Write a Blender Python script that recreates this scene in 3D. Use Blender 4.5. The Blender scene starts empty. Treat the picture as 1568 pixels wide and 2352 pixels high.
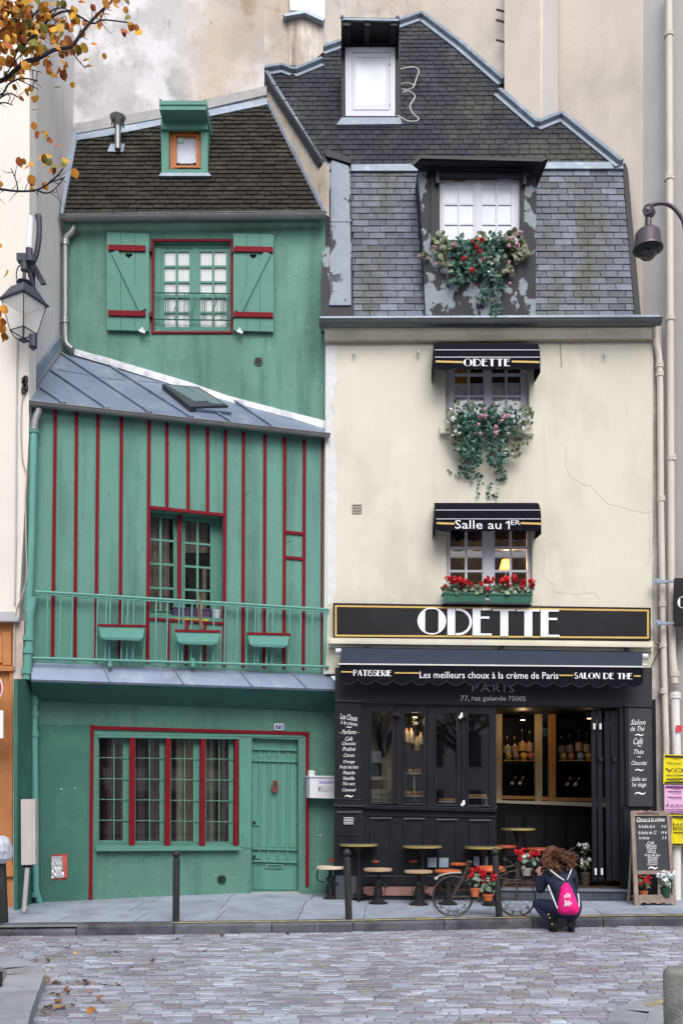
import bpy, bmesh, math, random
from mathutils import Vector as V, Matrix
from mathutils.geometry import tessellate_polygon
rnd = random.Random(7)
S = bpy.context.scene
COL = S.collection
# ------------------------------------------------------------------ camera
EYE = V((0, 0, 1.42)); FPX = 2100.0; CX = 784.0; PITCH = math.radians(2.0); HZ = 1860.0
YPP = HZ - FPX * math.tan(PITCH)
cam_d = bpy.data.cameras.new('camera'); cam = bpy.data.objects.new('camera', cam_d); COL.objects.link(cam)
cam.location = EYE; cam.rotation_euler = (math.pi / 2 + PITCH, 0, 0)
cam_d.sensor_fit = 'HORIZONTAL'; cam_d.sensor_width = 36.0; cam_d.lens = 36.0 * FPX / 1568
cam_d.shift_y = (YPP - 1176) / 1568; cam_d.clip_start = .1; cam_d.clip_end = 900
S.camera = cam
# ------------------------------------------------------------------ light
SUN_EL, SUN_AZ = 48.0, 170.0      # azimuth the light comes from, clockwise from +Y
w = bpy.data.worlds.new('World'); S.world = w; w.use_nodes = True
nt = w.node_tree; nt.nodes.clear()
sky = nt.nodes.new('ShaderNodeTexSky'); sky.sky_type = 'NISHITA'; sky.sun_disc = False
sky.sun_elevation = math.radians(SUN_EL); sky.sun_rotation = math.radians(SUN_AZ)
sky.dust_density = 3.0; sky.air_density = .8; sky.ozone_density = .6
bg = nt.nodes.new('ShaderNodeBackground'); bg.inputs[1].default_value = .15
wo = nt.nodes.new('ShaderNodeOutputWorld')
hs = nt.nodes.new('ShaderNodeHueSaturation'); hs.inputs['Saturation'].default_value = .62   # overcast: greyer sky
nt.links.new(sky.outputs[0], hs.inputs['Color']); nt.links.new(hs.outputs[0], bg.inputs[0]); nt.links.new(bg.outputs[0], wo.inputs[0])
sl = bpy.data.lights.new('sun', 'SUN'); sl.energy = .9; sl.angle = math.radians(40); sl.color = (1, .985, .96)
sun = bpy.data.objects.new('sun', sl); COL.objects.link(sun)
a, e = math.radians(SUN_AZ), math.radians(SUN_EL)
sdir = V((math.sin(a) * math.cos(e), math.cos(a) * math.cos(e), math.sin(e)))
sun.rotation_euler = sdir.to_track_quat('Z', 'Y').to_euler(); sun.location = sdir * 60
S.view_settings.view_transform = 'Standard'; S.view_settings.look = 'None'
S.view_settings.gamma = 1; S.view_settings.use_curve_mapping = False; S.view_settings.exposure = .75
S.render.engine = 'CYCLES'
S.cycles.max_bounces = 7; S.cycles.transparent_max_bounces = 12; S.cycles.use_denoising = True
# ------------------------------------------------------------------ photograph -> place
FR = {'1': (0, 0, 1.96), '2': (792, 0, 1.96), '3': (0, 480, 1.96), '4': (792, 480, 1.96), '5': (0, 940, 1.96), '6': (792, 940, 1.96),
      '7': (0, 1500, 1.96), '8': (792, 1500, 1.96), 'a': (0, 1850, 2.24), 'bk': (700, 1850, 1.758), 'pe': (960, 1900, 3.564),
      'tb': (700, 1900, 4.48), 'rt': (1300, 1600, 4.277), 'fl': (780, 1630, 4.126), 'op': (1140, 1630, 4.9), 'gw': (200, 1680, 2.8),
      'la': (0, 480, 4.705), 'll': (0, 1400, 2.94), 'cc': (1400, 420, 4.9), 'bl': (1440, 1280, 5.6), 'dm': (960, 350, 4.612),
      'ud': (600, 0, 3.92), 'sw': (340, 1170, 6.03), 'aw': (780, 1500, 4.126), 'D': (0, 0, 1 / 1.01531)}
def q(k, x, y):
    X, Y, s = FR[k]; return ((X + x / s) / 1.01531, (Y + y / s) / 1.01531)
def Q(k, *a): return [q(k, a[i], a[i + 1]) for i in range(0, len(a), 2)]
cp, sp = math.cos(PITCH), math.sin(PITCH)
def ray(x, y):
    a = (x - CX) / FPX; b = -(y - YPP) / FPX
    return V((a, cp - b * sp, sp + b * cp))
class Pl:
    """a plane of the place; at() is where the sight line of a photo point meets it"""
    def __init__(s, P, n):
        s.P = V(P); s.n = V(n).normalized()
        if (EYE - s.P).dot(s.n) < 0: s.n = -s.n
    def at(s, p, off=0.0):
        d = ray(*p); P = s.P + s.n * off
        return EYE + d * ((P - EYE).dot(s.n) / d.dot(s.n))
    def shift(s, off): return Pl(s.P + s.n * off, s.n)
def vert(a, b): return Pl((a[0], a[1], 0), V((b[1] - a[1], -(b[0] - a[0]), 0)))
def pl3(a, b, c): return Pl(a, (b - a).cross(c - a))
def onz(p, z):
    d = ray(*p); return EYE + d * ((z - EYE.z) / d.z)
def rect(p): # two corners -> four
    if len(p) == 2: (a, b), (c, d) = p; return [(a, b), (c, b), (c, d), (a, d)]
    return list(p)
# ------------------------------------------------------------------ mesh building
class MB:
    def __init__(s): s.v = []; s.f = []
    def add(s, vs, fs):
        n = len(s.v); s.v += [V(x) for x in vs]; s.f += [tuple(n + i for i in f) for f in fs]; return s
    def hexa(s, A, B):  # front ring, back ring
        n = len(A)
        return s.add(list(A) + list(B), [tuple(range(n)), tuple(range(2 * n - 1, n - 1, -1))] + [(i, n + i, n + (i + 1) % n, (i + 1) % n) for i in range(n)])
    def box(s, c, d, rz=0, rx=0, ry=0):
        c = V(c); R = (Matrix.Rotation(rz, 3, 'Z') @ Matrix.Rotation(ry, 3, 'Y') @ Matrix.Rotation(rx, 3, 'X'))
        x, y, z = d[0] / 2, d[1] / 2, d[2] / 2
        A = [c + R @ V(t) for t in ((-x, -y, -z), (x, -y, -z), (x, -y, z), (-x, -y, z))]
        B = [c + R @ V(t) for t in ((-x, y, -z), (x, y, -z), (x, y, z), (-x, y, z))]
        return s.hexa(A, B)
    def plate(s, pl, pts, off=0.0, th=.02, holes=()):
        pts = rect(pts); holes = [rect(h) for h in holes]
        loops = [pts] + holes
        L3 = [[pl.at(p, off) for p in l] for l in loops]
        if not holes and len(pts) == 4:
            return s.hexa(L3[0], [p - pl.n * th for p in L3[0]])
        tris = tessellate_polygon(L3)
        flat = [p for l in L3 for p in l]; n = len(flat)
        fs = [tuple(t) for t in tris] + [(t[0] + n, t[2] + n, t[1] + n) for t in tris]
        o = 0
        for l in L3:
            m = len(l); fs += [(o + i, o + n + i, o + n + (i + 1) % m, o + (i + 1) % m) for i in range(m)]; o += m
        return s.add(flat + [p - pl.n * th for p in flat], fs)
    def bar(s, pl, p0, p1, w, off=0.0, th=.03):
        a, b = pl.at(p0, off), pl.at(p1, off); d = (b - a).normalized(); t = pl.n.cross(d).normalized() * (w / 2)
        A = [a - t, b - t, b + t, a + t]
        return s.hexa(A, [p - pl.n * th for p in A])
    def tube(s, P, r, seg=8, cap=True):
        P = [V(p) for p in P]; n = len(P); rr = r if isinstance(r, (list, tuple)) else [r] * n
        vs = []; up = None
        for i in range(n):
            t = (P[min(i + 1, n - 1)] - P[max(i - 1, 0)])
            t = t.normalized() if t.length > 1e-9 else V((0, 0, 1))
            if up is None: up = V((0, 0, 1)) if abs(t.z) < .9 else V((1, 0, 0))
            x = up.cross(t); x = x.normalized() if x.length > 1e-6 else V((1, 0, 0)); y = t.cross(x); up = y if abs(y.dot(t)) < .9 else up
            vs += [P[i] + (x * math.cos(k * 2 * math.pi / seg) + y * math.sin(k * 2 * math.pi / seg)) * rr[i] for k in range(seg)]
        fs = [(i * seg + k, i * seg + (k + 1) % seg, (i + 1) * seg + (k + 1) % seg, (i + 1) * seg + k) for i in range(n - 1) for k in range(seg)]
        if cap: fs += [tuple(range(seg - 1, -1, -1)), tuple((n - 1) * seg + k for k in range(seg))]
        return s.add(vs, fs)
    def lathe(s, c, prof, seg=20, sx=1, sy=1):
        c = V(c); vs = []; n = len(prof)
        for r, z in prof: vs += [c + V((r * sx * math.cos(k * 2 * math.pi / seg), r * sy * math.sin(k * 2 * math.pi / seg), z)) for k in range(seg)]
        fs = [(i * seg + k, i * seg + (k + 1) % seg, (i + 1) * seg + (k + 1) % seg, (i + 1) * seg + k) for i in range(n - 1) for k in range(seg)]
        fs += [tuple(range(seg - 1, -1, -1)), tuple((n - 1) * seg + k for k in range(seg))]
        return s.add(vs, fs)
    def ball(s, c, r, seg=10, rings=6, sz=1):
        return s.lathe(c, [(r * math.sin(math.pi * (i + .02) / (rings + .04)), -r * sz * math.cos(math.pi * (i + .02) / (rings + .04))) for i in range(rings + 1)], seg)
    def torus(s, c, R, r, ax='Y', seg=32, ss=6):
        c = V(c); P = []
        for k in range(seg + 1):
            t = 2 * math.pi * k / seg; a, b = R * math.cos(t), R * math.sin(t)
            P.append(c + (V((a, 0, b)) if ax == 'Y' else V((a, b, 0))))
        return s.tube(P, r, ss, cap=False)
    def build(s, name, m, parent=None, smooth=False, **k):
        o0 = V((0, 0, 0)); p = parent
        while p is not None: o0 += p.location; p = p.parent
        me = bpy.data.meshes.new(name); me.from_pydata([tuple(x - o0) for x in s.v], [], s.f)
        bm = bmesh.new(); bm.from_mesh(me); bmesh.ops.recalc_face_normals(bm, faces=bm.faces); bm.to_mesh(me); bm.free()
        if smooth:
            me.shade_smooth(); me.set_sharp_from_angle(angle=math.radians(40))
        return link(name, me, m, parent, **k)
def link(name, me, m=None, parent=None, label=None, cat=None, group=None, kind=None):
    if m is not None and not me.materials: me.materials.append(m)
    o = bpy.data.objects.new(name, me); COL.objects.link(o)
    if parent is not None: o.parent = parent
    return tag(o, label, cat, group, kind)
def tag(o, label=None, cat=None, group=None, kind=None):
    for k, x in (('label', label), ('category', cat), ('group', group), ('kind', kind)):
        if x: o[k] = x
    return o
def thing(name, label, cat, loc=(0, 0, 0), group=None):
    o = bpy.data.objects.new(name, None); COL.objects.link(o); o.location = loc; o.empty_display_size = .2
    return tag(o, label, cat, group)
def copy_tree(o, parent=None, top=True, **k):
    c = o.copy(); COL.objects.link(c); c.parent = parent
    for ch in list(o.children): copy_tree(ch, c, False)
    if top: tag(c, **k)
    return c
# ------------------------------------------------------------------ materials
def lin(r, g, b): return tuple(((c / 255) / 12.92 if c / 255 <= .04045 else ((c / 255 + .055) / 1.055) ** 2.4) for c in (r, g, b)) + (1,)
class NT:
    def __init__(s, name):
        s.m = bpy.data.materials.new(name); s.m.use_nodes = True; s.t = s.m.node_tree; s.n = s.t.nodes
        s.b = s.n['Principled BSDF']; s.o = s.n['Material Output']
    def new(s, t, **k):
        n = s.n.new(t)
        for a, v in k.items(): setattr(n, a, v)
        return n
    def set(s, sock, v):
        if hasattr(v, 'is_linked') or isinstance(v, bpy.types.NodeSocket): s.t.links.new(v, sock)
        else: sock.default_value = v
    def math(s, op, a, b=0.0, c=None):
        n = s.new('ShaderNodeMath', operation=op); s.set(n.inputs[0], a); s.set(n.inputs[1], b)
        if c is not None: s.set(n.inputs[2], c)
        return n.outputs[0]
    def pos(s, sc=(1, 1, 1)):
        g = s.new('ShaderNodeNewGeometry')
        if sc == (1, 1, 1): return g.outputs['Position']
        n = s.new('ShaderNodeVectorMath', operation='MULTIPLY'); s.t.links.new(g.outputs['Position'], n.inputs[0]); n.inputs[1].default_value = sc
        return n.outputs[0]
    def xpos(s):
        n = s.new('ShaderNodeSeparateXYZ'); s.t.links.new(s.pos(), n.inputs[0]); return n.outputs[0]
    def noise(s, scale, detail=6, rough=.55, sc=(1, 1, 1), dist=0):
        n = s.new('ShaderNodeTexNoise'); n.inputs['Scale'].default_value = scale; n.inputs['Detail'].default_value = detail
        n.inputs['Roughness'].default_value = rough; n.inputs['Distortion'].default_value = dist
        s.t.links.new(s.pos(sc), n.inputs['Vector']); return n.outputs[0]
    def ramp(s, x, lo, hi, a=0.0, b=1.0):
        n = s.new('ShaderNodeMapRange'); s.set(n.inputs[0], x)
        for i, v in enumerate((lo, hi, a, b)): n.inputs[i + 1].default_value = v
        return n.outputs[0]
    def mix(s, f, a, b, mode='MIX'):
        n = s.new('ShaderNodeMix', data_type='RGBA', blend_type=mode); s.set(n.inputs[0], f); s.set(n.inputs[6], a); s.set(n.inputs[7], b)
        return n.outputs[2]
MATS = {}
def M(name, col, rough=.75, var=.12, sc=2.5, bump=0.0, bsc=70, metal=0, rnd=0, isl=0, stains=(), spec=.25, alt=None, emit=0):
    """stains: (colour, noise scale, lo, hi, stretch, strength); alt: second colour mixed by random per object/island"""
    if name in MATS: return MATS[name]
    t = NT(name); c = col if len(col) == 4 else tuple(col) + (1,)
    r = None
    if rnd or isl or alt:
        oi = t.new('ShaderNodeObjectInfo').outputs['Random']; ri = t.new('ShaderNodeNewGeometry').outputs['Random Per Island']
        r = t.math('FRACT', t.math('ADD', oi, t.math('MULTIPLY', ri, 7.31)))
    if alt:
        r2 = t.math('FRACT', t.math('MULTIPLY', r, 13.7))
        for k, (ac, lo) in enumerate(alt):
            c = t.mix(t.math('GREATER_THAN', t.math('FRACT', t.math('MULTIPLY', r2, 1 + 3.3 * k)), lo), c, tuple(ac) + ((1,) if len(ac) == 3 else ()))
    for st in stains:
        sc_ = st[4] if len(st) > 4 else (1, 1, 1); k = st[5] if len(st) > 5 else 1.0
        f = t.ramp(t.noise(st[1], 8, .62, sc_), st[2], st[3], 0, k)
        if len(st) > 6: f = t.math('MULTIPLY', f, t.ramp(t.xpos(), st[6][0], st[6][1]))
        c = t.mix(f, c, tuple(st[0]) + ((1,) if len(st[0]) == 3 else ()))
    val = t.ramp(t.noise(sc), .25, .75, 1 - var, 1 + var)
    if r is not None and (rnd or isl): val = t.math('MULTIPLY', val, t.ramp(r, 0, 1, 1 - max(rnd, isl), 1 + max(rnd, isl)))
    h = t.new('ShaderNodeHueSaturation'); t.set(h.inputs['Value'], val); t.set(h.inputs['Color'], c)
    t.t.links.new(h.outputs[0], t.b.inputs['Base Color'])
    t.b.inputs['Roughness'].default_value = rough; t.b.inputs['Metallic'].default_value = metal
    t.b.inputs['Specular IOR Level'].default_value = spec
    if emit:
        t.t.links.new(h.outputs[0], t.b.inputs['Emission Color']); t.b.inputs['Emission Strength'].default_value = emit
    if bump:
        bn = t.new('ShaderNodeBump'); bn.inputs['Strength'].default_value = bump; bn.inputs['Distance'].default_value = .02
        t.set(bn.inputs['Height'], t.noise(bsc, 5, .6)); t.t.links.new(bn.outputs[0], t.b.inputs['Normal'])
    MATS[name] = t.m; return t.m
def glass(name, tint=(.85, .9, .9), refl=.12, rough=.02):
    if name in MATS: return MATS[name]
    t = NT(name); t.n.remove(t.b)
    tr = t.new('ShaderNodeBsdfTransparent'); tr.inputs[0].default_value = tuple(tint) + (1,)
    gl = t.new('ShaderNodeBsdfGlossy'); gl.inputs['Roughness'].default_value = rough
    fr = t.new('ShaderNodeFresnel'); fr.inputs[0].default_value = 1.5
    mx = t.new('ShaderNodeMixShader'); t.set(mx.inputs[0], t.math('ADD', t.math('MULTIPLY', fr.outputs[0], .7), refl))
    t.t.links.new(tr.outputs[0], mx.inputs[1]); t.t.links.new(gl.outputs[0], mx.inputs[2]); t.t.links.new(mx.outputs[0], t.o.inputs[0])
    MATS[name] = t.m; return t.m
def pline(pts, n):
    """resample a polyline to n points"""
    pts = [V(p) for p in pts]; L = [0]
    for a, b in zip(pts, pts[1:]): L.append(L[-1] + (b - a).length)
    out = []
    for i in range(n):
        t = L[-1] * i / (n - 1); k = max(j for j in range(len(L) - 1) if L[j] <= t + 1e-9)
        out.append(pts[k].lerp(pts[k + 1], (t - L[k]) / max(L[k + 1] - L[k], 1e-9)))
    return out
GR = [((.05, .105, .09), 3.4, .50, .70, (1, 1, .09), .6), ((.42, .47, .44), 24, .655, .67, (1, 1, 1), .6), ((.035, .07, .06), 17, .63, .68, (1, 1, .6), .5)]   # rain streaks, chips, dirt
def smooth_line(pts, n=4):
    """Catmull-Rom through the points"""
    P = [V(p) for p in pts]; P = [P[0]] + P + [P[-1]]; out = []
    for i in range(1, len(P) - 2):
        for k in range(n):
            t = k / n; a, b, c, d = P[i - 1], P[i], P[i + 1], P[i + 2]
            out.append(.5 * ((2 * b) + (c - a) * t + (2 * a - 5 * b + 4 * c - d) * t * t + (3 * b - a - 3 * c + d) * t ** 3))
    return out + [P[-2]]
# ------------------------------------------------------------------ flat print
def text_polys(s, shear=0.0, font_scale=1.0, spacing=1.0):
    cu = bpy.data.curves.new('t', 'FONT'); cu.body = s; cu.shear = shear; cu.space_character = spacing; cu.resolution_u = 2
    o = bpy.data.objects.new('t', cu); COL.objects.link(o)
    dg = bpy.context.evaluated_depsgraph_get(); me = bpy.data.meshes.new_from_object(o.evaluated_get(dg))
    vs = [(v.co.x, v.co.y) for v in me.vertices]; fs = [tuple(p.vertices) for p in me.polygons]
    bpy.data.objects.remove(o); bpy.data.curves.remove(cu); bpy.data.meshes.remove(me)
    return vs, fs
def print_on(mb, pl, vf, r, off, fit=None):
    """lay 2-D faces (x right, y up) on a plane so that they fill the photo rectangle r = ((x0,y0),(x1,y1)) or a quad"""
    vs, fs = vf; R = rect(r)
    x0 = min(v[0] for v in vs); x1 = max(v[0] for v in vs); y0 = min(v[1] for v in vs); y1 = max(v[1] for v in vs)
    if fit: y0, y1 = fit
    c = [pl.at(p, off) for p in R]
    def at(v):
        u = (v[0] - x0) / max(x1 - x0, 1e-6); t = (v[1] - y0) / max(y1 - y0, 1e-6)
        return (c[3].lerp(c[2], u)).lerp(c[0].lerp(c[1], u), t)
    return mb.add([at(v) for v in vs], fs)
def words(mb, pl, s, r, off, shear=0, spacing=1.0): return print_on(mb, pl, text_polys(s, shear, 1, spacing), r, off)
# ================================================================== planes of the place
PC = Pl((0, 14, 0), (0, -1, 0))                     # cafe front
PU = Pl((0, 14.15, 0), (0, -1, 0))                  # upper storey of the green house
SL, SR = (-4.36, 12.84), (-.22, 14.10)
PS = vert(SL, SR)                                   # striped bay
PG = PS.shift(-.34)                                 # ground floor of the green house, under the bay
PLF = Pl((0, 12.7, 0), (0, -1, 0))                  # front of the building on the left
_f1 = PU.at((147, 640)); PFL = vert((-4.47, 12.7), (_f1.x, _f1.y))   # its flank
_t = PFL.at((172, 318)); _g = Pl((0, 14.0, 0), (0, -1, 0))
PTR = pl3(_g.at((145, 487)), _g.at((742, 484)), _t)                  # tiled roof
_m = Pl((0, 14.62, 0), (0, -1, 0))
PML = pl3(PC.at((800, 730)), PC.at((1460, 728)), _m.at((1430, 382)))  # steep slate slope
_a, _b = _m.at((805, 380)), _m.at((1425, 374))
PMU = pl3(_a, _b, _a + V((0, 1, 2.0)))                               # upper slate slope
def plan(pl, p): c = pl.at(p); return (c.x, c.y)
# ================================================================== ground
KERB_PX = [(-420, 2153), (-60, 2151), (358, 2147), (784, 2141), (1180, 2133), (1400, 2129), (1568, 2127), (1900, 2122)]
KB = [onz(p, -.12) for p in KERB_PX]
def interp(tab, x):
    if x <= tab[0][0]: return tab[0][1]
    for (a, b), (c, d) in zip(tab, tab[1:]):
        if x <= c: return b + (d - b) * (x - a) / (c - a)
    return tab[-1][1]
YK = [(p.x, p.y) for p in KB]
WALLB = [(-4.7, .07), (-4.0, .10), (-2.4, .14), (-1.2, .15), (-.5, .10), (-.2, .055), (6, .05)]
WY = [(-8, 12.7), (-4.5, 12.75), (-4.3, 13.2), (-.25, 14.4), (-.15, 13.9), (6, 13.9)]
def ground_z(x, y):
    t = (y - interp(YK, x)) / max(interp(WY, x) - interp(YK, x), .1)
    return -.12 if t < 0 else interp(WALLB, x) * min(max((t - .1) / .9, 0), 1.0)
def onpave(p):
    z = .03
    for _ in range(12): c = onz(p, z); z = .6 * z + .4 * max(ground_z(c.x, c.y), 0)
    return V((c.x, c.y, z))
m_sett = M('sett granite', (.325, .345, .405), .38, .16, 9, .4, 60, rnd=.17, isl=.17, alt=[((.265, .255, .305), .55), ((.42, .45, .53), .68), ((.27, .255, .27), .78)], spec=.5,
           stains=[((.15, .145, .155), .9, .46, .68, (1, 1, 1), .6), ((.10, .095, .09), 6, .6, .72, (1, 1, 1), .5)])
m_road = M('road joint', (.23, .22, .235), .9, .2, 12, .4, 60)
m_slab = M('paving stone', (.30, .34, .41), .7, .12, 3, .15, 120, rnd=.10, stains=[((.19, .20, .23), 2.2, .48, .7, (1, 1, 1), .65), ((.10, .10, .11), 5, .62, .74, (1, 1, 1), .45), ((.38, .40, .43), 5, .6, .75, (1, 1, 1), .4)])
m_kerb = M('kerb granite', (.105, .11, .125), .7, .18, 5, .4, 60, rnd=.14, stains=[((.045, .045, .055), 2.2, .42, .6, (1, 1, 1), .85), ((.33, .31, .27), 6, .66, .74, (1, 1, 1), .7)])
m_joint = M('pavement joint', (.19, .20, .22), .9)
road = MB().add([(-400, -60, -.128), (400, -60, -.128), (400, 500, -.128), (-400, 500, -.128)], [(0, 1, 2, 3)]).build('road', m_road, kind='structure')
def sett_mesh(mb, x, y, L, Wd, ang, h, z):
    R = Matrix.Rotation(ang, 3, 'Z'); i = .005
    def c(a, b, t): return V((x, y, z + t)) + R @ V((a, b, 0))
    A = [c(-L / 2, -Wd / 2, -.03), c(L / 2, -Wd / 2, -.03), c(L / 2, Wd / 2, -.03), c(-L / 2, Wd / 2, -.03)]
    m = [c(-L / 2, -Wd / 2, h - .012), c(L / 2, -Wd / 2, h - .012), c(L / 2, Wd / 2, h - .012), c(-L / 2, Wd / 2, h - .012)]
    T = [c(-L / 2 + i, -Wd / 2 + i, h), c(L / 2 - i, -Wd / 2 + i, h), c(L / 2 - i, Wd / 2 - i, h), c(-L / 2 + i, Wd / 2 - i, h)]
    return mb.add(A + m + T, [(8, 9, 10, 11)] + [(k + o, (k + 1) % 4 + o, (k + 1) % 4 + o + 4, k + o + 4) for o in (0, 4) for k in range(4)])
setts = []; y = 5.2; row = 0
while y < 12.0:
    wd = rnd.uniform(.085, .108); x = -.42 * y - 1.0 + rnd.uniform(0, .2)
    while x < .42 * y + .8:
        L = rnd.uniform(.13, .25)
        yy = y + .02 * x + .03 * math.sin(x * .5 + 1)
        if yy < interp(YK, x) - .05: setts.append((x + L / 2, yy, L - .007, wd - .006, .02 + .015 * math.cos(x * .5 + 1) + rnd.gauss(0, .008), rnd.uniform(-.003, .003)))
        x += L
    y += wd; row += 1
setts.sort(key=lambda s: s[1])
vis = [s for s in setts if s[1] > 6.45 and abs(s[0]) < .375 * s[1] + .1]
first = set(id(s) for s in vis[:300]); field = MB(); base_sett = []
for k in range(10):
    base_sett.append(sett_mesh(MB(), 0, 0, .14 + .012 * k, .1, 0, .012, 0))
bm_me = []
for b in base_sett:
    me = bpy.data.meshes.new('sett'); me.from_pydata([tuple(p) for p in b.v], [], b.f); me.materials.append(m_sett); bm_me.append(me)
for s in setts:
    if id(s) in first:
        k = min(max(int((s[2] - .13) / .012), 0), 9)
        o = link('sett', bm_me[k], None, road); o.location = (s[0], s[1], -.128 + s[5]); o.rotation_euler = (rnd.gauss(0, .012), rnd.gauss(0, .012), s[4])
        o.scale = (s[2] / (.14 + .012 * k), s[3] / .1, 1)
    else: sett_mesh(field, s[0], s[1], s[2], s[3], s[4], .012 + s[5], -.128)
field.build('sett_field', m_sett, road, kind='stuff')
# pavement: a sheet with paving slabs, kerb stones along its edge
pav = MB(); xs = [-9 + .5 * i for i in range(40)]
for i in range(len(xs) - 1):
    for j in range(6):
        def gp(x, t):
            y0 = interp(YK, x) + .03; y = y0 + (interp(WY, x) + .6 - y0) * t; return V((x, y, ground_z(x, y) - .02 if t > 0 else -.02))
        pav.add([gp(xs[i], j / 6), gp(xs[i + 1], j / 6), gp(xs[i + 1], (j + 1) / 6), gp(xs[i], (j + 1) / 6)], [(0, 1, 2, 3)])
pavement = pav.build('pavement', m_joint, kind='structure')
def slab(xa, xb, ta, tb):
    def g(x, t, dz):
        y0 = interp(YK, x) + .30; y1 = interp(WY, x) + .25; y = y0 + (y1 - y0) * t; return V((x + .12 * t, y, ground_z(x, y) + dz))
    A = [g(xa, ta, 0), g(xb, ta, 0), g(xb, tb, 0), g(xa, tb, 0)]
    MB().hexa(A, [p + V((0, 0, -.06)) for p in A]).build('paving_slab', m_slab, pavement)
for r, (ta, tb) in enumerate(((0, .34), (.345, .68), (.685, 1.0))):
    x = -5.6 + .37 * r
    while x < 5.9:
        L = rnd.uniform(.85, 1.25); slab(x, x + L - .012, ta, tb - .002); x += L
kerb = MB().add([(p.x, p.y + .05, -.13) for p in KB] + [(p.x, p.y + .26, -.005) for p in KB], [(i, i + 1, len(KB) + i + 1, len(KB) + i) for i in range(len(KB) - 1)]).build('kerb', m_joint, kind='structure')
x = -5.2
while x < 5.6:
    L = rnd.uniform(.85, 1.2)
    if -3.72 < x + L / 2 < -3.2: pass
    a0, b0 = x + .006, x + L - .006; ya, yb = interp(YK, a0), interp(YK, b0); j = rnd.uniform(-.008, .008)
    if x < -3.45 < x + L: dz = -.05   # the drain inlet
    else: dz = 0
    P = [(0, -.15), (0, -.03 + dz), (.025, .0 + j * .3 + dz), (.29, .004)]
    mb = MB(); n = len(P) + 1
    ring = lambda X, Y: [V((X, Y + u + j, z)) for u, z in P] + [V((X, Y + .29 + j, -.15))]
    mb.hexa(ring(a0, ya), ring(b0, yb)).build('kerb_stone', m_kerb, kerb); x += L
A = [onz(p, -.115) + V((0, -.012, 0)) for p in ((36, 2147), (101, 2147))]; A += [A[1] + V((0, 0, .05)), A[0] + V((0, 0, .05))]
MB().hexa(A, [p_ + V((0, .05, 0)) for p_ in A]).build('drain_opening', M('drain black', (.008, .008, .009), .9), kerb)
# yellow paint along the kerb
m_yel = M('worn yellow paint', (.52, .42, .10), .7, .2, 6, stains=[((.22, .22, .22), 9, .42, .55, (1, 1, 1), .9)])
mb = MB(); X = [-2.1 + .25 * i for i in range(34)]
mb.add([(x_, interp(YK, x_) + .05, .0095) for x_ in X] + [(x_, interp(YK, x_) + .14, .0115) for x_ in X], [(i, i + 1, len(X) + i + 1, len(X) + i) for i in range(len(X) - 1)])
mb.build('kerb_marking', m_yel, kind='structure')
# traffic islands at the near corners
def island(name, px, z, m, edge, wid, mk):
    P = [onz(p, z) for p in px]
    o = MB().hexa(P, [V((p.x, p.y, -.16)) for p in P]).build(name, m, kind='structure')
    for i in range(edge[0], edge[1]):
        a, b = P[i], P[i + 1]; n = max(1, round((b - a).length / .8)); d = (b - a).normalized(); t = V((-d.y, d.x, 0)) * wid
        for k in range(n):
            c0, c1 = a.lerp(b, k / n) + d * .006, a.lerp(b, (k + 1) / n) - d * .006
            A = [c0 - t * .1, c1 - t * .1, c1 + t, c0 + t]; A = [p + V((0, 0, .012)) for p in A]
            MB().hexa(A, [V((p.x, p.y, -.15)) for p in A]).build('kerb_stone', mk, o)
    return o
m_isl = M('island asphalt', (.15, .16, .155), .85, .2, 4, .3, stains=[((.13, .12, .07), 1.6, .45, .6, (1, 1, 1), .8)])
m_kerb2 = M('pale kerb granite', (.30, .31, .33), .7, .14, 5, .3, 90, rnd=.1, stains=[((.16, .17, .15), 3, .5, .7, (1, 1, 1), .6)])
island('traffic_island', [(-500, 2352), (40, 2420), (60, 2330), (96, 2238), (86, 2222), (20, 2201), (-500, 2198)], -.01, m_isl, (1, 5), .28, m_kerb2)
island('traffic_island', [(2300, 2290), (1540, 2290), (1474, 2304), (1418, 2322), (1398, 2356), (1390, 2420), (2300, 2420)], -.045, m_kerb2, (1, 5), .22, m_kerb2)
MB().plate(Pl((0, 0, -.028), (0, 0, 1)), [(1540, 2294), (1478, 2307), (1490, 2312), (1545, 2302)], 0, .003).build('kerb_marking', m_yel, kind='structure')
# ================================================================== the tall building behind and to the right
m_back = M('stained render', (.50, .49, .485), .9, .12, 1.5, .35, 25, stains=[((.36, .35, .345), .9, .46, .60, (1, 1, 1), .85), ((.68, .67, .69), 1.1, .50, .60, (1, 1, .8), .9), ((.52, .42, .30), .9, .36, .6, (1, 1, .7), .75, (-2.7, -2.2)), ((.34, .245, .155), 2.4, .54, .68, (1, 1, .6), .85, (-2.7, -2.2)), ((.16, .15, .145), 9, .64, .72, (1, 1, .3), .5), ((.22, .20, .19), 3.2, .62, .74, (1, 1, .5), .55)])
m_cream = M('beige render', (.69, .62, .53), .9, .06, 1.2, .25, 30, stains=[((.44, .40, .345), .7, .54, .74, (1, 1, .5), .7), ((.72, .66, .56), .9, .55, .7, (1, 1, 1), .6)])
m_greyr = M('grey and shaded beige render', (.47, .455, .45), .9, .06, 1.2, .22, 30, stains=[((.38, .36, .34), .6, .5, .75, (1, 1, .4), .6)])
m_lead = M('lead flashing', (.27, .32, .39), .45, .12, 4, .2, 30, metal=.25, stains=[((.48, .52, .57), 3, .55, .7, (1, 1, 1), .6), ((.17, .19, .22), 5, .58, .72, (1, 1, 1), .6)])
m_mortar = M('mortar fillet', (.38, .375, .37), .9, .15, 6, .3, 40)
apt = thing('apartment_building', 'tall blank rendered apartment building rising behind both roofs and along the right edge', 'building', (2, 17, 0))
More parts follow.
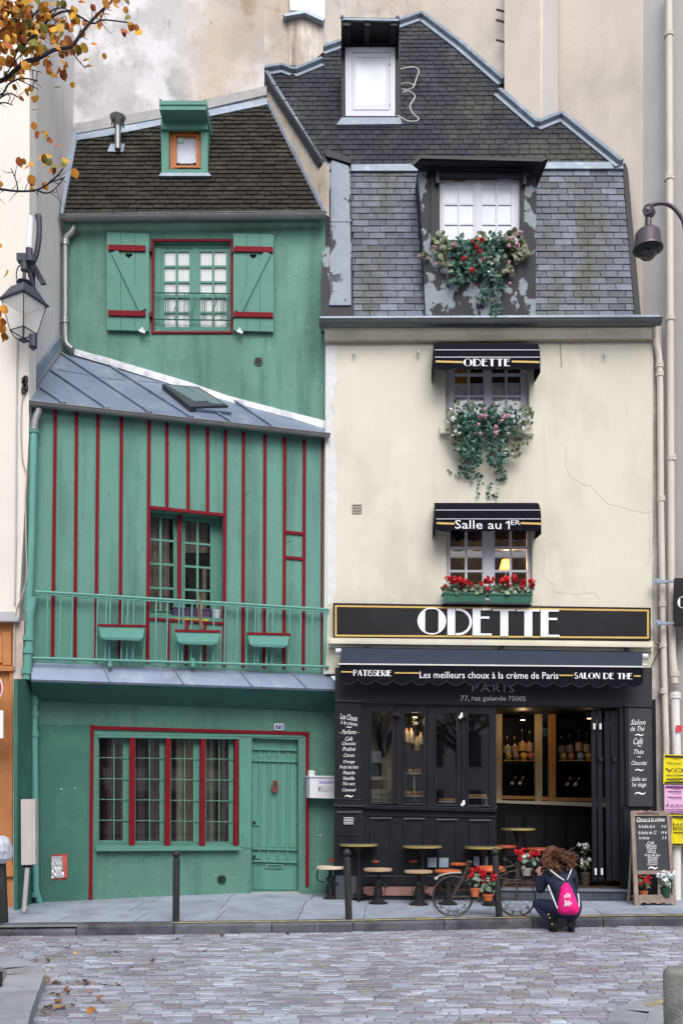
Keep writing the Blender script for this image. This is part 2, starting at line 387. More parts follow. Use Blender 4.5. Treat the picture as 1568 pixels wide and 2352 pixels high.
tl, tr_ = PTR.at((172, 318)), PTR.at((612, 238))
BW1 = vert((tl.x, tl.y), (tr_.x, tr_.y)).shift(-.01)
MB().plate(BW1, [(120, 560), (120, -60), (607, -60), (607, 420)], 0, .3).build('wall', m_back, apt, label='white, grey and tan stained blank wall')
p1, p2, p3 = MU1 = [PMU.at(p) for p in ((640, 152), (970, 22), (1158, 186))]
BW2 = vert((p1.x, p1.y), (p2.x, p2.y)).shift(-.01); BW3 = vert((p2.x, p2.y), (p3.x, p3.y)).shift(-.01)
MB().plate(BW2, [(560, 300), (560, -60), (970, -60), (970, 160), (800, 300)], 0, .3).build('wall', m_back, apt)
MB().plate(BW3, [(970, 160), (970, -60), (1200, -60), (1200, 300), (1120, 300)], 0, .3).build('wall', m_cream, apt)
c1, c2, c3, c4 = [PMU.at(p) for p in ((1146, 205), (1235, 279), (1290, 252), (1425, 370))]
B4, B5, B6 = vert((c1.x, c1.y), (c2.x, c2.y)).shift(-.01), vert((c2.x, c2.y), (c3.x, c3.y)).shift(-.01), vert((c3.x, c3.y), (c4.x, c4.y)).shift(-.01)
MB().plate(B4, [(1158, 300), (1158, -60), (1240, -60), (1240, 330)], 0, .25).build('chimney_breast', m_cream, apt)
MB().plate(B5, [(1240, 330), (1240, -60), (1281, -60), (1281, 320)], 0, .25).build('wall', m_greyr, apt)  # side face of the breast, its shade put into a greyer render
MB().plate(B6, [(1281, 330), (1281, -60), (1476, -60), (1476, 800), (1400, 800)], 0, .25).build('wall', m_cream, apt, label='smooth cream part of the wall')
e6 = plan(B6, (1476, 400)); PR = vert(e6, (6.6, 13.05))
MB().plate(PR, [(1476, 2140), (1476, -60), (1900, -60), (1900, 2140)], 0, .3).build('wall', m_greyr, apt, label='grey beige flank behind the drainpipes')
# iron climbing rungs
for yy in (22, 46, 92): MB().bar(BW3, (1139, yy - 2), (1158, yy + 3), .03, .12, .02).build('iron_rung', M('rusty iron', (.06, .045, .035), .8), apt)
# chimney stack with zinc lined top
_ca, _cb = PMU.at((664, 143)), PMU.at((727, 134)); CHP = vert((_ca.x, _ca.y), (_cb.x, _cb.y)).shift(.02)
ch = MB().plate(CHP, [(662, 30), (728, 42), (727, 140), (690, 152), (664, 148)], 0, .8)
m_chim = M('streaked chimney render', (.46, .39, .33), .9, .2, 5, .4, 40, stains=[((.66, .62, .56), 3.2, .48, .6, (1, 1, .15), .9), ((.16, .12, .10), 4.2, .55, .68, (1, 1, .12), .8)])
cho = ch.build('chimney', m_chim, apt)
MB().plate(CHP, [(728, 44), (742, 60), (742, 118), (727, 132)], -.02, .5).build('chimney_side', m_chim, cho)
MB().plate(CHP, [(650, 31), (700, 21), (745, 40), (742, 47), (700, 28), (655, 36)], .12, .75).build('coping', m_lead, cho)
MB().plate(CHP, [(664, -40), (746, -40), (746, 43), (700, 24), (666, 22)], .06, .5).build('flue_casing', M('white sheet', (.72, .74, .78), .5, .05), cho)
# vertical pipes of the right flank
m_pipe = M('cream painted pipe', (.60, .55, .48), .5, .06, 3, stains=[((.30, .16, .07), 5, .66, .72, (1, 1, .4), .8)])
m_pipew = M('white plastic pipe', (.72, .70, .68), .4, .05, 3, stains=[((.40, .30, .24), 6, .66, .75, (1, 1, 1), .6)])
def pipe(pl, pts, w, m, parent, off=.12, collars=(), name='downpipe', lab=None):
    P = [pl.at(p, off) for p in pts]; r = w / 2 * ((P[0] - EYE).dot(V((0, cp, sp)))) / FPX
    o = MB().tube(P, r, 12).build(name, m, parent, True, label=lab)
    for c in collars:
        for d in (0, 6): 
            k = pl.at((c[0], c[1] + d), off); MB().lathe(k, [(r * 1.0, -.02), (r * 1.28, -.018), (r * 1.28, .018), (r, .02)], 12).build('pipe_collar', m, o)
    return o
pipe(PC, [(1535, -40), (1538, 700), (1541, 1400), (1543, 1500), (1549, 1570)], 17, m_pipe, apt, .02, [(1535, 75), (1536, 405), (1538, 728), (1541, 1050), (1548, 1545)])
pipe(PC, [(1549, 1590), (1553, 1720), (1553, 2090)], 20, m_pipew, apt, .03, [(1550, 1596)])
# ================================================================== building on the left
m_lcr = M('pale cream render', (.74, .70, .63), .9, .05, 1.2, .2, 30, stains=[((.50, .45, .38), 1.1, .6, .75, (1, 1, .5), .6)])
m_flank = M('greyish flank render', (.56, .54, .53), .9, .08, 1.4, .25, 25, stains=[((.35, .33, .32), 1.3, .5, .72, (1, 1, .15), .7)])
m_och = M('worn orange paint', (.52, .225, .085), .7, .12, 4, .15, 40, stains=[((.36, .13, .04), 2.2, .5, .7, (1, 1, .4), .7), ((.60, .42, .28), 9, .66, .72, (1, 1, .3), .8)])
m_grm = M('grey moulding', (.42, .42, .45), .6, .1)
lb = thing('cream_building', 'cream rendered building with an orange wooden shopfront at the left edge', 'building', (-6, 12.8, 0))
MB().plate(PLF, [(-330, -80), (69, -80), (66, 1000), (42, 1428), (-330, 1428)], 0, .3).build('wall', m_lcr, lb)
fa, fb = (-4.47, 12.7), plan(PFL, (185, 300))
_A = [V((fa[0], fa[1] + .17, 0)), V((fb[0], fb[1] + .6, 0)), V((fb[0], fb[1] + .6, 14.1)), V((fa[0], fa[1] + .17, 14.1))]
MB().hexa(_A, [p + V((-.35, 0, 0)) for p in _A]).build('flank_wall', m_flank, lb)
MB().plate(PLF, [(-330, 1418), (43, 1418), (41, 1427), (-330, 1427)], .10, .12).build('ledge', m_grm, lb)
MB().plate(PLF, [(-330, 1405), (30, 1405), (36, 1418), (-330, 1418)], .05, .06).build('ledge', m_grm, lb)
MB().plate(PLF, [(-330, 1427), (44, 1427), (44, 2130), (-330, 2130)], -.05, .2).build('shopfront', m_och, lb)
MB().plate(PLF, [(30, 1427), (56, 1427), (50, 1570), (43, 1570), (44, 2120), (30, 2120)], -.01, .18).build('corner_strip', M('flaking pink grey paint', (.50, .40, .35), .9, .2, 8, .3, 40, stains=[((.66, .62, .58), 6, .5, .6, (1, 1, .3), .8), ((.10, .09, .08), 12, .62, .7, (1, 1, .3), .7)]), lb)
for (x0, x1, y0, y1) in ((-100, 5, 1460, 1522), (6, 25, 1452, 1528)):
    MB().plate(PLF, [(x0, y0), (x1, y0), (x1, y1), (x0, y1)], -.01, .06).build('carved_panel', m_och, lb)
MB().plate(PLF, [(-330, 1530), (30, 1530), (30, 1541), (-330, 1541)], .04, .1).build('moulding', m_och, lb)
MB().plate(PLF, [(-330, 1990), (32, 1990), (32, 2014), (-330, 2014)], .02, .09).build('moulding', m_och, lb)
MB().plate(PLF, [(22, 1541), (29, 1541), (28, 1990), (21, 1990)], .0, .06).build('door_frame', m_och, lb)
mb = MB().tube([PLF.at(p, .02) for p in Q('la', 192, 1440, 183, 2350)] + [PLF.at(p, .02) for p in ((38, 1010), (37, 1240), (34, 1390))], .012, 6)
mb.build('conduit', M('grey cable', (.42, .42, .43), .5), lb)
mb = MB().tube([PLF.at(p, .02) for p in Q('la', 270, 2050, 240, 2150, 232, 2350)] + [PLF.at(p, .02) for p in ((49, 1015), (52, 1060), (62, 1090), (58, 1150), (62, 1330), (50, 1370), (38, 1400), (33, 1440), (34, 1540))], .010, 6)
mb.build('cable', M('beige cable', (.40, .36, .31), .6), lb)
mb = MB()
for (x_, y_) in ((262, 1920), (282, 1900), (270, 1960), (285, 1990), (258, 2030)): mb.box(PLF.at(q('la', x_, y_), .03), (.05, .05, .08))
mb.build('junction', M('dark metal', (.03, .03, .035), .5), lb)
# ================================================================== shared building helpers
def tiles(pl, px, row_h, tile_w, th, m, parent, name, nparts, jit=.004, ang=.0, back=.01, minw=.3):
    """courses of tiles or slates over the photo polygon px of a sloping plane, lowest courses as single pieces"""
    N = pl.n; U = V((0, 0, 1)).cross(N).normalized(); W = N.cross(U).normalized()
    if U.x < 0: U = -U
    if W.z < 0: W = -W
    if ang: U, W = U * math.cos(ang) + W * math.sin(ang), W * math.cos(ang) - U * math.sin(ang)
    P3 = [pl.at(p) for p in px]; O = P3[0]; uv = [((p - O).dot(U), (p - O).dot(W)) for p in P3]
    v0 = min(p[1] for p in uv); v1 = max(p[1] for p in uv); out = []; v = v0; k = 0
    while v < v1:
        vm = v + row_h * .5; X = []
        for (a, b), (c, d) in zip(uv, uv[1:] + uv[:1]):
            if (b - vm) * (d - vm) < 0: X.append(a + (c - a) * (vm - b) / (d - b))
        X.sort()
        for a, b in zip(X[::2], X[1::2]):
            u = math.floor(a / tile_w) * tile_w + (tile_w / 2 if k % 2 else 0) - tile_w
            while u < b:
                w_ = tile_w * rnd.uniform(.93, 1.07) if jit else tile_w
                lo, hi = max(u, a), min(u + w_, b)
                if hi - lo > minw * tile_w * .5: out.append((lo, hi, v))
                u += w_
        v += row_h; k += 1
    g = .005
    def corner(lo, hi, v, dz, sk):
        h = row_h * 1.12; A = []
        for (a, b, t) in ((lo + g, -sk, th), (hi - g, sk, th), (hi - g, h, .002), (lo + g, h, .002)):
            A.append(O + U * a + W * (v + b) + N * (t + dz))
        B = [O + U * a + W * (v + b) - N * back for a, b in ((lo + g, 0), (hi - g, 0), (hi - g, h), (lo + g, h))]
        return A, B
    rest = MB(); n = 0; me = None; o0 = V((0, 0, 0)); p = parent
    while p is not None: o0 += p.location; p = p.parent
    for lo, hi, v in out:
        dz = rnd.uniform(0, jit); sk = rnd.uniform(-jit, jit)
        A, B = corner(lo, hi, v, dz, sk)
        if n < nparts:
            if me is None:
                C0 = [V((-.5, 0, th)), V((.5, 0, th)), V((.5, 1, .002)), V((-.5, 1, .002))]; C1 = [V((x.x, x.y, -back)) for x in C0]
                t = MB().hexa(C0, C1); me = bpy.data.meshes.new(name); me.from_pydata([tuple(x) for x in t.v], [], t.f); me.materials.append(m)
            o = link(name, me, None, parent)
            o.rotation_mode = 'QUATERNION'; R = Matrix((U, W, N)).transposed() @ Matrix.Rotation(sk * 2, 3, 'Z')
            o.rotation_quaternion = R.to_quaternion(); o.location = O + U * ((lo + hi) / 2) + W * v + N * dz - o0; o.scale = (hi - lo - 2 * g, row_h * 1.12, 1)
        else: rest.hexa(A, B)
        n += 1
    if rest.v: rest.build(name + '_courses', m, parent, kind='stuff')
    return len(out)
def gutter(a, b, r, m, parent, joints=(), name='gutter'):
    d = (b - a).normalized(); s = V((0, 0, 1)).cross(d).normalized(); s = -s if s.y > 0 else s; up = V((0, 0, 1))
    prof = [s * (r * math.cos(t)) - up * (r * math.sin(t)) for t in [math.pi * k / 8 for k in range(9)]]
    mb = MB(); n = len(prof)
    mb.add([a + p for p in prof] + [b + p for p in prof] + [a + p * .93 for p in prof] + [b + p * .93 for p in prof],
           [(i, i + 1, n + i + 1, n + i) for i in range(n - 1)] + [(2 * n + i, 2 * n + i + 1, 3 * n + i + 1, 3 * n + i) for i in range(n - 1)] + [tuple(range(n)), tuple(range(n, 2 * n))])
    mb.tube([a + s * r, b + s * r], .009, 6); o = mb.build(name, m, parent, True)
    for t in joints:
        c = a.lerp(b, t); k = MB(); P = [s * (r * 1.07 * math.cos(x)) - up * (r * 1.07 * math.sin(x)) for x in [math.pi * i / 8 for i in range(9)]]
        k.add([c - d * .008 + p for p in P] + [c + d * .008 + p for p in P], [(i, i + 1, 9 + i + 1, 9 + i) for i in range(8)]); k.build('gutter_clip', m, o)
    return o
def leaf_frame(pl, outer, panes, off, th, mf, mg, parent, name='window_frame', gname='pane', goff=-.015):
    f = MB().plate(pl, outer, off, th, [rect(p) for p in panes]).build(name, mf, parent)
    for p in panes: MB().plate(pl, p, off + goff, .004).build(gname, mg, f)
    return f
def grid(x0, y0, x1, y1, cols, rows, gx, gy):
    W_, H_ = (x1 - x0 - gx * (cols - 1)) / cols, (y1 - y0 - gy * (rows - 1)) / rows
    return [[(x0 + c * (W_ + gx), y0 + r * (H_ + gy)), (x0 + c * (W_ + gx) + W_, y0 + r * (H_ + gy) + H_)] for r in range(rows) for c in range(cols)]
def curtain(pl, x0, y0, x1, y1, off, amp, folds, m, parent, name='curtain', ph=0):
    mb = MB(); n = folds * 8
    top = [pl.at((x0 + (x1 - x0) * i / n, y0), off + amp * math.sin(ph + i * 2 * math.pi / 8 + .8 * math.sin(i * .37))) for i in range(n + 1)]
    bot = [pl.at((x0 + (x1 - x0) * i / n, y1), off + amp * 1.3 * math.sin(ph + i * 2 * math.pi / 8 + .8 * math.sin(i * .37) + .4)) for i in range(n + 1)]
    return mb.add(top + bot, [(i, i + 1, n + 2 + i, n + 1 + i) for i in range(n)]).build(name, m, parent, True)
# ------------------------------------------------------------------ materials
GRN = (.105, .285, .205)
m_grn = M('green wall paint', (.112, .232, .187), .85, .06, 1.3, .15, 60, stains=[((.145, .31, .25), .9, .46, .62, (1, 1, .5), .85), ((.075, .185, .145), 1.8, .56, .76, (1, 1, .35), .7)] + GR)
m_grn2 = M('light green bay paint', (.128, .282, .236), .85, .05, 1.5, .2, 70, stains=[((.105, .275, .22), 1.5, .48, .72, (1, 1, .3), .65), ((.135, .325, .275), 2.4, .56, .7, (1, 1, .3), .5)] + GR)
m_grn3 = M('dark green patch and soffit shade', (.050, .150, .12), .8, .06, 1.5, .12, 60, stains=[((.075, .225, .155), 2, .5, .7, (1, 1, 1), .7)])
m_grng = M('ground floor green paint', (.095, .208, .168), .85, .06, 1.4, .2, 60, stains=[((.045, .125, .10), 1.6, .54, .74, (1, 1, .3), .75), ((.112, .255, .20), 1.1, .48, .64, (1, 1, .6), .7), ((.05, .10, .085), 5, .62, .72, (1, 1, .4), .5)] + GR)
m_gwood = M('green painted wood', (.095, .250, .20), .55, .06, 4, .15, 40, stains=[((.06, .175, .14), 3, .52, .72, (1, 1, .2), .6), ((.40, .44, .40), 26, .70, .72, (1, 1, 1), .6), ((.03, .07, .06), 12, .66, .72, (1, 1, .3), .5)])
m_giron = M('green painted iron', (.125, .33, .275), .45, .06, 4, stains=[((.07, .21, .15), 5, .6, .75, (1, 1, 1), .4)])
m_red = M('red painted wood', (.17, .006, .013), .6, .10, 5, .05, 40, spec=.12)
m_tile = M('dark mossy tile', (.030, .027, .022), .85, .2, 7, .4, 60, rnd=.28, isl=.28, stains=[((.075, .073, .047), 2.5, .52, .7, (1, 1, 1), .6), ((.16, .155, .14), 22, .72, .78, (1, 1, 1), .7)])
m_zinc = M('zinc sheet', (.20, .25, .34), .42, .10, 2.5, .08, 20, metal=.35, stains=[((.36, .40, .46), 1.7, .52, .7, (1, 1, 1), .7), ((.13, .145, .17), 3.5, .58, .75, (1, 1, .5), .6)])
m_galv = M('galvanised gutter', (.27, .275, .275), .4, .14, 4, .05, 30, metal=.5, stains=[((.16, .16, .155), 3, .5, .7, (1, 1, 1), .6), ((.24, .17, .09), 2.2, .68, .78, (1, 1, 1), .5)])
m_glassr = glass('reflecting street glass', (.95, .97, .97), .15)
m_black = M('black metal', (.018, .018, .02), .45, .1, 6)
m_wht = M('white curtain', (.92, .92, .93), .8, .03, 6)
m_glass = glass('window glass', (.97, .98, .98), .035)
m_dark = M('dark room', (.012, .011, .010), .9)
gh = thing('green_house', 'narrow green plaster house with red striped bay, tiled roof and zinc lean-to', 'house', (-2.3, 13.8, 0))
# ------------------------------------------------------------------ tiled roof, flashings
roof = MB().plate(PTR, [(140, 490), (171, 312), (614, 232), (744, 486)], -.03, .1).build('tiled_roof', m_tile, gh)
tiles(PTR, [(142, 490), (743, 488), (616, 240), (369, 287), (173, 321)], .098, .19, .022, m_tile, roof, 'roof_tile', 300, .007)
MB().plate(PTR, [(172, 304), (300, 283), (420, 258), (613, 212), (614, 238), (500, 262), (369, 286), (250, 310), (173, 321)], .03, .05).build('flashing', m_lead, roof)
MB().plate(BW1, [(171, 283), (360, 250), (520, 217), (612, 196), (613, 216), (420, 261), (172, 306)], .03, .06).build('mortar_fillet', m_mortar, roof)
MB().plate(PTR, Q('1', 325, 540, 347, 555, 350, 640, 288, 972, 276, 972), .05, .08).build('verge_flashing', m_lead, roof)
a_, b_ = PTR.at((742, 484)), PTR.at((615, 236)); PPW = vert((a_.x, a_.y), (b_.x, b_.y))
MB().plate(PPW, [(604, 188), (612, 186), (727, 382), (742, 372), (748, 376), (748, 492), (741, 482), (614, 236)], 0, .08).build('party_wall', M('weathered party wall render', (.44, .38, .31), .9, .2, 3, .3, 30, stains=[((.22, .19, .16), 3, .5, .7, (1, 1, .3), .8)]), gh)
MB().bar(PPW, (606, 180), (734, 378), .085, .03, .12).build('verge_board', M('dark verge board', (.02, .019, .025), .6), gh)
MB().bar(PPW, (613, 232), (744, 486), .05, .03, .05).build('verge_trim', m_lead, roof)
gutter(PU.at(q('1', 276, 990), .2), PU.at(q('1', 1484, 978), .2), .075, m_galv, gh, [i / 8 for i in range(1, 8)])
pl = PU.shift(.12)
pipe(PU, Q('la', 805, 175, 815, 225, 785, 290, 730, 340, 716, 400, 716, 900, 716, 1420, 722, 1500, 752, 1545, 795, 1575), 15, m_galv, gh, .1, [q('la', 716, 395), q('la', 716, 1250)])
# flue pipe on the tiles
fl = thing('flue_pipe', 'short metal flue pipe with a slotted cap on the tiled roof', 'flue', tuple(PTR.at(q('1', 538, 680))))
c = PTR.at(q('1', 538, 672)); top = V((c.x, c.y - .12, 0)); zt = Pl((0, c.y - .12, 0), (0, 1, 0))
f0, f1 = zt.at(q('1', 538, 682)), zt.at(q('1', 538, 575))
MB().tube([f0, f1], .047, 14).build('pipe', m_galv, fl, True)
mb = MB().lathe(f1, [(.05, 0), (.085, .07), (.13, .14), (.125, .145), (.07, .07), (.03, .0)], 16)
mb.build('cap', m_galv, fl, True); mb = MB()
for k in range(10):
    t = k * .628; mb.box(f1 + V((.095 * math.cos(t), .095 * math.sin(t), .075)), (.014, .014, .13), t)
mb.build('cap_slot', m_black, fl)
MB().plate(PTR, Q('1', 505, 655, 570, 655, 562, 692, 490, 690), .03, .03).build('base_flashing', m_lead, fl)
# dormer
dc = PTR.at(q('1', 845, 800)); PD = Pl((0, dc.y - .03, 0), (0, 1, 0))
dm = MB().plate(PD, Q('1', 735, 545, 948, 545, 950, 797, 738, 797), 0, .95, [Q('1', 772, 588, 918, 588, 918, 772, 772, 772)]).build('roof_dormer', m_gwood, gh)
MB().plate(PD, Q('1', 737, 548, 946, 548, 950, 588, 735, 588), .05, .05).build('lintel', m_gwood, dm)
hd = MB().plate(PD, Q('1', 727, 452, 736, 448, 742, 458, 930, 458, 936, 448, 943, 453, 941, 500, 729, 500), .30, 1.1).build('hood', m_gwood, dm)
MB().plate(PD, Q('1', 730, 470, 940, 470, 940, 476, 730, 476), .315, .02).build('hood_batten', m_gwood, dm)
MB().plate(PD, Q('1', 735, 788, 955, 788, 966, 802, 725, 802), .06, .06).build('sill', m_lead, dm)
m_ow = M('varnished orange wood', (.42, .13, .028), .4, .12, 9)
dw = MB().plate(PD, Q('1', 775, 596, 917, 596, 917, 771, 777, 771), -.05, .06, [Q('1', 805, 618, 896, 618, 896, 754, 806, 754)]).build('dormer_window', m_ow, dm)
MB().plate(PD, Q('1', 792, 606, 908, 606, 908, 764, 792, 764), -.04, .02, [Q('1', 804, 617, 897, 617, 897, 755, 805, 755)]).build('casement', m_ow, dm)
MB().plate(PD, Q('1', 800, 612, 900, 612, 900, 760, 800, 760), -.1, .01).build('pane', M('dusty pane', (.56, .61, .69), .3, .08, 4), dm)
MB().plate(PD, Q('1', 812, 625, 838, 625, 838, 650, 812, 650), -.085, .01).build('sticker', M('faded sticker', (.40, .55, .45), .5), dm)
# ------------------------------------------------------------------ upper wall
WIN = Q('3', 704, 162, 1052, 162, 1054, 568, 706, 568)
MB().plate(PU, [(120, 480), (747, 480), (746, 620), (752, 800), (750, 980), (120, 980)], 0, .25, [WIN]).build('upper_wall', m_grn, gh)
mb = MB()
for r in ((692, 150, 1063, 160), (692, 572, 1063, 581), (692, 160, 703, 572), (1053, 160, 1063, 572)): mb.plate(PU, Q('3', *r), .025, .03)
fo = mb.build('window_surround', m_red, gh)
uw = thing_part = MB().plate(PU, Q('3', 704, 162, 1054, 162, 1054, 570, 704, 570), -.06, .05, [Q('3', 735, 190, 1045, 190, 1045, 566, 735, 566)]).build('upper_window', m_gwood, gh)
rows = [(209, 271), (281, 343), (352, 404), (420, 482), (491, 553)]
for (x0, x1, cols) in ((736, 884, ((750, 803), (812, 865))), (900, 1044, ((915, 969), (978, 1033)))):
    leaf_frame(PU, Q('3', x0, 193, x1, 565), [Q('3', a, t, b, u) for t, u in rows for a, b in cols], -.07, .04, m_gwood, m_glass, uw, 'casement')
MB().plate(PU, Q('3', 882, 190, 902, 567), -.06, .06).build('mullion', m_gwood, uw)
curtain(PU, *q('3', 740, 195), *q('3', 1042, 566), -.108, .003, 12, m_wht, uw)
mb = MB()
for y_ in (398, 520): mb.tube([PU.at(q('3', 704, y_ - 2), .0), PU.at(q('3', 1054, y_ + 2), .0)], .011, 6)
for x_ in (722, 757, 768, 842, 860, 925, 936, 1010, 1022, 1040): mb.tube([PU.at(q('3', x_, 398), .0), PU.at(q('3', x_, 520), .0)], .007, 5)
for x_ in (803, 884, 980):
    mb.tube([PU.at(q('3', x_ + 9 * math.sin(t * .9), 398 + 122 * t / 7), .0) for t in range(8)], .008, 5)
mb.build('window_guard', M('dark green iron', (.05, .14, .11), .5), uw)
def shutter(x0, x1, y0, y1, bx0, bx1, bt, bb, diag, heart, hinge):
    hs = []
    for sx in (-1, 1): hs.append(sx)
    hx, hy = heart
    H = [(hx + 16 * t[0], hy + 12 * t[1]) for t in ((0, 1.1), (-.55, .5), (-1, -.1), (-.95, -.65), (-.55, -.9), (-.15, -.75), (0, -.45), (.15, -.75), (.55, -.9), (.95, -.65), (1, -.1), (.55, .5))]
    sh = MB().plate(PU, Q('3', x0, y0, x1, y0 + 6, x1, y1, x0, y1 - 6), .07, .035, [[q('3', *p) for p in H]]).build('shutter', m_gwood, gh)
    MB().plate(PU, Q('3', hx - 18, hy - 14, hx + 18, hy + 16), .03, .004).build('heart_backing', m_black, sh)
    for f in (.33, .66):
        xx = x0 + (x1 - x0) * f; MB().bar(PU, q('3', xx, y0 + 4), q('3', xx, y1 - 4), .010, .0715, .004).build('board_joint', M('green groove', (.05, .15, .11), .8), sh)
    for (ya, yb) in (bt, bb): MB().plate(PU, Q('3', bx0, ya, bx1, ya + 4, bx1, yb, bx0, yb - 4), .10, .03).build('batten', m_red, sh)
    MB().bar(PU, q('3', *diag[0]), q('3', *diag[1]), .115, .095, .025).build('brace', m_gwood, sh)
    for (ya, yb) in (bt, bb): MB().plate(PU, Q('3', hinge - 6, ya + 8, hinge + 6, yb + 2), .085, .08).build('hinge', m_black, sh)
    return sh
s1 = shutter(488, 682, 119, 571, 494, 664, (175, 205), (475, 503), ((523, 206), (652, 474)), (588, 226), 686)
s2 = shutter(1066, 1250, 124, 574, 1070, 1247, (182, 210), (482, 508), ((1222, 212), (1088, 482)), (1157, 229), 1066)
m_alu = M('white latch', (.7, .7, .7), .4)
for (x_, y_) in ((650, 568), (1096, 570)): MB().bar(PU, q('3', x_ - 14, y_ - 2), q('3', x_ + 12, y_ + 8), .04, .11, .03).bar(PU, q('3', x_ - 2, y_ - 14), q('3', x_ + 4, y_ + 10), .025, .12, .03).build('shutter_latch', m_alu, gh)
def wall_vent(pl, p, r, par, m, off=.0, sq=1):
    o = pl.at(p, off); c = MB(); n = pl.n; x = V((0, 0, 1)).cross(n).normalized()
    R = [o + (x * math.cos(t) + V((0, 0, 1)) * math.sin(t) * sq) * r for t in [k * math.pi / 10 for k in range(20)]]
    c.hexa([p_ + n * .02 for p_ in R], [p_ - n * .02 for p_ in R]); v = c.build('wall_vent', m, par)
    k = MB()
    for d in (-.5, -.17, .17, .5):
        w_ = math.sqrt(1 - d * d) * r * .85; a = o + V((0, 0, d * r * 1.1)) + n * .022
        k.hexa([a - x * w_ + V((0, 0, t)) + n * .004 for t in (-.008,)] + [a + x * w_ + V((0, 0, -.008)) + n * .004, a + x * w_ + V((0, 0, .008)) + n * .004, a - x * w_ + V((0, 0, .008)) + n * .004], [a - x * w_ + V((0, 0, -.008)), a + x * w_ + V((0, 0, -.008)), a + x * w_ + V((0, 0, .008)), a - x * w_ + V((0, 0, .008))])
    k.build('vent_slot', m_black, v); return v
wall_vent(PU, q('3', 1181, 711), .068, gh, M('grey green vent', (.11, .15, .13), .6))
# ------------------------------------------------------------------ zinc lean-to roof
LA, LB, UA = PS.at(q('3', 133, 895), .10), PS.at(q('3', 1502, 1040), .10), PU.at(q('3', 275, 665))
PZ = pl3(LA, LB, UA)
lr = MB().plate(PZ, Q('3', 125, 897, 276, 660, 340, 668, 1000, 850, 1500, 992, 1506, 1046), 0, .06).build('zinc_roof', m_zinc, gh)
for (x0, y0, x1, y1) in ((185, 825, 288, 893), (233, 745, 486, 917), (280, 668, 682, 935), (495, 720, 872, 957), (985, 935, 1065, 985), (1072, 885, 1250, 1003)):
    MB().bar(PZ, q('3', x0, y0), q('3', x1, y1), .035, .035, .035).build('standing_seam', m_zinc, lr)
    MB().bar(PZ, q('3', x1 - 12, y1 - 8), q('3', x1 + 6, y1 + 4), .06, .045, .04).build('seam_end', m_zinc, lr)
for (x0, y0, x1, y1) in ((262, 745, 480, 783), (490, 786, 740, 806)): MB().bar(PZ, q('3', x0, y0), q('3', x1, y1), .03, .008, .008).build('sheet_lap', m_zinc, lr)
m_silver = M('bright lead strip', (.62, .64, .67), .45, .15, 5, .2, 20, metal=.2, stains=[((.35, .38, .42), 4, .5, .65, (1, 1, 1), .7)])
MB().plate(PU, Q('3', 332, 650, 480, 690, 860, 803, 1045, 868, 1340, 945, 1500, 985, 1504, 1024, 1345, 975, 1040, 892, 850, 835, 480, 722, 338, 680), .05, .06).build('flashing', m_silver, lr)
MB().plate(PFL, [(68, 905), (139, 795), (139, 772), (69, 868)], .03, .05).build('flashing', m_zinc, lr)
skl = MB().plate(PZ, Q('3', 742, 813, 905, 826, 1042, 912, 870, 917), .085, .08).build('skylight', M('grey skylight frame', (.05, .055, .06), .5), lr)
m_skg = M('skylight glass', (.13, .18, .19), .08, .1, 3, spec=.9)
for P in ((762, 818, 838, 824, 955, 890, 888, 893), (846, 824, 900, 829, 1022, 905, 965, 902)): MB().plate(PZ, Q('3', *P), .092, .010).build('pane', m_skg, skl)
MB().plate(PZ, Q('3', 865, 920, 1045, 915, 1058, 942, 880, 925), .05, .05).build('apron', m_zinc, skl)
gutter(PS.at(q('3', 132, 897), .17), PS.at(q('3', 1506, 1046), .17), .055, m_galv, gh, [i / 8 for i in range(1, 8)])
# ------------------------------------------------------------------ striped bay
BW = Q('5', 686, 482, 1026, 510, 1022, 1002, 684, 985)
bay = MB().plate(PS, Q('5', 135, 18, 300, 26, 1300, 132, 1485, 152, 1480, 1262, 140, 1203), 0, .22, [BW]).build('bay_wall', m_grn2, gh)
mb = None
tops = [(253, 30), (350, 40), (448, 50), (556, 65), (682, 82), (763, 92), (860, 105), (949, 115), (1031, 125), (1114, 135), (1212, 147), (1302, 160), (1392, 170)]
bots = [240, 342, 438, 548, 674, None, None, None, 1024, 1110, 1207, 1298, 1387]
def yb(x): return 1167 + (x - 150) / 1350 * 55
for (x, y), b in zip(tops, bots):
    if b is None: p1_ = q('5', x, 482 + (x - 686) * .083)
    else: p1_ = q('5', b, yb(b))
    MB().bar(PS, q('5', x, y - 4), p1_, .048, .022, .03).build('red_stripe', m_red, gh)
MB().bar(PS, q('5', 1473, 165), q('5', 1469, 1212), .022, .022, .03).build('red_stripe', m_red, gh)
for (x, y0) in ((772, 1000), (853, 1003), (938, 1006)): MB().bar(PS, q('5', x, y0), q('5', x - 3, yb(x)), .034 if x != 853 else .05, .022, .03).build('red_stripe', m_red, gh)
for (a, b, w_) in (((676, 474), (1036, 512), .045), ((676, 985), (1028, 1008), .038), ((1306, 589), (1388, 597), .045), ((1304, 704), (1386, 712), .045)):
    MB().bar(PS, q('5', *a), q('5', *b), w_, .0245, .03).build('red_rail', m_red, gh)
bw = MB().plate(PS, Q('5', 680, 478, 1040, 508, 1036, 1012, 676, 996), -.22, .06, [Q('sw', 40, 195, 395, 228, 395, 1530, 40, 1520), Q('sw', 548, 240, 912, 275, 908, 1560, 548, 1545)]).build('bay_window', m_gwood, gh)
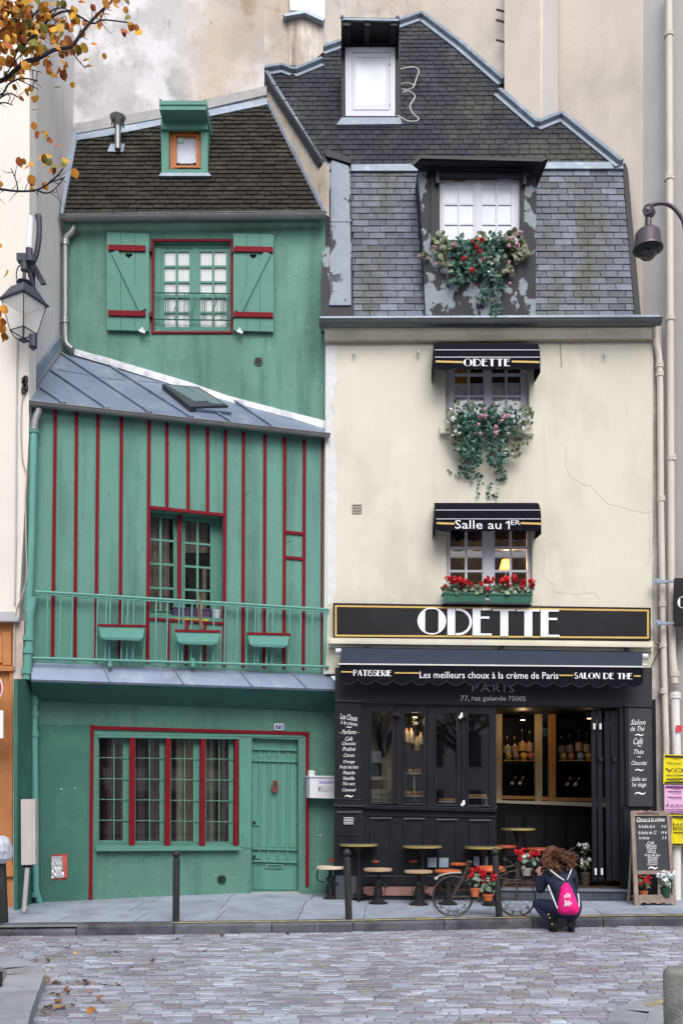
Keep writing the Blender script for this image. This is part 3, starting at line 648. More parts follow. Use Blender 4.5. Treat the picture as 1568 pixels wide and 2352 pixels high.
def quadgrid(k, tl_, tr2, bl_, br_, cols, rows):
    out = []
    for (v0, v1) in rows:
        for (u0, u1) in cols:
            def L(u, v):
                x = (tl_[0] * (1 - u) + tr2[0] * u) * (1 - v) + (bl_[0] * (1 - u) + br_[0] * u) * v
                y = (tl_[1] * (1 - u) + tr2[1] * u) * (1 - v) + (bl_[1] * (1 - u) + br_[1] * u) * v
                return q(k, x, y)
            out.append([L(u0, v0), L(u1, v0), L(u1, v1), L(u0, v1)])
    return out
RW = [(.0, .232), (.255, .49), (.513, .748), (.771, 1.0)]
leaf_frame(PS, Q('sw', 30, 180, 400, 215, 400, 1545, 30, 1535), quadgrid('sw', (46, 205), (388, 240), (46, 1525), (388, 1535), [(0, .42), (.52, 1)], RW), -.20, .03, m_gwood, m_glass, bw, 'casement')
leaf_frame(PS, Q('sw', 540, 230, 920, 268, 920, 1570, 540, 1560), quadgrid('sw', (552, 262), (905, 300), (552, 1545), (905, 1560), [(0, .45), (.535, 1)], RW), -.20, .03, m_gwood, m_glass, bw, 'casement')
MB().plate(PS, Q('sw', 450, 185, 503, 190, 498, 1400, 450, 1392), -.15, .06).build('centre_post', m_red, bw)
MB().plate(PS, Q('5', 676, 965, 1034, 985, 1030, 1008, 676, 990), .01, .24).build('sill', m_gwood, bw)
m_bcur = M('beige curtain', (.30, .25, .20), .9, .1, 5)
curtain(PS, *q('sw', 30, 200), *q('sw', 330, 1540), -.36, .02, 4, m_bcur, bw)
curtain(PS, *q('sw', 545, 260), *q('sw', 880, 720), -.40, .02, 4, m_bcur, bw)
MB().plate(PS, Q('sw', 800, 940, 850, 940, 850, 1540, 790, 1540), -.40, .02).build('curtain', m_bcur, bw)
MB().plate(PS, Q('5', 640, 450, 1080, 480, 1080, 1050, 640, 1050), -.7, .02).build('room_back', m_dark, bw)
# downpipe of the bay
pipe(PS, Q('ll', 228, -20, 205, 100, 198, 330, 186, 480, 182, 545), 20, m_giron, gh, .10, [q('ll', 196, 252), q('ll', 194, 340), q('ll', 184, 480)])
MB().tube([PS.at(p, .12) for p in Q('5', 178, 28, 176, 40, 168, 60, 160, 85, 157, 110, 155, 125)], .055, 12).build('downpipe_elbow', m_galv, gh, True)
pipe(PS, Q('5', 156, 110, 145, 600, 130, 960), 17, m_giron, gh, .10, [q('5', 156, 120)])
pipe(PG, Q('ll', 182, 540, 205, 590, 232, 640, 236, 700, 237, 1000, 243, 1600, 245, 1980, 275, 2085), 15, m_giron, gh, .10, [q('ll', 236, 690), q('ll', 236, 770), q('ll', 237, 910), q('ll', 245, 2010)])
# ------------------------------------------------------------------ zinc apron and soffit over the ground floor
za = [PS.at(p, .03) for p in Q('7', 140, 88, 1505, 145)]; zb_ = [PS.at(p, .20) for p in Q('7', 144, 166, 1566, 212)]
T = V((0, .02, -.03)); n_ = 5
zo = MB().hexa([za[0], za[1], zb_[1], zb_[0]], [p + T for p in (za[0], za[1], zb_[1], zb_[0])]).build('zinc_apron', m_zinc, gh)
for f in (.225, .455, .68, .865): MB().tube([za[0].lerp(za[1], f) + V((0, -.012, .0)), zb_[0].lerp(zb_[1], f + .01) + V((0, -.012, 0))], .010, 5).build('sheet_lap', m_zinc, zo)
sb = [PG.at(p, -.02) for p in Q('7', 150, 268, 1532, 320)]
zc = [p + V((0, .05, -.025)) for p in zb_]; zc[0] = PS.at(q('7', 140, 172), .18); zc[1] = PS.at(q('7', 1560, 214), .18)
MB().hexa([zc[0], zc[1], sb[1], sb[0]], [p + V((0, .15, .12)) for p in (zc[0], zc[1], sb[1], sb[0])]).build('soffit', m_grn3, gh)  # same paint as the wall; the overhang's shade is put into a darker green
# ------------------------------------------------------------------ ground floor
GWN, GDR = Q('gw', 84, 108, 1000, 122, 1000, 815, 80, 812), Q('gw', 1084, 116, 1388, 128, 1388, 1140, 1080, 1140)
MB().plate(PG, [(66, 1590), (778, 1620), (774, 2100), (66, 2110)], 0, .3, [GWN, GDR]).build('ground_wall', m_grng, gh)
MB().plate(PG, Q('ll', 248, 852, 400, 850, 408, 862, 440, 855, 615, 853, 600, 2100, 235, 2120), .006, .006).build('repainted_patch', m_grn3, gh)
PRW = vert((-4.40, 12.74), (plan(PG, (80, 1800))[0] - .0, plan(PG, (80, 1800))[1]))
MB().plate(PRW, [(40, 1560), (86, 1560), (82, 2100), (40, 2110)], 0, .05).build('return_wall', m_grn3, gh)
for a, b, w_ in (((41, 30), (30, 1190), .05), ((30, 47), (1460, 88), .05), ((1448, 80), (1446, 1086), .05)):
    MB().bar(PG, q('gw', *a), q('gw', *b), w_, .022 if a[0] != 30 else .0245, .025).build('red_frame', m_red, gh)
MB().plate(PG, Q('gw', 60, 78, 1420, 98, 1420, 112, 60, 94), .012, .03).build('head_moulding', m_gwood, gh)
MB().plate(PG, Q('gw', 78, 96, 1000, 108, 1000, 124, 78, 112), .03, .05).build('head_moulding', m_gwood, gh)
gwf = MB().plate(PG, Q('gw', 80, 105, 1004, 120, 1002, 818, 76, 815), -.10, .04, [Q('gw', 84, 112, 285, 112, 285, 800, 80, 800), Q('gw', 322, 112, 520, 112, 520, 800, 322, 800), Q('gw', 553, 112, 750, 112, 750, 800, 553, 800), Q('gw', 782, 112, 975, 112, 975, 800, 782, 800)]).build('shop_window', m_gwood, gh)
for (a, b, c_, d, e_) in ((88, 178, 188, 242, 284), (325, 411, 421, 481, 519), (556, 639, 650, 702, 748), (786, 864, 875, 933, 972)):
    ys = [(116, 240), (246, 377), (383, 513), (519, 649), (655, 784)]
    leaf_frame(PG, Q('gw', a - 8, 108, e_ + 4, 108, e_ + 4, 806, a - 8, 806), [Q('gw', x0, y0 + x0 * .012, x1, y1 + x1 * .012) for y0, y1 in ys for x0, x1 in ((a, c_ - 7), (c_ - 1, d))], -.10, .035, m_gwood, m_glassr, gwf, 'casement')
    for yy in (243, 380, 516, 652): MB().bar(PG, q('gw', d + 2, yy + d * .012), q('gw', e_ + 4, yy + 3 + d * .012), .022, -.085, .03).build('hinge_bar', m_gwood, gwf)
for x0, x1, y0 in ((288, 324, 114), (521, 554, 118), (751, 782, 124), (974, 998, 130)): MB().plate(PG, Q('gw', x0, y0, x1, y0, x1 - 4, 818, x0 - 4, 820), .035, .12).build('red_post', m_red, gwf)
MB().plate(PG, Q('gw', 62, 820, 1005, 826, 1005, 850, 66, 856), .10, .14).build('window_sill', m_gwood, gwf)
mcs = [M('brown curtain', (.12, .055, .048), .9, .25, 6), M('rose curtain', (.34, .235, .225), .9, .15, 6), M('ochre curtain', (.40, .27, .14), .9, .15, 6), M('curtain fold highlight', (.66, .60, .50), .9, .12, 6)]  # palest tone paints the highlights of the folds into the curtain strips
rr = random.Random(3); x = 84
for k, (wd, ci) in enumerate(((55, 0), (45, 1), (30, 0), (60, 2), (60, 0), (50, 1), (45, 0), (55, 1), (50, 3), (45, 0), (55, 3), (60, 2), (40, 3), (55, 0), (50, 3), (35, 0), (60, 1), (50, 0), (80, 0))):
    curtain(PG, *q('gw', x, 110), *q('gw', x + wd + 8, 805), -.24 + .02 * (k % 2), .038, max(1, round(wd / 30)), mcs[ci], gwf, ph=k); x += wd
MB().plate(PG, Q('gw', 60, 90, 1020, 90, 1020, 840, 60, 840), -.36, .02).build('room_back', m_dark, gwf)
# door
dr = MB().plate(PG, Q('gw', 1080, 112, 1392, 126, 1390, 1140, 1078, 1140), -.10, .05).build('front_door', m_gwood, gh)
for x_ in (1137, 1197, 1258, 1320): MB().bar(PG, q('gw', x_, 185), q('gw', x_ - 6, 905), .028, -.075, .03).build('door_batten', m_gwood, dr)
for x_ in (1105, 1165, 1228, 1290, 1352): MB().plate(PG, Q('gw', x_ - 19, 275, x_ + 19, 275, x_ + 17, 832, x_ - 22, 832), -.088, .02).build('door_plank', m_gwood, dr)
for y_, h_ in ((190, .03), (265, .03), (842, .03), (922, .035)): MB().bar(PG, q('gw', 1090, y_ - 3), q('gw', 1378, y_ + 5), h_, -.055, .05).build('door_rail', m_gwood, dr)
for a, b in (((1095, 940), (1368, 940)), ((1095, 1103), (1364, 1103)), ((1096, 940), (1096, 1103)), ((1366, 940), (1364, 1103))): MB().bar(PG, q('gw', *a), q('gw', *b), .018, -.085, .02).build('panel_moulding', m_gwood, dr)
MB().plate(PG, Q('gw', 1172, 940, 1288, 940, 1288, 968, 1172, 968), -.075, .03).build('letter_slot', m_gwood, dr)
MB().plate(PG, Q('gw', 1185, 950, 1278, 950, 1278, 956, 1185, 956), -.070, .01).build('slot_gap', m_black, dr)
for y0, y1 in ((640, 688), (868, 905)):
    MB().plate(PG, Q('gw', 1086, y0, 1136, y0, 1136, y1, 1086, y1), -.065, .04).build('lock_plate', m_gwood, dr)
    k_ = PG.at(q('gw', 1100, (y0 + y1) / 2 + 4), -.04); MB().ball(k_, .022, 8, 6).build('door_knob', m_black, dr, True)
kn = [PG.at(q('gw', *p), -.03) for p in ((1222, 405), (1238, 402), (1246, 420), (1244, 455), (1232, 468), (1220, 460), (1219, 440), (1230, 430))]
MB().tube(smooth_line(kn), .022, 7).build('door_knocker', M('rusty red iron', (.19, .04, .025), .6, .2, 20), dr, True)
MB().plate(PG, Q('gw', 1078, 1128, 1395, 1124, 1400, 1140, 1074, 1144), .04, .2).build('door_step', M('worn threshold', (.34, .35, .36), .7), gh)
MB().plate(PG, Q('gw', 1000, 120, 1082, 122, 1080, 836, 1000, 830), .01, .03).build('door_jamb', m_gwood, gh)
# small wall fixtures
wall_vent(PG, q('7', 1012, 1081), .068, gh, M('dark green vent', (.035, .08, .06), .7))
bx_ = Q('ll', 350, 1745, 462, 1738, 466, 1915, 352, 1922)
cav = MB().plate(PG, bx_, .010, .006).build('wall_cavity', M('raw red edge', (.34, .075, .05), .8, .3, 20), gh, label='broken box opening with crumpled foil and red edges')
bm_ = MB(); g_ = 9; rr = random.Random(5)
for j in range(g_):
    for i in range(g_):
        u, v = i / (g_ - 1), j / (g_ - 1); x_ = 354 + 92 * u + (6 * rr.random() if i == g_ - 1 else 0); y_ = 1758 + 150 * v
        bm_.v.append(PG.at(q('ll', x_, y_ - 5 * u), .016 + .022 * rr.random()))
bm_.f = [(j * g_ + i, j * g_ + i + 1, (j + 1) * g_ + i + 1, (j + 1) * g_ + i) for j in range(g_ - 1) for i in range(g_ - 1)]
bm_.build('foil_sheet', M('crumpled foil', (.60, .61, .64), .35, .15, 9, metal=.3), cav)
MB().plate(PG, Q('ll', 425, 1760, 462, 1745, 460, 1900, 440, 1905), .045, .02).build('torn_edge', M('torn red plastic', (.50, .10, .08), .5, .3, 20), cav)
m_pin = M('white paint chip', (.85, .85, .85), .6)
for k, x_, y_ in (('ll', 421, 1295), ('ll', 514, 1291), ('7', 1450, 881), ('7', 1465, 881)): MB().ball(PG.at(q(k, x_, y_), .012), .014, 7, 4, .6).build('plaster_chip', m_pin, gh)
mb_ = thing('meter_box', 'tall beige metal meter box on the green wall with a pipe below', 'meter box', tuple(PG.at(q('ll', 195, 2120))))
PGm = Pl(PRW.at(q('ll', 180, 1600), .22), V((.1, -1, 0)))
MB().plate(PGm, Q('ll', 143, 1366, 218, 1364, 218, 1815, 146, 1818), 0, .18).build('cabinet', M('beige metal', (.50, .47, .43), .5, .08, 4, stains=[((.36, .30, .22), 4, .6, .75, (1, 1, .4), .6)]), mb_)
MB().plate(PGm, Q('ll', 218, 1364, 243, 1364, 243, 1810, 218, 1815), -.01, .16).build('side', M('beige metal', (.5, .47, .43)), mb_)
MB().plate(PGm, Q('ll', 148, 1816, 218, 1816, 214, 1835, 152, 1835), -.03, .1).build('base', m_black, mb_)
MB().tube([PGm.at(p, -.06) for p in Q('ll', 188, 1830, 178, 1960, 165, 2135)], .030, 10).build('pipe', M('beige metal', (.5, .47, .43)), mb_, True)
MB().lathe(onpave(q('ll', 165, 2138)), [(.05, 0), (.05, .03), (.03, .05)], 10).build('pipe_foot', m_lead, mb_)
mk = thing('mail_box', 'white metal letter box beside the red door frame', 'letter box', tuple(PG.at(q('7', 1474, 710))))
m_mb = M('white painted metal', (.66, .68, .72), .35, .04, 4)
MB().plate(PG, Q('7', 1415, 610, 1530, 612, 1532, 711, 1416, 708), .24, .24).build('body', m_mb, mk)
MB().plate(PG, Q('7', 1412, 606, 1533, 608, 1533, 615, 1412, 613), .26, .26).build('lid', m_mb, mk)
MB().plate(PG, Q('7', 1456, 628, 1524, 630, 1524, 641, 1456, 639), .25, .02).build('slot_plate', M('lilac label', (.38, .38, .62), .5), mk)
MB().plate(PG, Q('7', 1452, 652, 1526, 654, 1526, 680, 1452, 678), .245, .01).build('label_holder', M('pale grey', (.5, .5, .52), .5), mk)
MB().plate(PG, Q('7', 1457, 662, 1463, 662, 1463, 672, 1457, 672), .25, .01).build('lock', m_black, mk)
tag(MB().plate(PG, Q('7', 1412, 582, 1437, 583, 1438, 607, 1412, 606), .10, .10).build('bell_box', m_mb), 'small white bell box just above the letter box', 'bell box')
hn = thing('house_number_plate', 'blue and white enamel house number plate reading 75 above the door', 'sign', tuple(PG.at(q('gw', 1263, 45))))
MB().plate(PG, Q('gw', 1231, 24, 1238, 20, 1288, 22, 1294, 27, 1294, 62, 1287, 66, 1238, 65, 1231, 60), .03, .025).build('enamel_plate', M('white enamel', (.75, .76, .8), .3, .02), hn)
MB().plate(PG, Q('gw', 1239, 28, 1288, 30, 1288, 60, 1239, 59), .034, .01).build('blue_field', M('blue enamel', (.02, .035, .22), .3, .02), hn)
words(MB(), PG, '75', Q('gw', 1244, 32, 1284, 34, 1283, 57, 1244, 56), .037).build('lettering', M('white enamel', (.8, .8, .8)), hn)
# ------------------------------------------------------------------ balcony railing
PB = PS.shift(.13)
br = MB().tube([PB.at(q('5', 160, 862)), PB.at(q('5', 1500, 944))], .021, 8).build('balcony_railing', m_giron, gh)
MB().tube([PB.at(q('5', 160, 872)), PB.at(q('5', 1500, 955))], .012, 6).build('rail', m_giron, br)
MB().tube([PB.at(q('7', 148, 68)), PB.at(q('7', 1502, 108))], .020, 8).build('rail', m_giron, br)
for x_ in (218, 278, 332, 447, 487, 505, 560, 585, 612, 663, 714, 766, 820, 838, 878, 922, 978, 1030, 1085, 1130, 1168, 1183, 1222, 1247, 1325, 1375, 1428, 1490):
    u = (x_ - 160) / 1340; MB().tube([PB.at(q('5', x_, 865 + 82 * u)), PB.at(q('7', x_ - 6, 70 + 38 * u))], .0125 if x_ < 1480 else .018, 6).build('baluster', m_giron, br)
MB().tube([PB.at(q('5', 1500, 948)), PS.at(q('5', 1488, 930))], .018, 6).build('rail', m_giron, br)
for x_ in (503, 882): MB().tube([PB.at(q('7', x_, 70)), PB.at(q('7', x_, 100))], .025, 8).ball(PB.at(q('7', x_, 104)), .034, 8, 6).build('rail_foot', m_giron, br)
m_soil = M('potting soil', (.12, .09, .06), .95, .3, 30)
def trough(x0, x1, y0, y1, lab, sl=.02):
    P0 = PB.shift(.17); P1 = PB.shift(.02); c = P0.at(q('5', (x0 + x1) / 2, y1))
    t = thing('flower_trough', lab, 'planter', tuple(c), 'green troughs hung on the balcony railing')
    f = 22; h = y1 - y0; d = (x1 - x0) * sl
    ring = lambda pl, g, yy: [pl.at(q('5', x0 + g, yy)), pl.at(q('5', x1 - g, yy + d))]
    r = MB()
    A = ring(P0, 2, y0 + 10) + ring(P0, 12, y1 - 12)[::-1]; B = ring(P1, 2, y0 + 10) + ring(P1, 12, y1 - 12)[::-1]
    r.hexa(A, B); A2 = ring(P0, 12, y1 - 12) + ring(P0.shift(-.012), 30, y1)[::-1]; B2 = ring(P1, 12, y1 - 12) + ring(P1.shift(.03), 30, y1)[::-1]
    r.hexa(A2, B2).build('body', m_giron, t)
    R0 = ring(P0.shift(.012), -3, y0) + ring(P0.shift(.012), -3, y0 + 11)[::-1]; R1 = ring(P1.shift(-.012), -3, y0) + ring(P1.shift(-.012), -3, y0 + 11)[::-1]
    MB().hexa(R0, R1).build('rim', m_red, t)
    for g in (.3, .7):
        p = P0.shift(-.05).at(q('5', x0 + (x1 - x0) * g, y1 - 1)); MB().lathe(p, [(.022, -.02), (.03, .02)], 8).build('foot', m_giron, t)
    s = MB(); ps = random.Random(int(x0))
    for k in range(26):
        p = P0.shift(-.02 - .11 * ps.random()).at(q('5', x0 + 14 + (x1 - x0 - 28) * ps.random(), y0 + 6)); s.ball(p + V((0, 0, -.01)), ps.uniform(.012, .028), 6, 4)
    s.build('soil', m_soil, t, kind='stuff'); return t
trough(450, 665, 1010, 1082, 'leftmost green flower trough with red rim hanging on the balcony railing')
trough(801, 1006, 1035, 1102, 'middle green flower trough holding a dry stem on the balcony railing')
trough(1130, 1326, 1048, 1114, 'rightmost green flower trough with red rim hanging on the balcony railing')
PBs = PS.shift(-.04)
pp = thing('window_planter', 'long purple flower box on a yellow green tray on the bay window sill', 'planter', tuple(PBs.at(q('sw', 640, 1650))))
fr_ = lambda pl, *a: [pl.at(p) for p in Q('sw', *a)]
MB().hexa(fr_(PS.shift(-.01), 368, 1482, 920, 1515, 895, 1645, 400, 1620), fr_(PS.shift(-.17), 368, 1482, 920, 1515, 895, 1645, 400, 1620)).build('box', M('purple plastic', (.11, .06, .16), .45), pp)
MB().hexa(fr_(PS.shift(.0), 358, 1474, 925, 1508, 925, 1522, 358, 1490), fr_(PS.shift(-.18), 358, 1474, 925, 1508, 925, 1522, 358, 1490)).build('rim', M('purple plastic', (.11, .06, .16)), pp)
MB().hexa(fr_(PS.shift(.02), 385, 1632, 888, 1655, 880, 1682, 420, 1655), fr_(PS.shift(-.18), 385, 1632, 888, 1655, 880, 1682, 420, 1655)).build('tray', M('lime plastic', (.48, .46, .03), .5), pp)
c = PS.shift(-.08).at(q('sw', 985, 1700)); wp = thing('flower_pot', 'small white flower pot beside the purple flower box', 'flower pot', tuple(c))
MB().lathe(c, [(.055, 0), (.078, .165), (.082, .165), (.082, .18), (.06, .18), (.055, .16)], 14).build('pot', M('white plastic', (.75, .76, .82), .4, .02), wp, True)
mb = MB(); rr = random.Random(8)
for k in range(9): mb.tube([c + V((0, 0, .16)), c + V((rr.uniform(-.09, .09), rr.uniform(-.05, .05), rr.uniform(.2, .27)))], .004, 4)
mb.build('dry_twig', M('dry twig', (.20, .14, .08), .8), wp)
st = PB.shift(.12); mb = MB()
mb.tube([st.at(p) for p in Q('sw', 790, 1800, 778, 1600, 765, 1420, 745, 1330, 735, 1230)], [.02, .017, .014, .01, .005], 6)
mb.tube([st.at(p) for p in Q('sw', 770, 1780, 740, 1560, 720, 1420, 725, 1300)], [.012, .01, .007, .004], 5)
mb.tube([st.at(p) for p in Q('sw', 765, 1420, 785, 1330, 760, 1260)], [.008, .006, .003], 5)
mb.tube([st.at(p) for p in Q('sw', 735, 1230, 700, 1215)], [.006, .003], 5)
mb.tube([st.at(p) for p in Q('sw', 560, 1790, 535, 1600, 530, 1500)], [.008, .006, .004], 5)
tag(mb.build('dry_plant', M('dry twig', (.2, .14, .08))), 'bare dry stem standing in the middle balcony trough', 'plant')
# ================================================================== deco lettering
def _r(x0, y0, x1, y1): return ([(x0, y0), (x1, y0), (x1, y1), (x0, y1)], [(0, 1, 2, 3)])
def _band(P, w):
    L = []; Rr = []; n = len(P)
    for i, (x, y) in enumerate(P):
        a, b = P[max(i - 1, 0)], P[min(i + 1, n - 1)]; dx, dy = b[0] - a[0], b[1] - a[1]; l = math.hypot(dx, dy) or 1
        ww = w[i] if isinstance(w, (list, tuple)) else w
        L.append((x - dy / l * ww / 2, y + dx / l * ww / 2)); Rr.append((x + dy / l * ww / 2, y - dx / l * ww / 2))
    return (L + Rr, [(i, n + i, n + i + 1, i + 1) for i in range(n - 1)])
def _arc(cx, cy, rx, ry, t0, t1, n=14): return [(cx + rx * math.cos(math.radians(t0 + (t1 - t0) * i / n)), cy + ry * math.sin(math.radians(t0 + (t1 - t0) * i / n))) for i in range(n + 1)]
def deco(ch):
    k = .27
    if ch == 'O':
        o = _arc(.5, .5, .5, .5, 0, 360, 32)[:-1]
        i = []
        for (x, y) in o:
            dx, dy = x - .5, y - .5
            s = min(.235 / max(abs(dx), 1e-6), .445 / max(abs(dy), 1e-6), .60 / max(abs(dx) + abs(dy), 1e-6)); i.append((.5 + dx * s, .5 + dy * s))
        return [(o + i, [(j, (j + 1) % 32, 32 + (j + 1) % 32, 32 + j) for j in range(32)])], 1.0
    if ch == 'D': return [_r(0, 0, k, 1), _band([(k + .03, .965)] + _arc(.36, .5, .46, .465, 78, -78) + [(k + .03, .035)], .085)], .86
    if ch == 'E': return [_r(0, 0, k, 1), _r(k, .93, .64, 1), _r(k, .62, .58, .70), _r(k, 0, .66, .075)], .66
    if ch == 'T': return [_r(0, .93, .78, 1), _r(.26, 0, .53, .93)], .78
    if ch == 'H': return [_r(0, 0, k, 1), _r(k, .5, .6, .57), _r(.6, 0, .68, 1)], .68
    if ch == 'L': return [_r(0, 0, k, 1), _r(k, 0, .58, .08)], .58
    if ch == 'I': return [_r(0, 0, .16, 1)], .16
    if ch == 'P': return [_r(0, 0, .2, 1), _band(_arc(.26, .74, .32, .225, 95, -95), .075)], .60
    if ch == 'R': return [_r(0, 0, .2, 1), _band(_arc(.26, .74, .32, .225, 95, -95), .075), _band([(.26, .5), (.62, 0)], .2)], .70
    if ch == 'A': return [_band([(.06, 0), (.36, .98)], .07), _band([(.40, .98), (.66, 0)], .22), _r(.16, .28, .5, .35)], .76
    if ch == 'N': return [_r(0, 0, .08, 1), _band([(.1, .98), (.58, .02)], .22), _r(.6, 0, .68, 1)], .68
    if ch == 'S': return [_band(_arc(.28, .74, .20, .22, 40, 230, 10) + _arc(.28, .27, .24, .23, 60, -150, 12), .11)], .54
    return [], .35
def deco_word(s, gap=.07):
    vs, fs = [], []; x = 0
    for ch in s:
        P, w_ = deco(ch)
        for v, f in P:
            n = len(vs); vs += [(x + a, b) for a, b in v]; fs += [tuple(n + i for i in g) for g in f]
        x += w_ + gap
    return vs, fs
# ================================================================== cafe building
m_cw = M('cream wall paint', (.645, .625, .515), .9, .04, .9, .2, 45, stains=[((.52, .495, .40), .9, .48, .66, (1, 1, .6), .75), ((.72, .70, .60), 1.1, .5, .66, (1, 1, .6), .7), ((.36, .335, .27), 1.6, .64, .82, (1, 1, .2), .55), ((.42, .40, .34), 9, .72, .78, (1, 1, 1), .5), ((.45, .42, .34), 3, .58, .76, (1, 1, .07), .4), ((.50, .48, .41), 20, .66, .72, (1, 1, 1), .4)])
m_slate = M('blue grey slate', (.105, .12, .16), .55, .18, 9, .3, 40, rnd=.2, isl=.2, alt=[((.135, .155, .205), .7), ((.07, .078, .10), .72)], stains=[((.060, .064, .045), 1.0, .50, .62, (1, 1, .22), .9), ((.22, .25, .31), 6, .60, .72, (1, 1, .8), .6), ((.055, .058, .07), 5, .60, .70, (1, 1, .5), .5)], spec=.4)
m_slate2 = M('dark upper slate', (.021, .023, .031), .6, .16, 6, .2, 50, rnd=.26, isl=.26, stains=[((.055, .055, .045), 1.0, .48, .62, (1, 1, .3), .8), ((.085, .09, .11), 1.3, .56, .70, (1, 1, .25), .7), ((.22, .22, .22), 30, .74, .78, (1, 1, 1), .6)], spec=.25)
m_char = M('charcoal paint', (.020, .019, .025), .55, .10, 4, .1, 40, stains=[((.10, .105, .12), 14, .70, .73, (1, 1, .5), .9)])
m_peel = M('peeling blue grey paint', (.24, .28, .335), .6, .10, 5, .15, 30, stains=[((.035, .034, .042), 2.4, .545, .56, (1, 1, .6), 1), ((.30, .34, .40), 3, .5, .7, (1, 1, .3), .5)])
m_peel2 = M('charcoal paint flaking to grey', (.026, .025, .032), .6, .10, 5, .15, 30, stains=[((.23, .27, .29), 1.9, .545, .56, (1, 1, .8), 1)])
m_shop = M('black blue shopfront paint', (.010, .012, .017), .45, .12, 3, .05, 30, stains=[((.024, .027, .034), 3, .5, .75, (1, 1, .6), .5)], spec=.22)
m_shop2 = M('grey black shop header', (.028, .031, .036), .6, .08, 3, spec=.25)
m_awn = M('near black awning cloth', (.007, .0075, .012), .95, .10, 5, .1, 120, spec=.1)
m_cas = M('slate blue awning cover', (.034, .046, .076), .7, .08, 4, .1, 120)
m_wpr = M('white print', (.82, .82, .85), .6, .02)
m_gold = M('gold line', (.58, .40, .12), .5, .06)
m_wwin = M('white painted window', (.60, .61, .66), .5, .03)
m_wwin2 = M('grey white window', (.52, .52, .57), .5, .04)
m_frost = M('white net behind glass', (.50, .55, .59), .3, .05, 2.5, spec=.5, stains=[((.60, .64, .66), 1.6, .45, .65, (1, 1, .4), .8), ((.44, .47, .50), 14, .6, .75, (1, 1, .2), .5)])
cf = thing('cafe_building', 'narrow cream cafe house with slate mansard roof and black shopfront', 'cafe', (2.3, 13.9, 0))
UWIN, LWIN = Q('4', 482, 690, 866, 690, 866, 1002, 482, 1002), Q('6', 487, 540, 880, 540, 880, 912, 487, 912)
MB().plate(PC, [(747, 745), (1500, 745), (1497, 1400), (1500, 1540), (745, 1548)], 0, .25, [UWIN, LWIN]).build('front_wall', m_cw, cf)
MB().plate(PC, [(1497, 745), (1518, 745), (1522, 1640), (1497, 1640)], -.02, .2).build('render_strip', M('bare grey render', (.40, .375, .35), .9, .15, 3, .4, 30, stains=[((.22, .20, .185), 2.5, .5, .7, (1, 1, .3), .7), ((.56, .54, .52), 4, .58, .68, (1, 1, .5), .7)]), cf)
MB().plate(PC, [(1497, 1640), (1526, 1640), (1530, 2095), (1497, 2095)], -.02, .2).build('render_strip', M('bare grey render', (.4, .375, .35)), cf)
jag = [(748, 787), (776, 790), (774, 810), (768, 830), (771, 850), (776, 872), (768, 900), (765, 925), (770, 950), (762, 975), (766, 1000), (768, 1030), (775, 1060), (771, 1100), (776, 1140), (770, 1190), (774, 1240), (768, 1300), (772, 1345), (762, 1384), (752, 1392), (748, 1000)]
MB().plate(PC, jag, .008, .02).build('plaster_edge', M('white plaster edge', (.66, .67, .68), .9, .1, 6, .3, 30, stains=[((.45, .45, .44), 4, .55, .7, (1, 1, .5), .7)]), cf)
MB().plate(PC, [(745, 752), (1500, 752), (1500, 779), (745, 783)], .05, .06).build('eaves_band', m_cw, cf)
MB().plate(PC, [(745, 781), (1500, 777), (1500, 780), (745, 785)], .07, .06).build('eaves_shade_line', M('shade line cream', (.34, .30, .22), .9), cf)  # shade line below the eaves band, put into a darker cream strip
gutter(PC.at((733, 738), .26), PC.at((1517, 735), .26), .082, M('dark zinc gutter', (.12, .135, .14), .4, .15, 3, .05, 30, metal=.5, stains=[((.24, .26, .27), 3, .6, .75, (1, 1, 1), .6)]), cf, [i / 11 for i in range(1, 11)])
MB().plate(PC, [(735, 726), (1515, 722), (1517, 736), (735, 741)], .18, .25).build('gutter_board', m_lead, cf)
pipe(PC, [q('cc', 628, 1690), q('cc', 628, 1760), q('cc', 634, 1850), q('cc', 652, 1930), q('cc', 668, 2010), q('cc', 672, 2130), q('cc', 680, 2350), (1517, 1150), (1524, 1540), (1529, 1700), (1533, 2085)], 14, m_pipe, cf, .06, [q('cc', 672, 2100), q('cc', 674, 2200), (1518, 1143), (1523, 1585), (1521, 1385), (1522, 1480)])
m_crk = M('hairline crack', (.36, .34, .275), .9)
for P in ((1035, 195, 1033, 290, 1052, 335, 1110, 372, 1150, 380, 1188, 425, 1225, 462, 1275, 470, 1320, 488, 1400, 503, 1460, 490), (935, 680, 932, 800, 980, 830, 970, 862, 1085, 875, 1165, 866, 1185, 900), (1410, 510, 1420, 560, 1415, 640, 1420, 700, 1400, 745)):
    MB().tube([PC.at(p, .0) for p in Q('6', *P)], .0028, 4).build('crack', m_crk, cf)
MB().tube([PC.at(p, .012) for p in Q('4', 1006, 560, 1008, 640, 1014, 735)], .006, 4).build('cable', m_crk, cf)
for x_, y_ in ((66, 668), (360, 662), (1212, 675)):
    MB().tube([PC.at(q('4', x_, y_ - 6), 0), PC.at(q('4', x_, y_ - 4), .07), PC.at(q('4', x_, y_ + 12), .075)], .018, 8).build('wall_stub', m_wwin2, cf)
v = MB().plate(PC, Q('6', 57, 463, 100, 463, 100, 505, 57, 505), .012, .02, [Q('6', 61 + 10 * i, 467 + 13 * j, 68 + 10 * i, 467 + 13 * j, 68 + 10 * i, 476 + 13 * j, 61 + 10 * i, 476 + 13 * j) for i in range(4) for j in range(3)])
v.build('wall_grille', M('grey grille', (.22, .21, .18), .6), cf)
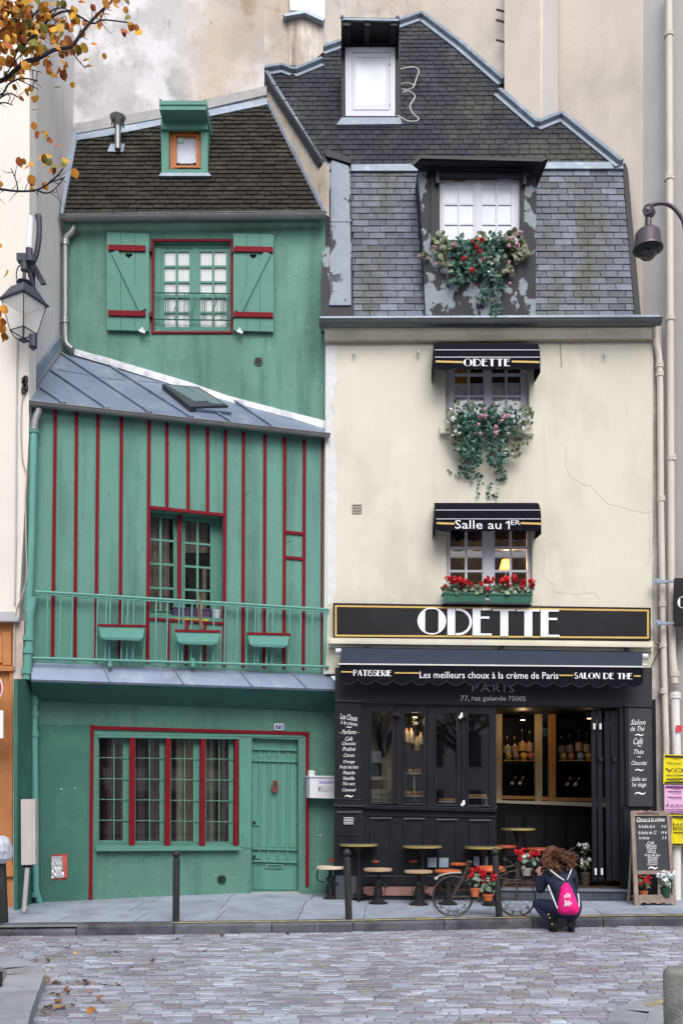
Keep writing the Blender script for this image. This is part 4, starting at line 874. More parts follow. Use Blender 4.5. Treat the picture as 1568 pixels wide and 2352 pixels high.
# ------------------------------------------------------------------ roof
mr = MB().plate(PML, [(745, 386), (1430, 384), (1462, 730), (742, 730)], -.02, .3).build('mansard_slope', M('dark slate joint', (.03, .032, .038), .8), cf)
nA = tiles(PML, [(812, 729), (990, 729), (975, 390), (803, 390)], .124, .27, .016, m_slate, mr, 'slate', 300, .005)
nB = tiles(PML, [(1222, 729), (1463, 728), (1432, 385), (1222, 387)], .124, .27, .016, m_slate, mr, 'slate', 300, .005)
ur = MB().plate(PMU, [(735, 380), (1430, 378), (1300, 262), (1236, 285), (1146, 210), (1158, 186), (972, 24), (740, 108), (690, 150), (606, 158)], -.03, .12).build('upper_slope', M('dark slate joint', (.022, .023, .028)), cf)
tiles(PMU, [(737, 380), (1429, 378), (1300, 278), (1234, 296), (1140, 216), (1152, 196), (982, 50), (968, 40), (900, 62), (742, 120), (738, 148), (676, 164), (619, 166)], .155, .17, .014, m_slate2, ur, 'slate', max(0, 300 - nA - nB), .005)
MB().plate(PMU, [(603, 156), (616, 160), (740, 378), (733, 392), (725, 378)], .07, .12).build('verge_board', m_char, ur)
m_bz = M('pale blue zinc', (.19, .235, .285), .45, .12, 5, .1, 20, metal=.2, stains=[((.36, .42, .48), 5, .55, .7, (1, 1, 1), .6)])
for k in range(6):
    a, b = V((612, 161)), V((740, 372)); t0, t1 = k / 6, (k + 1) / 6 - .012
    MB().bar(PMU, tuple(a.lerp(b, t0)), tuple(a.lerp(b, t1)), .06, .085, .03).build('verge_capping', m_bz, ur)
for P in (((607, 152), (648, 145), (676, 156), (740, 130)), ((742, 104), (782, 90)), ((905, 47), (968, 25)), ((968, 25), (1060, 95), (1156, 178)), ((1147, 201), (1236, 277)), ((1236, 277), (1290, 255)), ((1290, 255), (1428, 366))):
    for a, b in zip(P, P[1:]):
        MB().bar(PMU, a, b, .075, .10, .06).build('flashing', m_bz, ur)
        off = 11 if b[0] > a[0] and b[1] > a[1] else 13
        MB().bar(PMU, (a[0] - 3, a[1] + off), (b[0] - 3, b[1] + off), .20, .035, .02).build('lead_apron', m_lead, ur)
MB().plate(PML, [(803, 377), (966, 375), (966, 391), (803, 391)], .05, .08).plate(PML, [(1238, 371), (1431, 371), (1431, 386), (1238, 386)], .05, .08).build('break_flashing', m_bz, mr)
MB().plate(PML, [(1429, 374), (1440, 374), (1472, 729), (1458, 729)], .03, .25).build('mansard_edge', m_char, mr)
pil = MB().plate(PML, [(746, 352), (803, 372), (812, 735), (737, 735)], .10, .35).build('mansard_pilaster', m_peel2, cf)
MB().plate(PML, [(761, 366), (800, 380), (804, 520), (806, 700), (756, 700)], .125, .03).build('zinc_panel', m_peel, pil)
MB().plate(PML, [(744, 345), (753, 341), (805, 362), (806, 374), (748, 357)], .16, .4).build('pilaster_cap', m_char, pil)
MB().plate(PML, [(760, 503), (806, 503), (806, 508), (760, 508)], .135, .03).build('sheet_lap', m_peel, pil)
# big dormer
PDm = Pl((0, 13.93, 0), (0, -1, 0))
bd = MB().plate(PDm, Q('dm', 75, 190, 1340, 190, 1330, 1790, 150, 1790), 0, .95, [Q('dm', 298, 290, 1166, 290, 1166, 1010, 298, 1010)]).build('mansard_dormer', m_peel2, cf)
MB().plate(PDm, Q('dm', 205, 200, 300, 200, 300, 1000, 205, 1000), .025, .03).build('jamb_board', m_char, bd)
MB().plate(PDm, Q('dm', 1166, 200, 1215, 200, 1200, 1010, 1166, 1010), .025, .03).build('jamb_board', m_char, bd)
A = [PDm.at(p, .03) for p in Q('dm', 75, 215, 1370, 200)]; B = [PDm.at(p, .22) for p in Q('dm', -5, 150, 1430, 110)]
T_ = [PDm.at(p, .26) for p in Q('dm', 85, 60, 1465, 92)]
hd = MB(); Bk = [p + V((0, .9, 0)) for p in A + B + T_]
hd.add([A[0], A[1], B[1], B[0], T_[1] + V((0, 0, -.01)), T_[0] + V((0, 0, -.01)), A[0] + V((0, .9, 0)), A[1] + V((0, .9, 0)), T_[1] + V((0, .9, .12)), T_[0] + V((0, .9, .12))],
       [(0, 1, 2, 3), (3, 2, 4, 5), (5, 4, 8, 9), (0, 3, 5, 9, 6), (1, 7, 8, 4, 2), (0, 6, 7, 1)])
hd.build('cornice_hood', m_char, bd)
MB().hexa([PDm.at(p, .29) for p in Q('dm', -10, 150, 85, 52, 1470, 86, 1400, 118, 95, 85, 12, 165)], [PDm.at(p, .20) for p in Q('dm', -10, 150, 85, 52, 1470, 86, 1400, 118, 95, 85, 12, 165)]).build('hood_edge', m_black, bd)
for y0, y1, o in ((182, 212, .09), (232, 272, .07)): MB().plate(PDm, Q('dm', 300, y0, 1195, y0 + 8, 1195, y1 + 8, 300, y1), o, .06).build('blind_bar', m_char, bd)
for x0, x1, y1 in ((258, 298, 348), (1196, 1232, 362)): MB().plate(PDm, Q('dm', x0, 165, x1, 175, x1, y1, x0, y1), .10, .07).build('blind_guide', m_char, bd)
dww = MB().plate(PDm, Q('dm', 298, 300, 1166, 300, 1166, 1012, 298, 1012), -.06, .05, [Q('dm', 325, 335, 1130, 335, 1130, 1005, 325, 1005)]).build('dormer_window', m_wwin, bd)
RY = [(357, 565), (586, 780), (801, 990)]
for x0, x1, cs in ((318, 690, ((352, 496), (517, 661))), (728, 1150, ((756, 903), (926, 1069)))):
    leaf_frame(PDm, Q('dm', x0, 330, x1, 330, x1, 1008, x0, 1008), [Q('dm', a, t, b, t, b, u, a, u) for t, u in RY for a, b in cs], -.055, .04, m_wwin, m_frost, dww, 'casement')
MB().plate(PDm, Q('dm', 688, 332, 732, 332, 732, 1008, 688, 1008), -.045, .05).build('mullion', m_wwin, dww)
MB().plate(PDm, Q('dm', 442, 318, 575, 318, 575, 338, 442, 338), -.045, .03).build('air_vent', M('brown vent', (.24, .21, .17), .6), dww)
# upper dormer
uc = PMU.at(q('ud', 1040, 1095)); PUd = Pl((0, uc.y - .03, 0), (0, 1, 0))
ud = MB().plate(PUd, Q('ud', 762, 372, 1302, 372, 1312, 1068, 768, 1068), 0, 1.3, [Q('ud', 803, 428, 1258, 428, 1258, 1058, 806, 1058)]).build('upper_dormer', m_char, cf)
hp = PUd.shift(.42); t0, t1 = [hp.at(p) for p in Q('ud', 768, 168, 1292, 178)]
mb = MB().hexa([t0, t1, t1 + V((0, 0, .03)), t0 + V((0, 0, .03))], [p + V((0, 1.8, 0)) for p in (t0, t1, t1 + V((0, 0, .03)), t0 + V((0, 0, .03)))])
hoo = mb.build('hood', m_black, ud)
for x0, x1 in ((780, 850), (980, 1030), (1217, 1280)):
    a, b = [hp.at(q('ud', x, 180), -.02) for x in (x0, x1)]; zz = V((0, 0, -.09)); A_ = [a, b, b + zz, a + zz]
    MB().hexa(A_, [p + V((0, .42, 0)) for p in A_]).build('rafter', m_char, hoo)
for x in (766, 1290):
    a = hp.at(q('ud', x, 172)); A_ = [a, a + V((.02, 0, 0)), a + V((.02, 0, -.30)), a + V((0, 0, -.30))]
    MB().add([a, a + V((0, .45, 0)), a + V((0, .45, -.36)), a + V((0, .06, -.06)), a + V((.02, 0, 0)), a + V((.02, .45, 0)), a + V((.02, .45, -.36)), a + V((.02, .06, -.06))], [(0, 1, 2, 3), (7, 6, 5, 4), (0, 4, 5, 1), (3, 2, 6, 7), (0, 3, 7, 4)]).build('hood_cheek', m_char, hoo)
    MB().ball(hp.at(q('ud', x + (8 if x < 900 else -8), 155)), .035, 8, 5).build('hood_finial', m_bz, hoo)
MB().bar(hp, q('ud', 768, 166), q('ud', 1292, 176), .035, .01, .03).build('hood_edge', m_bz, hoo)
uw_ = leaf_frame(PUd, Q('ud', 803, 428, 1258, 428, 1260, 1056, 806, 1056), [Q('ud', 862, 472, 1212, 472, 1212, 1008, 864, 1008)], .0, .06, m_wwin, m_wwin, ud, 'upper_window', 'casement', -.02)
MB().plate(PUd, Q('ud', 872, 482, 1202, 482, 1202, 998, 874, 998), -.008, .02, [Q('ud', 900, 518, 1176, 518, 1176, 948, 902, 948)]).build('casement_frame', m_wwin, uw_)
MB().plate(PUd, Q('ud', 900, 518, 1176, 518, 1176, 948, 902, 948), -.016, .01).build('pane', m_frost, uw_)
for y_ in (565, 935): MB().plate(PUd, Q('ud', 1208, y_ - 15, 1216, y_ - 15, 1216, y_ + 15, 1208, y_ + 15), .012, .03).build('hinge', m_wwin2, uw_)
MB().plate(PMU, Q('ud', 770, 1070, 1305, 1070, 1322, 1128, 725, 1135), .06, .06).build('sill_flashing', m_lead, ud)
m_cab = M('loose white cable', (.55, .55, .52), .6)
wc = [PMU.at(p, .12 + .03 * (k % 2)) for k, p in enumerate(Q('ud', 1300, 632, 1380, 612, 1450, 615, 1475, 650, 1450, 720, 1425, 790, 1370, 815, 1320, 810))]
MB().tube(smooth_line(wc, 5), .010, 5).build('loose_cable', m_cab, ud)
wc = [PMU.at(p, .12) for p in Q('ud', 1320, 840, 1390, 830, 1440, 880, 1395, 960, 1420, 1030, 1472, 1080, 1440, 1105, 1370, 1100, 1280, 1052)]
MB().tube(smooth_line(wc, 5), .010, 5).build('loose_cable', m_cab, ud)
wc = [PMU.at(p, .12) for p in Q('ud', 1305, 760, 1380, 755, 1430, 775, 1420, 800)]
MB().tube(smooth_line(wc, 5), .009, 5).build('loose_cable', m_cab, ud)
# ------------------------------------------------------------------ first and second floor windows
def casewin(pl, k, outer, cols, rows, mid, off=-.10, sash=((0, 0), (0, 0)), m=m_wwin2, name='window'):
    x0, y0, x1, y1 = outer
    f = MB().plate(pl, Q(k, x0, y0, x1, y0, x1, y1, x0, y1), off, .06, [Q(k, x0 + 14, y0 + 10, x1 - 14, y0 + 10, x1 - 14, y1 - 8, x0 + 14, y1 - 8)]).build(name, m, cf)
    for (a, b), cc in zip(sash, cols):
        leaf_frame(pl, Q(k, a, y0 + 8, b, y0 + 8, b, y1 - 6, a, y1 - 6), [Q(k, c0, t, c1, t, c1, u, c0, u) for t, u in rows for c0, c1 in cc], off + .012, .05, m, m_glass, f, 'casement')
    MB().plate(pl, Q(k, mid[0], y0 + 8, mid[1], y0 + 8, mid[1], y1 - 6, mid[0], y1 - 6), off + .03, .05).build('mullion', m, f)
    return f
w2 = casewin(PC, '4', (482, 692, 866, 1000), [((525, 585), (595, 656)), ((695, 756), (766, 827))], [(738, 764), (774, 865), (874, 990)], (660, 690), sash=((496, 662), (688, 852)))
w1 = casewin(PC, '6', (487, 545, 880, 908), [((505, 572), (583, 651)), ((708, 776), (786, 855))], [(575, 656), (669, 763), (773, 890)], (656, 702), sash=((495, 660), (698, 866)), m=m_wwin)
MB().plate(PC, Q('4', 457, 1003, 890, 1003, 888, 1042, 460, 1038), .09, .2).build('window_sill', m_cw, cf)
MB().plate(PC, Q('6', 470, 906, 882, 912, 882, 921, 470, 916), .10, .2).build('window_sill', m_wwin2, cf)
m_lace = M('white lace curtain', (.86, .88, .91), .85, .12, 12, stains=[((.25, .27, .30), 7, .56, .66, (1, 1, .5), .8)])
for k, x0, x1, y0, y1, f, par in (('4', 520, 660, 812, 995, 5, w2), ('4', 690, 832, 808, 995, 5, w2)):
    curtain(PC, *q(k, x0, y0), *q(k, x1, y1), -.14, .012, f, m_lace, par)
m_drk = M('dark valance', (.02, .018, .022), .9)
for x0, x1, par in ((700, 780, w1), (782, 862, w1), (500, 576, w1), (580, 656, w1)):
    y1 = 628
    MB().plate(PC, Q('6', x0, 540, x1, 540, x1, y1 - 5, (x0 * 3 + x1) / 4, y1 + 6, (x0 + x1) / 2, y1 - 8, (x0 + x1 * 3) / 4, y1 + 8, x0, y1 - 4), -.22, .01).build('valance', m_drk, par)
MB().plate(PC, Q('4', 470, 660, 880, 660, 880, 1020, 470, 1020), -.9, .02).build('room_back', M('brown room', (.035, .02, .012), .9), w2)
MB().plate(PC, Q('4', 520, 725, 590, 725, 590, 815, 520, 815), -.6, .02).build('curtain', M('amber curtain', (.30, .13, .03), .9), w2)
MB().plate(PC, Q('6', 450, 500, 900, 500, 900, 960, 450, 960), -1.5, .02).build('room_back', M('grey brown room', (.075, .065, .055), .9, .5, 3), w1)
m_lamp = M('lit lamp shade', (1.0, .36, .08), .8, .0, emit=2.0)
lc = PC.at(q('6', 757, 742), -.75); lt = thing('table_lamp', 'lit table lamp with orange shade behind the first floor window', 'lamp', tuple(lc - V((0, 0, .3))))
MB().lathe(lc, [(.10, -.07), (.10, -.065), (.06, .09), (.055, .09)], 16).build('lamp_shade', m_lamp, lt, True)
MB().lathe(lc + V((0, 0, -.34)), [(.08, 0), (.08, .02), (.02, .05), (.02, .24)], 12).build('lamp_base', m_black, lt, True)
pt = bpy.data.lights.new('lamp_light', 'POINT'); pt.energy = 12; pt.color = (1, .6, .28); pt.shadow_soft_size = .08
po = bpy.data.objects.new('lamp_light', pt); COL.objects.link(po); po.location = lc + V((0, -.25, -.05))
# ------------------------------------------------------------------ small window awnings
def window_awning(k, x0, x1, yt, yv, yb, lines, gold, lab, txt, tr, is_deco):
    t = thing('window_awning', lab, 'awning', tuple(PC.at(q(k, (x0 + x1) / 2, yt))))
    D_ = .42; pf = PC.shift(D_); a, b = pf.at(q(k, x0, yv)), pf.at(q(k, x1, yv)); zt = PC.shift(.2).at(q(k, (x0 + x1) / 2, yt)).z; zv = a.z
    prof = [(0, zt + .01)] + [(D_ * math.sin(s * math.pi / 12 * 1.0), zv + (zt + .01 - zv) * math.cos(s * math.pi / 12)) for s in range(1, 6)] + [(D_, zv)]
    L = [V((a.x + .06 * (1 - min(1, i / 3)) * 0, 14 - o, z)) for i, (o, z) in enumerate(prof)]; R_ = [V((b.x, 14 - o, z)) for o, z in prof]; n = len(L)
    ins = .05
    mb = MB(); 
    for i, (o, z) in enumerate(prof):
        f = ins * max(0, (1 - i / 2.0)); L[i].x += f; R_[i].x -= f
    mb.add(L + R_ + [V((L[-1].x, 14, zv)), V((R_[-1].x, 14, zv))], [(i, i + 1, n + i + 1, n + i) for i in range(n - 1)] + [tuple(range(n)) + (2 * n,), tuple(range(2 * n - 1, n - 1, -1)) + (2 * n + 1,)])
    mb.build('canopy', m_awn, t, True)
    N_ = 5; P = [(x0, yv), (x1, yv + 1)]; zz = []
    for i in range(N_ * 8, -1, -1):
        u = i / (N_ * 8); s = abs(math.sin(u * N_ * math.pi)); zz.append((x0 + (x1 - x0) * u, yb - 9 + 11 * s))
    MB().plate(pf, [q(k, *p) for p in P + zz], .004, .008).build('valance', m_awn, t)
    for x_, s in ((x0, 1), (x1, -1)):
        pfv = pf.at(q(k, x_, yv)); z1 = pf.at(q(k, x_, yb + 14)).z; z2 = pf.at(q(k, x_, yb)).z
        A_ = [pfv, V((pfv.x, 14, zv)), V((pfv.x, 14, z2)), V((pfv.x, 13.8, z2 - .02)), V((pfv.x, 14 - D_, z1))]
        MB().hexa(A_, [p + V((.006 * s, 0, 0)) for p in A_]).build('side_valance', m_awn, t)
    for y_ in lines:
        o = pf.at(q(k, x0, y_)); z = o.z; dd = D_ if z <= zv else D_ * math.sin(math.acos(min(1, (z - zv) / (zt + .01 - zv))))
        aa, bb = V((a.x + .01, 14 - dd - .006, z)), V((b.x - .01, 14 - dd - .006, z)); MB().tube([aa, bb], .006, 5).build('piping', m_wpr, t)
    for g0, g1 in gold: MB().plate(pf, Q(k, g0, yv + 12, g1, yv + 15, g1, yv + 24, g0, yv + 21), .010, .003).build('gold_line', m_gold, t)
    mb = MB()
    if is_deco: print_on(mb, pf, deco_word(txt), Q(k, *tr), .011)
    else:
        for s_, r_ in zip(txt, tr): words(mb, pf, s_, Q(k, *r_), .011)
        print_on(mb, pf, ([(0, .78), (.5, 1), (.72, 1), (.72, 0), (.46, 0), (.46, .84), (0, .62)], [(0, 1, 5, 6), (1, 2, 3, 4, 5)]), Q(k, 758, 538, 776, 538, 776, 576, 758, 576), .011)
    mb.build('lettering', m_wpr, t)
window_awning('4', 431, 916, 618, 694, 748, (655, 692), ((438, 560), (786, 912)), 'black window awning lettered ODETTE over the second floor window', 'ODETTE', (564, 698, 778, 698, 778, 732, 564, 732), True)
window_awning('6', 436, 920, 446, 532, 585, (486, 530), ((442, 524), (826, 920)), 'black window awning lettered Salle au 1er over the first floor window', ('Salle au', 'ER'), ((526, 534, 738, 537, 738, 576, 526, 574), (782, 534, 824, 535, 824, 557, 782, 556)), False)
# ------------------------------------------------------------------ fascia sign
PF = PC.shift(.10)
sg = thing('shop_sign', 'long black shop sign with gold border and white ODETTE lettering', 'sign', tuple(PF.at((1130, 1470))))
MB().plate(PF, [(765, 1385), (1494, 1396), (1494, 1471), (765, 1466)], 0, .10).build('sign_board', M('black sign panel', (.010, .010, .013), .35, .3, 1.2, stains=[((.03, .03, .035), .8, .5, .7, (1, 1, 1), .7)], spec=.3), sg)
mb = MB()
for P in (((769, 1390), (1490, 1400.5), (1490, 1404.5), (769, 1394)), ((769, 1458), (1490, 1463), (1490, 1467), (769, 1462)), ((769, 1394), (773, 1394), (773, 1458), (769, 1458)), ((1485.5, 1404.5), (1490, 1404.5), (1490, 1463), (1485.5, 1463))): mb.plate(PF, P, .006, .004)
mb.build('gold_border', m_gold, sg)
for ch, x0, x1, y0 in (('O', 355, 486, 934), ('D', 492, 604, 938), ('E', 607, 694, 938), ('T', 699, 803, 941), ('T', 809, 913, 943), ('E', 918, 1004, 944)):
    vs, fs = [], []
    for v_, f_ in deco(ch)[0]: n = len(vs); vs += v_; fs += [tuple(n + i for i in g) for g in f_]
    mb = print_on(MB(), PF, (vs, fs), Q('6', x0, y0, x1, y0 + 1, x1, y0 + 125, x0, y0 + 124), .02)
    n = len(mb.v); back = [p - PF.n * .02 for p in mb.v]; F0 = list(mb.f); mb.v += back
    ed = {}
    for f in F0:
        for i in range(len(f)): e_ = (f[i], f[(i + 1) % len(f)]); ed[e_] = 1
    for (i, j) in ed:
        if (j, i) not in ed: mb.f.append((i, j, n + j, n + i))
    mb.build('letter', m_wpr, sg)
for y0, y1, o in ((1466, 1473, .16), (1473, 1479, .20), (1479, 1488, .10)):
    MB().plate(PC, [(755, y0 - 1), (1500, y0 + 8), (1500, y1 + 8), (755, y1 - 1)], o, o + .02).build('cornice_moulding', m_cw, cf)
for x_ in (843, 1152, 1440):
    MB().plate(PC, [(x_ - 4, 1484), (x_ + 4, 1484), (x_ + 4, 1494), (x_ - 4, 1494)], .16, .1).build('bracket', m_black, cf)
# ------------------------------------------------------------------ big awning
PA = PC.shift(.44); PCs = PC.shift(.36)
aw = thing('shop_awning', 'long dark shop awning with scalloped valance reading Les meilleurs choux', 'awning', tuple(PA.at((1130, 1580))))
MB().plate(PCs, Q('8', 8, 22, 1382, 43, 1382, 106, 0, 94), 0, .34).build('cover', m_cas, aw)
MB().plate(PA, Q('8', -8, 92, 1390, 105, 1390, 111, -8, 98), .01, .10).build('front_rail', M('white aluminium', (.68, .68, .66), .4), aw)
N_ = 17; zz = []
for i in range(N_ * 8, -1, -1):
    u = i / (N_ * 8); s = abs(math.sin(u * N_ * math.pi)); zz.append((1384 * u, 168 + 17 * u + 20 * s))
MB().plate(PA, [q('8', *p) for p in [(-2, 98), (1386, 110)] + zz], 0, .008).build('valance', m_awn, aw)
mb = MB(); zs = [PA.at(q('8', *p), .004) for p in zz[::-1]]
MB().tube(zs, .006, 4).build('valance_binding', m_shop2, aw)
print_on(MB(), PA, deco_word('PATISSERIE'), Q('8', 62, 122, 237, 124, 237, 153, 62, 151), .006).build('lettering', m_wpr, aw)
words(MB(), PA, 'Les meilleurs choux à la crème de Paris', Q('8', 365, 130, 998, 133, 998, 164, 365, 160), .006).build('lettering', m_wpr, aw)
print_on(MB(), PA, deco_word('SALON DE THE'), Q('8', 1072, 134, 1336, 137, 1336, 166, 1072, 163), .006).build('lettering', m_wpr, aw)
for x0, x1, y_ in ((6, 58, 131), (250, 362, 136), (1002, 1066, 147), (1344, 1375, 150)): MB().plate(PA, Q('8', x0, y_ - 3, x1, y_ - 2, x1, y_ + 4, x0, y_ + 3), .006, .003).build('gold_line', m_gold, aw)
for x_, y_ in ((1396, 62), (1392, 100)): MB().tube([PCs.at(q('8', x_ - 16, y_), -.15), PCs.at(q('8', x_ + 10, y_), -.15)], .045 if y_ < 80 else .02, 12).build('roller_end', m_wwin, aw)
MB().tube([PCs.at(q('aw', 62, 80), -.15), PCs.at(q('aw', 10, 80), -.15)], .045, 12).build('roller_end', m_wwin, aw)
MB().tube(smooth_line([PC.at(p, .05) for p in Q('bl', 490, 1235, 545, 1275, 545, 1340, 490, 1430, 440, 1550)]), .008, 5).build('cable', m_black, cf)
# ------------------------------------------------------------------ shopfront
PX = PC.shift(.12)
sf = MB().plate(PX, Q('8', -22, 112, 1427, 112, 1427, 290, 1300, 288, 1290, 296, 712, 290, 100, 285, 96, 268, -22, 268), 0, .2).build('shop_header', m_shop2, cf)
words(MB(), PX, 'PARIS', Q('8', 604, 187, 797, 190, 797, 226, 604, 223), .004, spacing=1.25).build('lettering', M('grey silver print', (.36, .37, .36), .4), sf)
for s_, u0, u1, y0, y1 in (('77,', 552, 592, 240, 267), ('rue', 603, 643, 246, 263), ('galande', 653, 760, 241, 269), ('75005', 770, 849, 242, 264)): words(MB(), PX, s_, Q('8', u0, y0, u1, y0 + 1, u1, y1 + 1, u0, y1), .004).build('lettering', m_wpr, sf)
MB().plate(PX, Q('8', 96, 262, 1300, 280, 1300, 292, 96, 275), .035, .05).build('header_moulding', m_shop, sf)
def panel(pl, k, x0, y0, x1, y1, par, fw=7, off=.0, m=m_shop):
    o = MB().plate(pl, Q(k, x0, y0, x1, y0, x1, y1, x0, y1), off + .012, .02, [Q(k, x0 + fw, y0 + fw, x1 - fw, y0 + fw, x1 - fw, y1 - fw, x0 + fw, y1 - fw)]).build('panel', m, par)
    MB().plate(pl, Q(k, x0 - 1, y0 - 3, x1 + 1, y0 - 3, x1 + 1, y0 + 3, x0 - 1, y0 + 3), off + .022, .03).build('panel_bead', M('pale bead', (.085, .09, .10), .5, .1, 6), o); return o  # bead along the panel top in a paler tone than the panel
lp = MB().plate(PX, Q('8', -22, 262, 98, 265, 98, 742, -26, 742), .06, .25).build('left_pilaster', m_shop, cf)
MB().plate(PX, Q('8', -22, 258, 100, 262, 100, 270, -22, 267), .085, .08).build('pilaster_moulding', m_shop2, lp)
MB().plate(PX, Q('8', -30, 737, 116, 742, 116, 750, -30, 746), .10, .12).build('pilaster_moulding', m_shop2, lp)
MB().plate(PX, Q('8', -22, 708, 98, 713, 98, 718, -22, 713), .075, .08).build('pilaster_moulding', m_shop2, lp)
lpb = MB().plate(PX, Q('8', -26, 750, 108, 752, 108, 1165, -28, 1162), .05, .25).build('pilaster_base', m_shop, cf)
panel(PX, '8', -12, 772, 98, 882, lpb, 10, .05); gr_ = MB()
for y_ in range(5): gr_.plate(PX, Q('8', 18, 797 + y_ * 7, 63, 797 + y_ * 7, 63, 801 + y_ * 7, 18, 801 + y_ * 7), .072, .02)
gr_.build('air_grille', M('silver louvre', (.45, .46, .48), .4), lpb)
MB().plate(PX, Q('tb', 372, 640, 640, 650, 640, 905, 372, 900), .09, .1).build('plinth', M('dark plinth stone', (.055, .06, .07), .6, .2, 5), lpb)
fw_ = MB().plate(PX, Q('8', 98, 284, 714, 288, 716, 1162, 98, 1160), -.02, .06, [Q('8', a, b, c, b + 1, c, d, a, d) for a, b, c, d in ((145, 312, 238, 728), (293, 316, 385, 732), (440, 319, 536, 737), (588, 322, 684, 741))]).build('folding_window', m_shop, cf)
for a, b, c, d in ((145, 312, 238, 728), (293, 316, 385, 732), (440, 319, 536, 737), (588, 322, 684, 741)):
    MB().plate(PX, Q('8', a, b, c, b + 1, c, d, a, d), -.04, .006).build('pane', m_glassr, fw_)
    MB().plate(PX, Q('8', a - 8, b - 8, c + 8, b - 7, c + 8, d + 8, a - 8, d + 8), .0, .04, [Q('8', a, b, c, b + 1, c, d, a, d)]).build('sash', m_shop, fw_)
    MB().plate(PX, Q('8', a - 4, d + 2, c + 4, d + 2, c + 4, d + 8, a - 4, d + 8), .03, .04).build('sash_sill', m_shop2, fw_)
for x_ in (264, 405, 562): MB().plate(PX, Q('8', x_ - 3, 292, x_ + 3, 292, x_ + 3, 745, x_ - 3, 745), .012, .04).build('joint_cover', m_shop, fw_)
for x_, y_, m_ in ((262, 326, m_black), (262, 728, m_black), (570, 330, m_black), (550, 338, m_wpr), (560, 738, m_wpr)):
    MB().box(PX.at(q('8', x_, y_), .05), (.09 if m_ is m_black else .04, .05, .05), 0, 0, .5).box(PX.at(q('8', x_ + 6, y_ - 8), .06), (.03, .06, .07)).build('latch', m_, fw_)
MB().plate(PX, Q('8', 112, 742, 716, 758, 716, 772, 112, 756), .05, .1).build('window_ledge', m_shop, fw_)
MB().plate(PX, Q('8', 112, 740, 716, 756, 716, 760, 112, 744), .06, .1).build('ledge_edge', m_shop2, fw_)
for a, b, c in ((140, 800, 238), (292, 803, 389), (441, 807, 537), (592, 810, 690)): panel(PX, '8', a, b, c, 1052, fw_, 8, -.01)
MB().plate(PX, Q('8', 122, 782, 712, 792, 712, 800, 122, 790), .0, .04).build('rail', m_shop, fw_)
MB().plate(PX, Q('8', 98, 1066, 716, 1072, 716, 1112, 98, 1108), .03, .08).build('skirting', m_shop, fw_)
MB().plate(PX, Q('8', 98, 1062, 716, 1068, 716, 1074, 98, 1068), .04, .08).build('skirting_edge', m_shop2, fw_)
pk = M('pink plinth stone', (.34, .19, .165), .8, .15, 4, .2, 40)
for x0, x1 in ((108, 205), (208, 330), (333, 430)): MB().plate(PX, Q('8', x0, 1112, x1, 1113, x1, 1156, x0, 1155), .01, .1).build('plinth_stone', pk, fw_)
MB().plate(PX, Q('8', 98, 1108, 716, 1110, 716, 1172, 98, 1168), -.03, .1).build('plinth', M('dark plinth stone', (.05, .05, .05)), fw_)
m_gp = M('grey plate', (.27, .32, .40), .5, .05)
for x0, x1, y0, y1 in ((132, 203, 360, 438), (227, 304, 362, 440), (515, 560, 350, 425), (600, 632, 350, 420)):
    g_ = MB().plate(PX, Q('pe', x0, y0, x1, y0, x1, y1, x0, y1), .03, .03).build('vent_plate', m_gp, fw_); mb = MB()
    for j in range(6): mb.plate(PX, Q('pe', x0 + 4, y0 + 6 + j * 12, x1 - 4, y0 + 6 + j * 12, x1 - 4, y0 + 10 + j * 12, x0 + 4, y0 + 10 + j * 12), .034, .01)
    mb.build('louvre', m_gp, g_)
rp = MB().plate(PX, Q('8', 1302, 284, 1429, 288, 1436, 752, 1310, 750), .05, .25).build('right_pilaster', m_shop, cf)
MB().plate(PX, Q('8', 1300, 284, 1431, 287, 1431, 293, 1300, 290), .075, .08).build('pilaster_moulding', m_shop2, rp)
MB().plate(PX, Q('8', 1318, 296, 1424, 298, 1430, 746, 1322, 746), .056, .01).build('chalk_panel', M('slate panel', (.042, .044, .05), .6), rp)
MB().plate(PX, Q('8', 1320, 742, 1430, 743, 1430, 749, 1320, 748), .075, .08).build('pilaster_moulding', m_shop2, rp)
MB().plate(PX, Q('8', 1296, 750, 1438, 752, 1440, 1175, 1302, 1172), .04, .25).build('pilaster_base', m_shop, cf)
MB().plate(PX, Q('8', 1278, 290, 1304, 292, 1310, 1135, 1284, 1132), .01, .2).build('door_jamb', m_shop, cf)
m_chalk = M('chalk white', (.80, .82, .80), .8, .05)
mb = MB()
for s_, y0, y1, hw in (('Les Choux', 150, 205, 84), ('à la crème', 216, 252, 80), ('~', 266, 280, 28), ('- Parfums -', 298, 340, 92), ('Café', 364, 404, 36), ('Chocolat', 414, 446, 66), ('Praliné', 464, 502, 62), ('Citron', 526, 560, 52), ('Orange', 590, 628, 55), ('Fruits des bois', 640, 672, 90), ('Pistache', 694, 728, 58), ('Vanille', 748, 782, 54), ('Thé vert', 802, 834, 60), ('Caramel', 860, 892, 66), ('~', 926, 948, 42)):
    sk = 0 if y0 > 240 else 12
    words(MB(), PX, s_, Q('fl', 138 - hw, y0 - sk, 138 + hw, y0 + sk, 138 + hw, y1 + sk, 138 - hw, y1 - sk), .064, .35).build('chalk_line', m_chalk, lp)
mb = MB()
